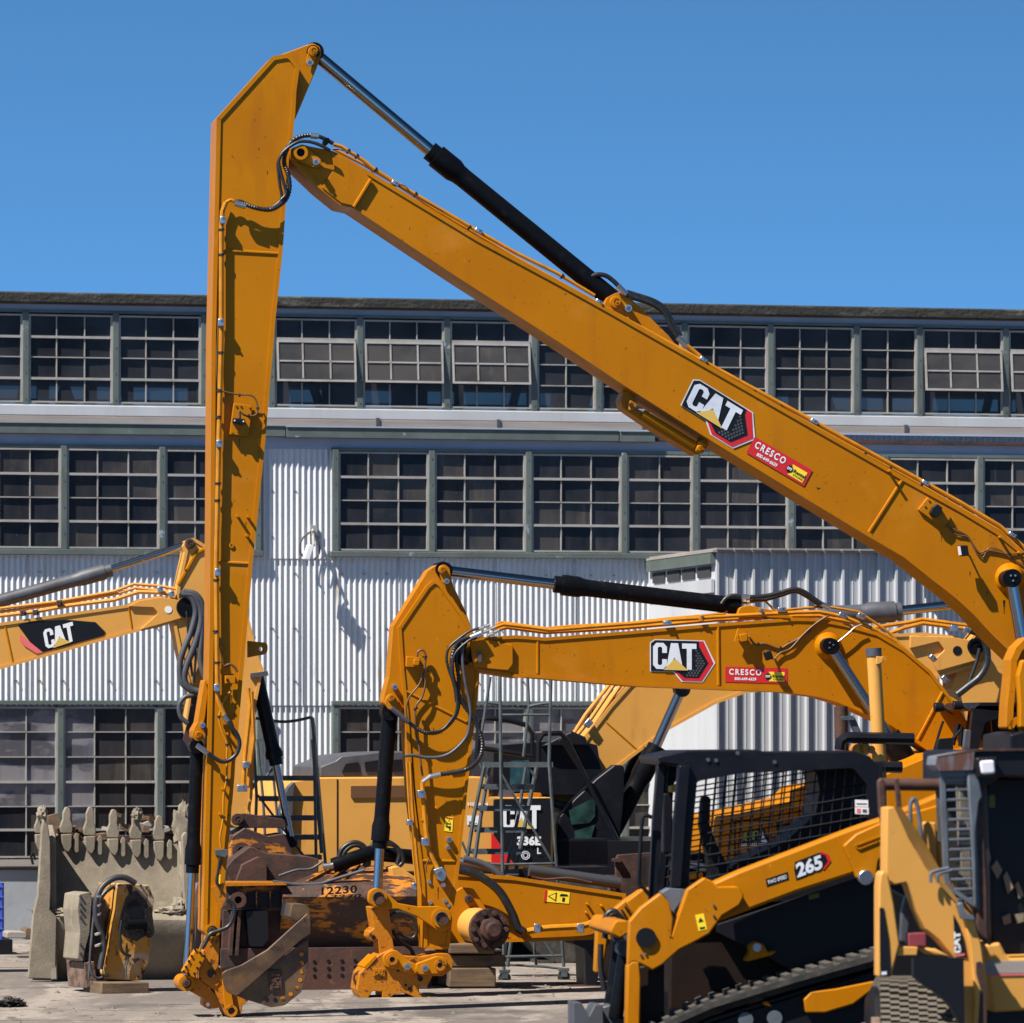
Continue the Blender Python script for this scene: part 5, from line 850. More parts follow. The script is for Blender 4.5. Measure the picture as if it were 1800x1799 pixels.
# ------------------------------------------------------------------ detached boom on timber
Fx = Frame(900, 50.5, 9.7)
f_ = thing('detached_boom', Fx, 'detached yellow excavator boom lying on timber blocks, with a large bolted rusty hub', 'machine part')
db = flanged(Fx, [(780, 1532), (905, 1541), (1100, 1571), (1105, 1640), (1070, 1652), (869, 1657), (780, 1657)], -.25, .25, 0, .035, .014).build('boom_section', 'yel', f_)
pp_ = plate(Fx, [(790, 1660), (793, 1572), (812, 1560, 8), (832, 1562, 10), (844, 1580), (862, 1610), (872, 1660)], -.34, -.25, 2).build('end_plate', 'yel', f_, bev=.008); pin(Fx, (825, 1580.5), .04, -.35, pp_, m='rst')
h0 = Fx.L(830, 1625, -.34); h1 = Vector((h0.x + .08, -.75, h0.z - .03)); MB().tube([h0 + Vector((0, .2, 0)), h1], .165, 30).build('hub_barrel', 'pale', f_)
hb = MB().tube([h1, h1 + Vector((.01, -.06, 0))], .19, 30).build('hub_flange', 'rst', f_); hq = MB()
for k in range(10): a_ = k * .628; c0 = h1 + Vector((math.cos(a_) * .155, -.06, math.sin(a_) * .155)); hq.tube([c0, c0 + Vector((0, -.05, 0))], .022, 8)
hq.build('hub_bolt', 'rst', hb); MB().tube([h1, h1 + Vector((.02, -.14, 0)), h1 + Vector((.02, -.15, 0)), h1 + Vector((.025, -.22, 0))], [.11, .10, .07, .06], 20).build('shaft_end', 'rst', hb)
d = Decal(Fx, (956, 1585), (44, 4), (2, -20), -.24); o = d.poly([(0, 0), (1, 0), (1, 1), (0, 1)], 0).build('warning_sticker', 'sun', db); d.poly([(0, 0), (.1, 0), (.1, 1), (0, 1)], 1).build('sticker_print', 'red', o); d.poly([(.14, .5), (.48, .1), (.48, .9)], 1).build('sticker_print', 'vbk', o); d.poly([(.2, .5), (.44, .22), (.44, .78)], 2).build('sticker_print', 'sun', o); d.poly([(.6, .6), (.95, .65), (.9, .8), (.65, .8)], 1).build('sticker_print', 'vbk', o); d.poly([(.72, .15), (.82, .15), (.82, .5), (.72, .5)], 1).build('sticker_print', 'vbk', o)
pipe(Fx, [(925, 1638), (960, 1632), (1022, 1628), (1050, 1618)], -.3, .03).build('hydraulic_pipe', 'pipe', db)
for x in (945, 1021): clamp(Fx, (x, 1632), 6, 8, -.3, db)
for x, y in ((1031, 1589), (1029, 1604), (1056, 1592)): stud(Fx, (x, y), -.22, db, ln=.09)
hose(Fx, [(800, 1528), (830, 1535), (855, 1548), (880, 1570), (900, 1605), (910, 1630), (920, 1638)], -.4, .04, db); hose(Fx, [(815, 1510), (850, 1520), (880, 1540), (905, 1575), (910, 1625)], -.2, .035, db, m='gry')
MB().tube([Fx.L(930, 1530, .0), Fx.L(1090, 1553, .0)], .055, 18).build('lift_cylinder', 'gry3', f_); MB().tube([Fx.L(800, 1515, .2), Fx.L(860, 1525, .1)], .05, 14).build('cylinder_end', 'gry3', f_)
plate(Fx, [(940, 1527), (1070, 1524), (1072, 1532), (950, 1536)], .3, 1, 1).build('top_cover', 'blkf', f_)
pipe(Fx, [(935, 1542), (960, 1546), (1000, 1544), (1040, 1552)], -.15, .012).build('hydraulic_pipe', 'rst', db)
def timber(name_lab, px0, px1, py0, py1, y0, y1, fr, ph=0, grp='timber blocks under the lifted machine parts', mt='wod'):
    o = plate(fr, [(px0, py0), (px1, py0), (px1, py1), (px0, py1)], y0, y1).build('timber_block', mt, None, bev=.012)
    o.location = (fr.O.x, fr.O.y, 0); o.rotation_euler = (0, 0, fr.phi); return tag(o, name_lab, 'timber', grp)
timber('upper weathered timber block directly beneath the rusty bolted hub', 790, 870, 1659, 1677, -.6, .5, Fx); timber('darker timber block in the middle of the stack below the hub', 786, 888, 1679, 1700, -.55, .6, Fx); timber('lowest timber block resting on the concrete below the hub', 790, 872, 1702, 1736, -.6, .4, Fx)
timber('short timber block behind the quick coupler tip on the ground', 758, 776, 1716, 1736, .1, .4, Fx); ss = thing('steel_stand', Fx, 'blackened steel stand under the far end of the detached boom', 'stand'); plate(Fx, [(1010, 1652), (1070, 1652), (1074, 1660), (1056, 1668), (1050, 1732), (1076, 1738), (1004, 1738), (1030, 1732), (1028, 1668), (1008, 1660)], -.25, .25, 1).build('stand_body', 'vbk', ss, bev=.01); plate(Fx, [(1000, 1733), (1080, 1733), (1082, 1740), (998, 1740)], -.35, .35).build('base_plate', 'rst', ss)
# rusty steel plate bin
Gx = Frame(1120, 52, 9.7)
g_ = thing('steel_bin', Gx, 'dark red rusty steel bin standing left of the track loader cab', 'bin')
plate(Gx, [(1082, 1512), (1086, 1503, 2), (1260, 1490), (1262, 1580), (1084, 1583)], -.8, -.74).build('front_plate', 'rst', g_, bev=.006); MB().box(-.15, .0, -.8, .8, 0, .9).build('side_plate', 'rst', g_); plate(Gx, [(1088, 1583), (1262, 1580), (1262, 1770), (1090, 1770)], -.74, .7).build('bin_body', 'rst', g_)
for x, y in ((1078, 1513), (1072, 1574)): plate(Gx, [(x, y - 3), (x + 14, y - 5), (x + 14, y + 3), (x, y + 2)], -.86, -.78, 1).build('hook', 'rst', g_)
# ------------------------------------------------------------------ rolling ladders
def ladder(fr, lab, posts, rails, treads, braces, wheels):
    L_ = thing('rolling_ladder', fr, lab, 'ladder', 'rolling warehouse ladders')
    for pts, o_, r_ in posts: pipe(fr, pts, o_, r_ * .78, sm=False).build('upright', 'stl', L_)
    for pts, o_, r_ in rails: pipe(fr, pts, o_, r_).build('guard_rail', 'stl', L_)
    for x0, x1, y, o_ in treads:
        b = MB(); P = fr.L(x0, y, o_); Q = fr.L(x1, y, o_); b.box(P.x, Q.x, o_, o_ + .02, P.z - .05, P.z); b.box(P.x, Q.x, o_ + .24, o_ + .26, P.z - .05, P.z); n = int((Q.x - P.x) / .03)
        for k in range(n): b.box(P.x + k * .03, P.x + k * .03 + .012, o_ + .02, o_ + .24, P.z - .022, P.z - .002)
        b.build('tread', 'stl', L_)
    for pts, o_ in braces: pipe(fr, pts, o_, .012, sm=False).build('brace', 'stl', L_)
    for x, y, o_ in wheels:
        q = fr.L(x, y, o_); o = MB().disc((q.x, q.z), .06, o_ - .025, o_ + .025, 16).build('caster_wheel', 'trk', L_); MB().box(q.x - .05, q.x + .05, o_ - .04, o_ + .04, q.z + .05, q.z + .08).box(q.x - .03, q.x + .03, o_ - .04, o_ - .03, q.z, q.z + .06).build('caster_fork', 'stl', o)
H1x = Frame(508, 54, 6)
ladder(H1x, 'grey rolling ladder just right of the tall upright arm', 
    [([(446, 1540), (451, 1400), (444, 1270), (450, 1262)], -.3, .02), ([(556, 1530), (552, 1300), (548, 1260)], -.3, .02), ([(470, 1545), (462, 1400), (452, 1300)], .3, .018), ([(498, 1545), (480, 1360)], .5, .018), ([(574, 1540), (550, 1262)], .35, .02), ([(566, 1500), (558, 1400), (550, 1300)], .0, .028)],
    [([(450, 1263), (470, 1266), (495, 1269), (520, 1267), (547, 1261)], -.3, .015)],
    [(451, 555, 1364, -.32), (457, 562, 1400, -.2), (460, 563, 1434, -.08), (464, 563, 1468, .04), (466, 566, 1503, .16), (470, 568, 1535, .28)], [([(453, 1398), (550, 1526)], -.3), ([(450, 1528), (552, 1524)], -.3), ([(462, 1372), (498, 1330)], .4)], [])
H2x = Frame(910, 52, 6)
ladder(H2x, 'taller grey rolling ladder standing in front of the black lettered panel', 
    [([(886, 1712), (883, 1500), (880, 1340), (879, 1150)], -.35, .02), ([(991, 1700), (975, 1480), (965, 1340), (969, 1180)], -.35, .02), ([(812, 1570), (832, 1440), (852, 1345)], -.2, .024), ([(826, 1570), (846, 1430), (862, 1340)], -.05, .024), ([(845, 1300), (862, 1190)], -.2, .018), ([(920, 1330), (930, 1240), (927, 1180)], .4, .018), ([(943, 1700), (925, 1540), (920, 1530)], .4, .018), ([(912, 1560), (900, 1640), (892, 1700)], .2, .024), ([(884, 1690), (905, 1540), (945, 1340)], .35, .026), ([(890, 1530), (910, 1440), (926, 1340)], .2, .022)],
    [([(858, 1236), (870, 1237), (879, 1238)], -.25, .014), ([(930, 1242), (950, 1238), (968, 1236)], 0, .014)],
    [(853, 972, 1340, -.35), (850, 938, 1379, -.2), (842, 932, 1417, -.12), (838, 926, 1455, -.04), (830, 918, 1493, .04), (824, 912, 1530, .12), (820, 905, 1568, .2), (850, 900, 1604, .28), (860, 894, 1642, .36)],
    [([(880, 1257), (969, 1257)], -.35), ([(881, 1360), (972, 1518)], -.35), ([(882, 1520), (978, 1518)], -.35), ([(884, 1540), (972, 1678)], -.35), ([(885, 1682), (990, 1680)], -.35), ([(840, 1336), (855, 1368)], -.2), ([(812, 1480), (828, 1518), (884, 1520)], -.2), ([(888, 1696), (960, 1700), (992, 1704)], .2), ([(832, 1520), (836, 1570)], -.1), ([(926, 1345), (942, 1368)], .1)],
    [(991, 1717, -.35), (887, 1720, -.35)])
# ------------------------------------------------------------------ yellow post with rails
Px_ = Frame(1542, 42, 8)
p_ = thing('pipe_post', Px_, 'tall pale yellow pipe post with a grey cap, in front of the lower boom', 'post')
ps = MB().tube([Px_.L(1546, 1345), Px_.L(1542, 1260), Px_.L(1536, 1154)], .055, 24).build('post', 'pale', p_); MB().tube([Px_.L(1536, 1154), Px_.L(1535.5, 1139.5)], .062, 24).build('grey_cap', 'gry', p_)
MB().tube([(Px_.L(1546, 1345).x, 0, 0), Px_.L(1546, 1345)], .055, 24).build('post_foot', 'pale', p_)
plate(Px_, [(1541, 1154), (1556, 1155, 1), (1558, 1161, 2), (1551, 1164), (1545, 1168), (1541, 1168)], -.08, .05, 1).build('hinge_plate', 'pale', p_, bev=.004); dsc(Px_, (1555, 1158), .02, -.1, .06).build('hinge_pin', 'pipe', p_)
pipe(Px_, [(1476, 1318), (1478, 1304), (1488, 1297), (1500, 1297), (1606, 1299)], -.15, .045, sm=False).build('black_rail', 'blkf', p_); pipe(Px_, [(1530, 1348), (1585, 1349)], -.2, .045, sm=False).build('black_rail', 'blkf', p_)
plate(Px_, [(1492, 1264), (1503, 1261), (1518, 1296), (1506, 1298)], -.1, -.04).build('grey_arm', 'gry', p_, bev=.005); plate(Px_, [(1482, 1260), (1500, 1258), (1502, 1266), (1484, 1266)], -.12, -.02, 1).build('grey_latch', 'stl', p_)
for x, y, r_ in ((1509, 1318, .045), (1520, 1316, .045), (1532, 1318, .03)): dsc(Px_, (x, y), r_, -.1, .05).build('yellow_knuckle', 'pipe', p_)
MB().tube([Px_.L(1500, 1318, 0), Px_.L(1546, 1319, 0)], .02, 10).build('cross_tube', 'pipe', p_); plate(Px_, [(1470, 1322), (1510, 1318), (1512, 1345), (1472, 1345)], .1, .3).build('valve_box', 'vbk', p_); MB().tube([Px_.L(1480, 1380, .3), Px_.L(1478, 1242, .3)], .055, 12).build('rust_tube', 'rst', p_)
# ------------------------------------------------------------------ machine with green logo seen through the cab
Kx = Frame(1350, 50.5, 8)
k_ = thing('crane_carrier', Kx, 'yellow machine with a green double letter emblem, seen through the mesh of the black cab', 'machine')
kb = plate(Kx, [(1262, 1550), (1264, 1436), (1300, 1432), (1420, 1405), (1440, 1385, 4), (1560, 1365), (1600, 1380), (1600, 1550)], -.9, .9).build('body', 'yel', k_, bev=.03)
plate(Kx, [(1398, 1420), (1400, 1390), (1470, 1368), (1470, 1430)], -1.2, -.9, 1).build('upper_box', 'yel', k_, bev=.03)
for pts in ([(1292, 1520), (1292, 1443), (1366, 1443), (1367, 1480)],): pipe(Kx, pts, -.91, .008, sm=False).build('door_edge', 'vbk', kb)
plate(Kx, [(1370, 1455, 3), (1405, 1445, 3), (1408, 1468, 4), (1380, 1478, 4)], -1.1, -.9).build('lamp_cluster', 'gry', k_, bev=.01)
plate(Kx, [(1302, 1486), (1345, 1486), (1360, 1490), (1358, 1488), (1348, 1470), (1344, 1458), (1318, 1460), (1308, 1478)], -.915, -.9).build('logo_ground', 'vbk', kb)
d = Decal(Kx, (1308, 1480), (34, 0), (0, -20), -.925)
for x in (0, .42): d.poly([(x + a * .62, b) for a, b in LC], 0).build('logo_lettering', 'grn', kb)
d.poly([(.86, 0), (.95, .98), (1.02, .5), (1.25, -.1)], 0).build('logo_lettering', 'slv', kb); d.poly([(-.2, -.35), (1.35, -.35), (1.35, -.28), (-.2, -.28)], 0).build('logo_bar', 'slv', kb); lb = MB(); [d.poly([(x_ * .11 - .15, -.24), (x_ * .11 - .08, -.24), (x_ * .11 - .09, -.1), (x_ * .11 - .14, -.1)], 0, lb) for x_ in range(13)]; lb.build('logo_small_marks', 'slv', kb)
plate(Kx, [(1160, 1560), (1162, 1510), (1230, 1500), (1262, 1500), (1262, 1560)], -.8, .5, 1).build('engine', 'blk', k_, bev=.02); plate(Kx, [(1164, 1540), (1235, 1534), (1236, 1546), (1166, 1550)], -.9, -.8).build('pipe_shroud', 'yel', k_)
for y_ in (1520, 1528): pipe(Kx, [(1170, y_), (1200, y_ - 6), (1240, y_ + 2)], -.86, .02).build('engine_pipe', 'zin', k_)
MB().box(-1, 2.2, -.8, .8, .0, .95).build('chassis', 'vbk', k_)
# ------------------------------------------------------------------ muddy bucket
Mx = Frame(190, 51.8, 11)
m_ = thing('excavator_bucket', Mx, 'big open excavator bucket caked in tan mud, teeth pointing up', 'bucket')
def W(x, y, o): return Mx.L(x, y, o)
# inner back (tilted away at top) and sides
bk = MB(); pts = [(0.54, 1476), (.52, 1500), (.50, 1535), (.40, 1585), (.30, 1630), (.25, 1652)]
xl, xr = (88, 330), None
vs = []; cols = 14
zz = [W(200, y, o).z for o, y in pts]
ul, ur = W(80, 1600, .3).x, W(322, 1600, .3).x
for th in (0, .05):
    for i in range(cols + 1):
        u = ul + (ur - ul) * i / cols
        for (o, y), z in zip(pts, zz): vs.append((u, o + th, z - (u - ul) * .035))
n = len(pts); hf = (cols + 1) * n; fs = []
for i in range(cols):
    for j in range(n - 1): a0 = i * n + j; fs += [(a0, a0 + 1, a0 + n + 1, a0 + n), (hf + a0, hf + a0 + n, hf + a0 + n + 1, hf + a0 + 1)]
    fs += [(i * n, i * n + n, hf + i * n + n, hf + i * n), (i * n + n - 1, hf + i * n + n - 1, hf + (i + 1) * n + n - 1, (i + 1) * n + n - 1)]
bk.add(vs, fs).build('back_plate', 'mud', m_)
def yz(o, y, x=200): return (o, W(x, y, o).z)
for nm, u0, u1 in (('side_plate', ul - .03, ul + .03), ('side_plate', ur - .03, ur + .03)):
    dz = -(u0 - ul) * .035; S = [yz(-.42, 1720), yz(-.35, 1640), yz(-.2, 1560), yz(.2, 1500), yz(.56, 1452), yz(.68, 1480), yz(.62, 1560), yz(.35, 1650), yz(.1, 1705)]
    if u0 < 0: S = [yz(-.5, 1722), yz(-.42, 1640), yz(-.35, 1470), yz(-.1, 1450), yz(.56, 1455), yz(.68, 1480), yz(.62, 1560), yz(.35, 1650), yz(.1, 1705)]
    else: S = [(a, b + dz) for a, b in S]
    vs = [(u, a, max(b, .0)) for u in (u0, u1) for a, b in S]; k = len(S); tri = tessellate_polygon([[Vector((a, b, 0)) for a, b in S]])
    MB().add(vs, [tuple(t_) for t_ in tri] + [tuple(i + k for i in t_) for t_ in tri] + [(i, (i + 1) % k, (i + 1) % k + k, i + k) for i in range(k)]).build(nm, 'mud', m_, bev=.012)
# outer belly drum facing the viewer
P = [yz(-.1, 1722), yz(-.22, 1695), yz(-.36, 1660), yz(-.45, 1626), yz(-.45, 1614), yz(-.40, 1604), yz(-.30, 1598), yz(.0, 1606), yz(.35, 1628)]
vs = []; 
for i in range(13):
    u = ul + (ur - ul) * i / 12; vs += [(u - (.17 * max(0, 1 - b / .8) if i == 0 else 0), a, max(0, b - (u - ul) * .02)) for a, b in P]
k = len(P); MB().add(vs, [(i * k + j, i * k + j + 1, (i + 1) * k + j + 1, (i + 1) * k + j) for i in range(12) for j in range(k - 1)]).build('belly', 'mud', m_)
pl = plate(Mx, [(50, 1720), (58, 1610), (66, 1575), (73, 1460), (76, 1440), (85, 1452), (89, 1480), (90, 1560), (88, 1600), (100, 1612), (98, 1722)], -.48, -.38, 0).build('side_cutter', 'mud', m_, bev=.01); plate(Mx, [(324, 1722), (326, 1600), (322, 1560), (320, 1470), (326, 1462), (334, 1470), (338, 1600), (330, 1722)], -.4, -.3).build('side_cutter', 'mud', m_, bev=.01)
random.seed(11)
def rough(mb, c, r, n=10, squash=(1, 1, 1)):
    for _ in range(n):
        p = Vector(c) + Vector([random.uniform(-1, 1) * r * s for s in squash]); q = r * random.uniform(.35, .6)
        mb.tube([p - Vector((0, 0, q)), p - Vector((0, 0, q * .5)), p + Vector((0, 0, q * .4)), p + Vector((0, 0, q))], [q * .5, q, q * .9, q * .35], 7)
    return mb
for i, (x, yt, yb, yr, lump) in enumerate(((72, 1418, 1462, 1500, 1), (117, 1418, 1462, 1500, 0), (158, 1418, 1466, 1503, 0), (199, 1422, 1470, 1506, 0), (239, 1421, 1472, 1510, 1), (279, 1433, 1474, 1516, 0), (322, 1430, 1476, 1516, 2))):
    th = plate(Mx, [(x - 9, yb + 3), (x - 11, yb - 8, 4), (x - 6, yb - 22), (x - 6, yt + 12, 8), (x - 1, yt, 7), (x + 6, yt + 3, 7), (x + 8, yt + 14, 5), (x + 7, yb - 22), (x + 11, yb - 8, 4), (x + 10, yb + 3)], .48, .58, 3).build('tooth', 'mud', m_, bev=.02)
    plate(Mx, [(x - 9, yb + 5), (x + 10, yb + 4), (x + 9, yr - 10, 8), (x + 3, yr, 6), (x - 3, yr - 6, 6), (x - 8, yb + 20)], .46, .6, 3).build('tooth_adapter', 'mud', th, bev=.02)
    if lump: q = Mx.L(x + 2, yt + (12 if lump == 1 else 22), .46); blob(q, .05 if lump == 1 else .11, .06, .07 if lump == 1 else .2, amp=.42, fq=2.6, n=24, m=18).build('mud_clod', 'mud', th)
for x, yt in ((93, 1461), (134, 1463), (175, 1467), (216, 1470), (257, 1473), (298, 1475)): plate(Mx, [(x - 4, yt + 8, 3), (x, yt, 4), (x + 5, yt + 5, 3), (x + 5, yt + 34, 3), (x, yt + 38, 3), (x - 6, yt + 30, 3)], .48, .56, 2).build('lip_shroud', 'mud', m_, bev=.012)
b = MB(); [blob(Mx.L(*p, o), a_, .08, c_2, b, .4, 3, 30, 16) for p, o, a_, c_2 in (((96, 1600), -.36, .22, .035), ((122, 1608), -.41, .14, .05), ((305, 1602), -.34, .18, .05), ((316, 1594), -.33, .08, .08), ((326, 1550), -.1, .05, .25))]; b.build('dried_mud_lumps', 'mud', m_)
pipe(Mx, [(58, 1520), (55, 1506), (58, 1500), (62, 1512)], -.2, .012).build('shackle', 'vbk', m_)
# coupler / motor head standing in front of the bucket
Nx = Frame(225, 49.3, 24)
n_ = thing('hydraulic_attachment', Nx, 'boxy yellow hydraulic attachment stained with black oil, set before the muddy bucket', 'attachment')
box = plate(Nx, [(207, 1553, 4), (262, 1556, 4), (271, 1580, 4), (262, 1690), (248, 1724, 2), (190, 1722, 2), (183, 1712), (204, 1600)], -.18, .34, 0).build('housing', 'pald', n_, bev=.012)
sl_ = MB(); vs = [Nx.L(*p, -.19) for p in fil([(222, 1578, 6), (238, 1564, 8), (254, 1580, 6), (262, 1612, 6), (256, 1645, 6), (240, 1655), (222, 1648, 5), (208, 1634, 5), (214, 1605, 5)], 0)]; sl_.prism([(v.x, v.z) for v in vs], -.19, -.17).build('oil_stain', 'oil', box)
plate(Nx, [(224, 1588, 5), (240, 1580, 5), (252, 1600, 5), (250, 1632, 4), (232, 1634, 4), (226, 1610)], -.192, -.18).build('recess', 'vbk', box); MB().tube([Nx.L(222, 1626, -.23), Nx.L(254, 1624, -.23)], .045, 16).build('cross_pin', 'blk', box)
hose(Nx, [(214, 1618), (211, 1640), (212, 1664), (218, 1676), (230, 1681)], -.24, .014, box); hose(Nx, [(226, 1682), (222, 1700), (222, 1722)], -.2, .008, box, m='gry'); plate(Nx, [(258, 1600, 4), (266, 1592, 4), (272, 1640, 4), (264, 1652, 4), (258, 1640)], -.24, -.14).build('oily_plate', 'oil', box)
for x, y in ((210, 1557), (258, 1560), (248, 1557), (190, 1716), (244, 1718)): dsc(Nx, (x, y), .012, -.2, -.17, n=8).build('cap_screw', 'stl', box)
mp = MB(); q = Nx.L(176, 1640, .1)
fl = plate(Nx, [(139, 1572, 3), (158, 1568, 3), (162, 1580), (158, 1640), (150, 1670), (146, 1692, 3), (136, 1686, 3), (140, 1640), (136, 1600)], -.1, .3, 2).build('mounting_flange', 'mud', n_, bev=.01)
for y in (1576, 1588, 1600, 1612, 1660, 1676): dsc(Nx, (142, y), .012, -.115, -.1, n=8).build('flange_bolt', 'stl', fl)
plate(Nx, [(160, 1578, 4), (178, 1574, 4), (200, 1600), (188, 1718), (156, 1738), (148, 1690), (158, 1640)], .0, .5, 2).build('gearbox', 'brn3', n_, bev=.015); plate(Nx, [(168, 1585), (186, 1580), (178, 1700), (160, 1700)], -.06, .0, 3).build('grimy_gearbox_face', 'oil', n_)
hose(Nx, [(238, 1553), (222, 1544), (205, 1543), (190, 1550), (178, 1562), (170, 1580), (168, 1602), (171, 1622), (180, 1645), (182, 1668), (178, 1690), (176, 1704)], -.22, .028, n_, m='gry3'); hose(Nx, [(200, 1558), (186, 1568), (176, 1585), (176, 1620), (184, 1660)], -.1, .02, n_); hose(Nx, [(162, 1640), (158, 1690), (162, 1712), (172, 1720), (184, 1716)], -.2, .012, n_, m='gry'); hose(Nx, [(166, 1600), (160, 1660), (156, 1720)], -.16, .012, n_, m='gry')
b = MB()
for y in (1574, 1590, 1606, 1640, 1660): b.tube([Nx.L(172, y, -.22), Nx.L(173, y + 3, -.22)], .034, 10)
b.build('hose_clamp', 'brd', n_)
plate(Nx, [(148, 1692), (166, 1690), (172, 1732), (152, 1738)], -.1, .4, 2).build('lower_foot', 'brn3', n_, bev=.01)
timber('square timber block with yellow paint marks under the oily attachment', 178, 262, 1727, 1758, -.4, .1, Nx); 
# small things on the yard ----------------------------------------------------
Qx = Frame(30, 60, 12)
q_ = thing('scrap_timber_stack', Qx, 'stack of broken timber and cardboard scraps behind the muddy bucket teeth', 'timber stack')
random.seed(5)
for i in range(26):
    x = random.uniform(85, 300); y = random.uniform(1448, 1476) if i > 6 else random.uniform(1432, 1462); w_ = random.uniform(8, 20); h_ = random.uniform(4, 12); a_ = random.uniform(-.5, .5); ca, sa = math.cos(a_), math.sin(a_)
    plate(Qx, [(x + p * w_ * ca - q * h_ * sa, y + p * w_ * sa + q * h_ * ca) for p, q in ((-.5, -.5), (.5, -.5), (.5, .5), (-.5, .5))], random.uniform(-.3, 0), random.uniform(.05, .4)).build('scrap_piece', random.choice(['wod', 'rsb', 'brd', 'wod']), q_)
plate(Qx, [(82, 1470), (300, 1470), (300, 1660), (82, 1660)], -.1, .5).build('steel_bin', 'rst', q_)
plate(Qx, [(84, 1435), (102, 1430), (107, 1456), (88, 1462)], -.3, -.1).build('leaning_board', 'wod', q_)
Rx = Frame(0, 58, 12)
r_ = thing('pallet_truck', Rx, 'bright blue metal rack at the left edge of the yard', 'rack')
for x in (-18, -8, 3): pipe(Rx, [(x, 1660), (x, 1552)], -.2, .025, sm=False).build('upright', 'blu', r_)
for y in (1560, 1578, 1596, 1616, 1634): pipe(Rx, [(-34, y), (5, y)], -.2, .03, sm=False).build('cross_bar', 'blu', r_)
MB().box(-.4, .1, -.3, .4, .0, .16).build('base', 'vbk', r_)
Sx = Frame(30, 57, 12)
for lab, x0, x1, y0, y1 in (('flat grey stone slab lying beside the blue rack', 12, 50, 1636, 1648), ('small dark crate standing beside the muddy bucket', 44, 58, 1630, 1650)):
    o = plate(Sx, [(x0, y0 + 2), (x0 + 5, y0), (x1 - 3, y0 + 1), (x1, y1), (x0, y1)], -.2, .2).build('stone_slab' if x0 < 20 else 'crate', 'brd' if x0 < 20 else 'wod', None, bev=.01); o.location = (Sx.O.x, Sx.O.y, -.01); o.rotation_euler = (0, 0, Sx.phi); tag(o, lab, 'slab' if x0 < 20 else 'crate')
Tx = Frame(15, 46.5, 0); b = MB(); random.seed(3); n = 18; vs = []
for i in range(n):
    for j in range(8):
        x = (i / (n - 1) - .5) * .26; y = (j / 7 - .5) * .35; h = .085 * max(0, 1 - (2 * x / .26) ** 2) * max(0, 1 - (2 * y / .35) ** 2) * random.uniform(.4, 1.2) + .004; vs.append((x + random.uniform(-.008, .008), y, h))
blob((0, 0, .02), .12, .16, .05, b, .7, 3, 40, 24, flat=.004); o = b.build('rag', 'rub', None, smooth_ang=25); o.location = (Tx.O.x, Tx.O.y, 0); tag(o, 'crumpled black rag lying on the concrete near the left corner', 'rag')
# ------------------------------------------------------------------ track loader 265
Lx = Frame(1350, 33, 6)
l_ = thing('track_loader', Lx, 'black-cabbed yellow compact track loader marked 265, blurred in the foreground', 'track loader', 'compact track loaders in the foreground')
zN, zF = -.60, .42
out = fil([(1192, 1346, 4), (1210, 1337), (1500, 1322, 8), (1527, 1330, 10), (1548, 1362, 8), (1553, 1470), (1553, 1580), (1178, 1590), (1184, 1450)], 0); hol = fil([(1224, 1374, 12), (1300, 1360), (1500, 1350, 14), (1524, 1380, 10), (1526, 1460), (1520, 1476), (1300, 1548, 10), (1216, 1575, 8), (1212, 1540), (1218, 1440)], 0)
O_ = px(Lx, out, zN); Hh = px(Lx, hol, zN)
MB().hole(O_, Hh, zN, zN + .05).build('cab_side', 'blkf', l_, bev=.008); MB().hole(O_, Hh, zF - .05, zF).build('cab_side', 'blkf', l_)
def mesh_panel(y):
    b = MB(); x0, x1 = min(p[0] for p in Hh) - .02, max(p[0] for p in Hh) + .02; z0, z1 = min(p[1] for p in Hh) - .02, max(p[1] for p in Hh) + .02; a = x0
    while a < x1 + .1: b.tube([(a + .02, y, z1 - .01), (a - .05, y, z0 + .02)], 0.0045, 4) if a - .05 > x0 - .06 else None; a += .06
    a = z0 - .1
    while a < z1 + .1:
        za, zb_ = a, a + (x1 - x0) * .17; xa, xb = x0, x1
        if za < z0: xa = x0 + (z0 - za) / .17; za = z0
        if zb_ > z1: xb = x1 - (zb_ - z1) / .17; zb_ = z1
        if xb > xa: b.tube([(xa, y - .006, za), (xb, y - .006, zb_)], .0045, 4)
        a += .066
    return b.build('cab_mesh', 'vbk', l_)
mesh_panel(zN + .07); mesh_panel(zF - .08)
plate(Lx, [(1420, 1340), (1436, 1362, 10), (1441, 1390, 10), (1434, 1432, 10), (1380, 1480, 10), (1290, 1520, 10), (1262, 1590), (1553, 1580), (1552, 1340)], -.2, zF - .1, 0).build('engine_bulkhead', 'vbk', l_)
plate(Lx, [(1156, 1330, 4), (1206, 1319, 4), (1330, 1318), (1345, 1322), (1400, 1321), (1500, 1320, 6), (1530, 1330, 8), (1546, 1352), (1547, 1360), (1480, 1345), (1200, 1348), (1160, 1342, 4)], -.5, .42, 0).build('cab_roof', 'blkf', l_, bev=.02)
for x, y in ((1245, 1336), (1259, 1337), (1362, 1340), (1297, 1324)): dsc(Lx, (x, y), .012, zN - .01, zN + .01, n=8).build('bolt', 'gry', l_)
for xs, nm in (([(1158, 1340), (1170, 1336), (1160, 1500), (1156, 1582), (1141, 1580), (1148, 1440)], zF + .1),): plate(Lx, xs, -.3, -.24, 1).build('front_pillar', 'blkf', l_, bev=.006)
plate(Lx, [(1194, 1346, 4), (1214, 1346, 3), (1206, 1440), (1198, 1560), (1180, 1562), (1184, 1450)], zN - .03, zN - .001, 0).build('corner_pillar', 'blkf', l_, bev=.006)
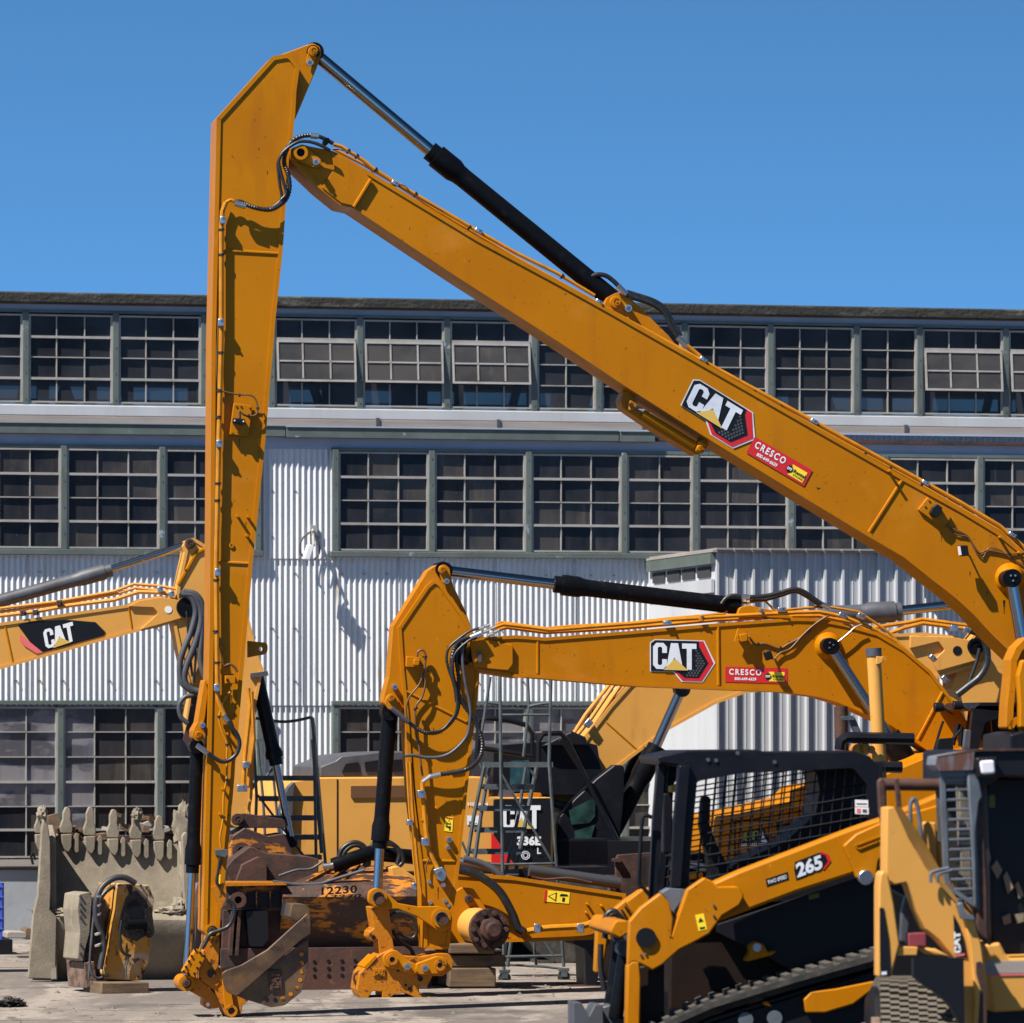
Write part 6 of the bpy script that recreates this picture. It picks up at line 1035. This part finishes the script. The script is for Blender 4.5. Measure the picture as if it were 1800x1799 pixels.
plate(Lx, [(1166, 1395, 3), (1183, 1395, 3), (1182, 1500, 3), (1166, 1500, 3)], .0, .1).build('door_column', 'blkf', l_, bev=.01); plate(Lx, [(1178, 1382, 3), (1192, 1378, 3), (1194, 1392, 3), (1178, 1394, 3)], .2, .3).build('work_lamp', 'pale', l_, bev=.01)
pipe(Lx, [(1146, 1437), (1135, 1434), (1129, 1442), (1125, 1500), (1123, 1550), (1132, 1562), (1142, 1574)], -.35, .012).build('grab_handle', 'vbk', l_)
plate(Lx, [(1234, 1400, 8), (1250, 1400, 8), (1248, 1450, 10), (1262, 1490, 8), (1285, 1530), (1300, 1590), (1262, 1590), (1244, 1520, 10), (1230, 1450, 10)], -.15, -.05).build('control_arm', 'vbk', l_, bev=.01)
def boxl(n, m, poly, y0, y1, r=0, bev=.01): return plate(Lx, poly, y0, y1, r).build(n, m, l_, bev=bev)
boxl('lower_body', 'brn2', [(1178, 1590), (1264, 1560), (1550, 1450), (1700, 1440), (1700, 1900), (1178, 1900)], -.5, .4, 0)
boxl('side_housing', 'vbk', [(1262, 1625), (1500, 1545), (1660, 1500), (1660, 1650), (1540, 1680), (1400, 1710), (1262, 1640)], -.62, -.5, 2)
arm = boxl('lift_arm', 'yel', [(1253, 1552), (1300, 1531), (1400, 1493), (1500, 1455), (1550, 1438), (1652, 1396), (1700, 1388, 8), (1712, 1440), (1660, 1470), (1600, 1500), (1540, 1525), (1500, 1537), (1400, 1569), (1262, 1621)], -.88, -.72, 0, .018)
rp = boxl('rear_arm_plate', 'yel', [(1482, 1487, 5), (1505, 1466), (1556, 1443, 3), (1700, 1400), (1708, 1440), (1606, 1480), (1560, 1503), (1545, 1512, 8), (1542, 1535, 6), (1535, 1552, 8), (1518, 1556, 8), (1504, 1542, 6), (1498, 1522)], -.92, -.88, 0, .01)
MB().ring(px(Lx, fil([(1500, 1487, 5), (1545, 1470, 3), (1600, 1450, 3), (1604, 1458, 2), (1550, 1478, 3), (1510, 1494, 4)]), -.925), .008, -.93, -.92).build('plate_slot_edge', 'yel', rp)
dsc(Lx, (1522, 1543), .045, -.96, -.91).build('arm_pin', 'zin', rp, bev=.006)
fb = boxl('front_arm_plate', 'yel', [(1106, 1620, 3), (1126, 1596), (1161, 1570, 4), (1176, 1585), (1184, 1615), (1182, 1640), (1208, 1564), (1238, 1543, 3), (1250, 1548), (1262, 1559), (1298, 1558, 10), (1309, 1575, 10), (1300, 1592, 8), (1270, 1610), (1260, 1624, 5), (1247, 1642), (1222, 1656), (1194, 1670), (1165, 1696, 6), (1147, 1706), (1128, 1696, 8), (1113, 1690, 8), (1104, 1700)], -.98, -.89, 0, .014)
dsc(Lx, (1136, 1649), .06, -1.0, -.97).build('arm_pin', 'vbk', fb); 
for x, y in ((1135, 1677), (1127, 1679), (1255, 1592), (1255, 1610)): dsc(Lx, (x, y), .008, -.99, -.97, n=8).build('plate_bolt', 'gry', fb)
boxl('arm_leg', 'yel', [(1103, 1698), (1110, 1690, 4), (1124, 1690, 4), (1127, 1720), (1124, 1860), (1100, 1860)], -.98, -.86, 0)
boxl('leg_inner_plate', 'brn2', [(1122, 1700), (1168, 1690), (1168, 1860), (1120, 1860)], -.8, -.7)
boxl('arm_leg', 'yel', [(1046, 1710), (1050, 1622, 3), (1100, 1582), (1125, 1565, 4), (1146, 1560), (1160, 1580), (1110, 1620), (1070, 1640), (1060, 1712)], .62, .74, 0)
boxl('far_lift_arm', 'yel', [(1100, 1586), (1128, 1564), (1170, 1555), (1175, 1585), (1120, 1620)], .5, .6)
boxl('cross_tube', 'yel', [(1070, 1640, 8), (1082, 1618, 8), (1104, 1618, 6), (1106, 1640), (1090, 1650)], -.6, .5, 0)
for a_, b_2, o_ in (((1092, 1645), (1072, 1780), .3), ((1100, 1668), (1082, 1790), -.3)):
    MB().tube([Lx.L(*a_, o_), Lx.L(*b_2, o_)], .045, 16).build('tilt_cylinder', 'blk', l_); dsc(Lx, a_, .05, o_ - .08, o_ + .08).build('cylinder_pin', 'gry', l_)
for pts in ([(1060, 1640), (1066, 1610), (1080, 1602), (1092, 1618)], [(1062, 1650), (1072, 1612), (1086, 1608), (1100, 1624)], [(1056, 1660), (1056, 1700), (1062, 1740)], [(1166, 1612), (1176, 1610), (1184, 1605)], [(1162, 1632), (1172, 1638), (1180, 1648)]): hose(Lx, pts, .0 if pts[0][0] < 1100 else -.9, .018, l_)
for x, y in ((1094, 1604), (1100, 1598)): boxl('vent_slot', 'vbk', [(x - 3, y - 4), (x, y - 6), (x + 8, y + 6), (x + 5, y + 8)], .6, .63)
boxl('grey_casting', 'gry2', [(1162, 1570, 4), (1176, 1562, 5), (1205, 1564), (1209, 1570), (1186, 1600), (1184, 1616), (1176, 1600), (1172, 1580)], -.86, -.7, 1)
qa = boxl('quick_attach_plate', 'gry', [(1008, 1762, 2), (1022, 1763, 2), (1036, 1786), (1046, 1766, 2), (1060, 1767, 2), (1064, 1860), (1008, 1860)], -.5, -.2, 0)
boxl('attach_link', 'gry', [(1058, 1770), (1075, 1766), (1100, 1790), (1098, 1860), (1058, 1860)], -.3, -.1)
lg = boxl('cylinder_lug', 'yel', [(1310, 1690), (1320, 1676), (1319, 1662, 6), (1330, 1655, 8), (1342, 1660, 6), (1350, 1674), (1366, 1672), (1356, 1680), (1318, 1690)], -.75, -.6, 0); dsc(Lx, (1331, 1666), .025, -.78, -.74).build('lug_pin', 'zin', lg)
# track
path = fil([(1655, 1642, 20), (1720, 1700, 30), (1690, 1976, 40), (1200, 1976, 60), (1120, 1900, 50), (1150, 1806, 14), (1250, 1762), (1400, 1716), (1544, 1676)], 0)
P = px(Lx, path, -1.0); b = MB(); b.ring(P, .035, -1.0, -.6); b.ring(inset(P, .035), .045, -.9, -.7); tk = b.build('track', 'trk', l_)
lgz = MB(); acc = 0
for i in range(len(P)):
    a_, c__ = Vector(P[i - 1]), Vector(P[i]); ln = (c__ - a_).length; t0 = (-acc) % .085; dd = (c__ - a_) / max(ln, 1e-6); nn = Vector((dd.y, -dd.x)) * (-1 if area(P) < 0 else 1)
    s_ = t0
    while s_ < ln: m0 = a_ + dd * s_; m1 = m0 + dd * .04; lgz.prism([(m0.x, m0.y), (m1.x, m1.y), (m1.x + nn.x * .022, m1.y + nn.y * .022), (m0.x + nn.x * .022, m0.y + nn.y * .022)], -1.0, -.6); s_ += .085
    acc += ln
lgz.build('track_lugs', 'trkm', l_)
MB().prism(inset(P, .10), -.92, -.72).build('track_frame', 'vbk', l_)
boxl('track_guard', 'yel', [(1413, 1757, 3), (1426, 1743), (1470, 1738), (1535, 1725), (1545, 1732), (1500, 1766), (1450, 1781), (1417, 1781)], -.97, -.92, 0)
boxl('track_guard', 'yel', [(1341, 1762), (1350, 1760), (1358, 1770), (1344, 1768)], -.97, -.92, 0)
for x, y in ((1362, 1790), (1311, 1793)): dsc(Lx, (x, y), .045, -.96, -.9).build('track_roller', 'gry2', l_)
d = Decal(Lx, (1402, 1545), (46, -17), (-4, -27), -.882)
o = d.poly([(-.05, -.08), (.98, -.02), (1.25, .35), (1.2, .8), (1.0, 1.12), (.0, 1.1), (-.08, .6)], 0).build('number_badge', 'vbk', l_); d.poly([(.95, .0), (1.2, .36), (1.14, .8), (.92, 1.1), (1.0, 1.12), (1.24, .82), (1.3, .33), (1.02, -.04)], 1).build('badge_red_edge', 'red', o); d.text('265', .0, .05, .98, 1.0, 2, off=.04).build('badge_number', 'slv', o)
d = Decal(Lx, (1349, 1558), (36, -12), (-2, -12), -.882); o = d.poly([(-.03, -.1), (1.05, -.1), (1.05, 1.05), (-.03, 1.05)], 0).build('speed_plate', 'vbk', l_); d.text('TWO SPEED', .04, .2, .96, .75, 1, off=.02).build('plate_lettering', 'slv', o)
d = Decal(Lx, (1228, 1637), (15, -3), (-6, -28), -.982); o = d.poly([(0, 0), (1, 0), (1, 1), (0, 1)], 0).build('warning_sticker', 'sun', l_); d.poly([(.2, .55), (.8, .55), (.5, .8)], 1).build('sticker_print', 'vbk', o); d.poly([(.2, .1), (.8, .12), (.8, .2), (.2, .2)], 1).build('sticker_print', 'vbk', o)
d = Decal(Lx, (1503, 1431), (24, 1), (0, -25), zN - .002); o = d.poly([(0, 0), (1, 0), (1, .48), (0, .48)], 0).build('white_label', 'wht', l_); d.poly([(.12, .12), (.4, .12), (.4, .38), (.12, .38)], 1).build('label_print', 'pnk', o); d.poly([(.55, .15), (.85, .15), (.85, .35), (.55, .35)], 1).build('label_print', 'gry', o); o = d.poly([(0, .52), (.96, .52), (.96, 1), (0, 1)], 0).build('white_label', 'wht', l_); d.poly([(.1, .7), (.85, .72), (.85, .78), (.1, .76)], 1).build('label_print', 'gry', o)
d = Decal(Lx, (1422, 1582), (18, -4), (0, -8), -.625); d.poly([(0, 0), (1, 0), (1, 1), (0, 1)], 0).build('dull_yellow_sticker', 'olv', l_)
# ------------------------------------------------------------------ older loader, nearest, right edge
Gy = Frame(1680, 29, 9)
v_ = thing('track_loader', Gy, 'dusty faded yellow track loader cut off by the right edge, with a ladder-like window grille', 'track loader', 'compact track loaders in the foreground')
def bx(n, m, poly, y0, y1, r=0, bev=.012): return plate(Gy, poly, y0, y1, r).build(n, m, v_, bev=bev)
bx('cab_corner_cover', 'grr', [(1643, 1345, 3), (1645, 1330, 4), (1690, 1322), (1714, 1320, 2), (1712, 1355), (1650, 1357)], -.5, -.3)
bx('cab_roof', 'vbk', [(1712, 1322), (1722, 1319), (2000, 1316), (2020, 1330), (2020, 1378), (1760, 1366), (1738, 1380, 8), (1712, 1384)], -.48, .7)
bx('roof_rust_edge', 'rst', [(1646, 1330), (1720, 1317), (2010, 1313), (2010, 1317), (1720, 1321), (1650, 1333)], -.5, -.44, bev=0)
lm = bx('work_lamp', 'vbk', [(1716, 1332, 5), (1754, 1330, 5), (1756, 1366, 5), (1720, 1368, 5)], -.56, -.48); bx('lamp_lens', 'lmp', [(1722, 1338, 6), (1748, 1336, 6), (1751, 1360, 6), (1726, 1362, 6)], -.58, -.56)
gf = MB(); 
gf.ring(px(Gy, [(1652, 1356), (1712, 1356), (1720, 1600), (1660, 1560)], -.45), .022, -.47, -.43)
for k in range(13):
    y = 1372 + k * 17.5; gf.tube([Gy.L(1655 + k * .6, y, -.46), Gy.L(1712 + k * .8, y - 2, -.46)], .0075, 6)
gf.build('window_grille', 'gry2', v_)
gf = MB()
for k in range(11): x = 1661 + k * 4.4; gf.tube([Gy.L(x, 1358, -.42), Gy.L(x + 7, 1590, -.42)], .003, 4)
gf.build('grille_wires', 'gry', v_)
bx('cab_pillar', 'rst', [(1712, 1400), (1722, 1420), (1732, 1470), (1737, 1560), (1739, 1660), (1718, 1640), (1714, 1500)], -.46, -.36)
bx('cab_pillar_front', 'gry2', [(1700, 1356), (1718, 1356), (1728, 1400), (1722, 1410), (1716, 1460), (1718, 1600), (1712, 1590), (1706, 1450)], -.49, -.46)
bx('cab_interior', 'vbk', [(1735, 1368), (2000, 1368), (2000, 1690), (1745, 1690)], .1, .6); bx('cab_far_wall', 'trk', [(1650, 1366), (1735, 1366), (1735, 1620), (1660, 1620)], .5, .6)
bx('muck_behind_grille', 'mud', [(1684, 1362), (1700, 1362), (1708, 1480), (1712, 1600), (1690, 1560), (1688, 1450)], -.1, .0)
d = Decal(Gy, (1739, 1420), (10, 0), (0, -22), .098); d.poly([(0, 0), (1, 0), (1, 1), (0, 1)], 0).build('dull_yellow_sticker', 'olv', v_)
for pl in ([(1744, 1525), (1752, 1512), (1762, 1530), (1754, 1545)], [(1764, 1540), (1770, 1532), (1782, 1560), (1772, 1572)], [(1785, 1555), (1790, 1550), (1800, 1575), (1792, 1580)], [(1734, 1500), (1738, 1490), (1742, 1510), (1738, 1520)], [(1762, 1612), (1775, 1606), (1778, 1622), (1766, 1626)], [(1784, 1608), (1800, 1606), (1800, 1620), (1788, 1624)]): bx('seat_patch', 'mud', pl, .07, .09, bev=0)
MB().tube([Gy.L(1550, 1379, -.2), Gy.L(1655, 1380, -.2)], .033, 20).build('cross_tube', 'rst', v_)
bx('tube_bracket', 'rst', [(1543, 1374, 5), (1550, 1366, 4), (1556, 1374), (1560, 1430), (1566, 1480), (1568, 1548), (1560, 1548), (1555, 1480), (1546, 1430)], -.42, -.38); bx('tube_bracket', 'rst', [(1574, 1370, 2), (1579, 1366, 2), (1584, 1400), (1586, 1432), (1580, 1436)], -.3, -.26)
pipe(Gy, [(1602, 1478), (1600, 1430), (1601, 1412), (1606, 1405), (1611, 1412), (1616, 1440), (1620, 1478)], -.3, .012).build('grab_bar', 'gry2', v_)
bx('rear_post', 'pale', [(1624, 1450, 4), (1630, 1445, 3), (1645, 1446, 3), (1648, 1540), (1640, 1560), (1624, 1520)], -.25, -.1); bx('rear_post', 'pale', [(1645, 1480), (1655, 1478), (1660, 1570), (1650, 1560)], -.2, -.1)
am = bx('lift_arm', 'pale', [(1559, 1420, 3), (1572, 1418), (1598, 1473), (1628, 1525), (1668, 1575), (1700, 1612), (1713, 1625, 3), (1722, 1650), (1731, 1690), (1735, 1760), (1735, 1900), (1694, 1900), (1692, 1740), (1690, 1715), (1678, 1684), (1650, 1652), (1627, 1634, 4), (1611, 1600), (1596, 1556), (1592, 1552), (1572, 1556), (1558, 1545)], -.60, -.45, 0, .012)
Fp = [(1571, 1420), (1598, 1473), (1628, 1525), (1668, 1575), (1702, 1612)]; Bp = [(1583, 1418), (1622, 1474), (1652, 1528), (1690, 1572), (1708, 1602)]; b = MB(); vs = [Gy.L(*p, -.60) for p in Fp] + [Gy.L(*p, -.30) for p in Bp] + [Gy.L(*p, -.30) + Vector((0, 0, -.12)) for p in Bp]
b.add(vs, [(i, i + 1, i + 6, i + 5) for i in range(4)] + [(i + 5, i + 6, i + 11, i + 10) for i in range(4)]); b.build('arm_top_plate', 'pale', v_)
for x in (1699, 1708): pass
bx('arm_edge', 'pale', [(1700, 1606, 3), (1712, 1618, 3), (1724, 1660), (1732, 1720), (1734, 1900), (1714, 1900), (1714, 1740), (1706, 1660), (1696, 1618)], -.64, -.60)
bx('worn_edge_patch', 'rst', [(1716, 1692, 3), (1726, 1690, 3), (1732, 1740), (1732, 1800), (1720, 1800), (1724, 1740), (1716, 1712)], -.645, -.64, bev=0)
d = MB().prism(px(Gy, [(1676, 1608), (1684, 1622), (1694, 1650), (1700, 1684), (1679, 1680)], -.605), -.608, -.6).build('arm_decal', 'vbk', am); dd_ = Decal(Gy, (1689, 1675), (-1, -38), (-11, 1), -.61); cat_letters(dd_, 0).build('decal_lettering', 'wht', d); dd_.poly([(-.15, -.6), (-.05, -.6), (-.05, .9), (-.15, .9)], 0).build('decal_stripe', 'pnk', d)
pipe(Gy, [(1636, 1552), (1636, 1538), (1642, 1532), (1668, 1526)], -.64, .009).build('handle_rod', 'gry2', v_); pipe(Gy, [(1648, 1552), (1648, 1540), (1654, 1535), (1672, 1530)], -.64, .009).build('handle_rod', 'gry2', v_)
bx('latch', 'gry2', [(1684, 1590), (1692, 1586), (1698, 1606), (1712, 1610, 2), (1714, 1618, 2), (1692, 1616)], -.68, -.62)
fd = bx('fender_post', 'pale', [(1545, 1560), (1547, 1538, 6), (1553, 1530, 6), (1562, 1540, 6), (1572, 1590), (1582, 1660), (1574, 1690), (1567, 1718), (1545, 1718)], -.72, -.6); MB().prism(px(Gy, [(1546, 1596), (1553, 1596), (1562, 1650), (1566, 1716), (1547, 1716)], -.722), -.726, -.72).build('worn_black_decal', 'vbk', fd)
d = Decal(Gy, (1548, 1714), (12, 0), (0, -6), -.728); d.poly([(.1, 0), (.9, .1), (.85, 1), (.15, .9)], 0).build('decal_patch', 'wht', fd)
bx('inner_cylinder', 'gry', [(1583, 1655), (1586, 1600), (1592, 1575), (1600, 1570), (1600, 1600), (1594, 1655)], -.45, -.4, 2); bx('shelf', 'pale', [(1578, 1664), (1614, 1665, 2), (1612, 1680), (1578, 1680)], -.7, -.5); bx('shelf', 'pale', [(1625, 1667), (1645, 1668), (1672, 1682), (1640, 1680)], -.7, -.5)
bx('red_tail_lamp', 'rlp', [(1597, 1641, 2), (1628, 1640, 2), (1628, 1664, 2), (1597, 1664, 2)], -.68, -.6); bx('inner_body', 'vbk', [(1562, 1560), (1640, 1600), (1700, 1680), (1700, 1900), (1562, 1900)], .2, .5)
hd_ = bx('rear_hood', 'pale', [(1728, 1660), (1758, 1657, 6), (1768, 1676, 6), (1776, 1685), (1990, 1684), (1990, 1766), (1745, 1780)], -.45, .7, 0, .02); MB().prism(px(Gy, [(1732, 1690), (1990, 1686), (1990, 1706), (1734, 1712)], -.452), -.456, -.45).build('grey_band', 'brd', hd_); MB().prism(px(Gy, [(1734, 1713), (1990, 1708), (1990, 1711), (1735, 1716)], -.452), -.456, -.45).build('faded_red_line', 'pnk', hd_)
bx('chassis', 'vbk', [(1736, 1775), (1990, 1766), (1990, 2030), (1736, 2030)], -.35, .7)
Ty = Frame(1546, 29.0, -2)
tr2 = bpy.data.objects.new('x', None); bpy.data.objects.remove(tr2)
loop = [(p[0], p[1]) for p in fil([(1.7, .86, .3), (.35, 1.0, .3), (-.05, 1.0, .22), (-.42, .62, .3), (-.62, .2, .15), (-.5, .0, .1), (1.7, 0, .2), (2.0, .45, .2)], 0, 8)]
def tx(b, y, z, x): # track frame -> loader frame
    P2 = Ty.O + Ty.u * x + Ty.n * y - Gy.O; return Vector((P2.dot(Gy.u), P2.dot(Gy.n), z))
def loopmesh(lp, x0, x1, mb):
    n = len(lp); vs = [tx(0, y, z, x) for x in (x0, x1) for y, z in lp]; tri = tessellate_polygon([[Vector((a, c, 0)) for a, c in lp]]); return mb.add(vs, [tuple(t_) for t_ in tri] + [tuple(i + n for i in t_[::-1]) for t_ in tri] + [(i, (i + 1) % n, (i + 1) % n + n, i + n) for i in range(n)])
loopmesh(loop, .0, .45, MB()).build('track', 'trkt', v_)
b = MB(); acc = 0
for i in range(len(loop)):
    a_, c__ = Vector(loop[i - 1]), Vector(loop[i]); ln = (c__ - a_).length; dd = (c__ - a_) / max(ln, 1e-6); nn = Vector((dd.y, -dd.x)) * (1 if area(loop) > 0 else -1); s_ = (-acc) % .04
    while s_ < ln:
        m0 = a_ + dd * s_
        for k, (xa, xb) in enumerate([(q_ * .05, q_ * .05 + .05) for q_ in range(9)]):
            q0 = m0 + dd * (.013 * (k % 3)); q1 = q0 + dd * .02; A_, B_ = q0 + nn * .024, q1 + nn * .024
            vs = [tx(0, p.x, p.y, x) for x in (xa, xb) for p in (q0 - nn * .01, q1 - nn * .01, B_, A_)]; b.add(vs, [(0, 1, 2, 3), (7, 6, 5, 4), (0, 4, 5, 1), (1, 5, 6, 2), (2, 6, 7, 3), (3, 7, 4, 0)])
        s_ += .04
    acc += ln
b.build('track_tread', 'trkt', v_); bx('fender_shadow_plate', 'vbk', [(1606, 1684), (1694, 1684), (1696, 1830), (1688, 1800), (1668, 1765), (1640, 1742), (1618, 1728), (1606, 1716)], -.72, -.66, 2, 0)  # black plate added to stand in for the fender's shadow on the track
b = MB(); loopmesh(inset(loop, .04), -.03, -.004, b).build('track_side_gap', 'vbk', v_); b = MB()
for y, z, r in ((-.2, .62, .2), (.7, .3, .2), (1.5, .4, .3), (-.3, .25, .14)): b.tube([tx(0, y, z, -.05), tx(0, y, z, -.005)], r, 24)
b.build('sprocket', 'brn3', v_)
# ------------------------------------------------------------------ raised linkage at the right edge
Hy = Frame(1790, 38, 9)
h_ = thing('mini_excavator', Hy, 'glossy yellow raised linkage with a black cylinder at the right edge of the picture', 'excavator')
MB().ring(px(Hy, fil([(1776, 1160, 8), (1786, 1138, 8), (1802, 1122, 8), (1850, 1110, 10), (1880, 1140), (1870, 1300), (1800, 1300), (1786, 1270, 4), (1780, 1284, 6), (1768, 1280, 5), (1770, 1240), (1775, 1190)]), -.1), .045, -.12, .12).build('link_frame', 'yel', h_, bev=.012)
plate(Hy, [(1784, 1150), (1800, 1140), (1860, 1150), (1850, 1280), (1790, 1280)], -.02, .02).build('link_web', 'yel', h_); plate(Hy, [(1789, 1188, 4), (1796, 1160, 6), (1812, 1160, 6), (1806, 1282, 6), (1792, 1280, 5), (1792, 1240)], -.2, -.12).build('near_link', 'yel', h_, bev=.015)
MB().tube([(Hy.L(1800, 1300, 0).x, 0, .5), Hy.L(1798, 1266, .0)], .07, 20).build('boom_cylinder', 'blk', h_); plate(Hy, [(1776, 1292, 4), (1800, 1286), (1900, 1290), (1900, 1500), (1776, 1500)], -.3, .5, 0).build('body', 'blkf', h_, bev=.02); MB().box(-.2, 1.4, -.6, .6, 0, 1.3).build('undercarriage', 'vbk', h_)
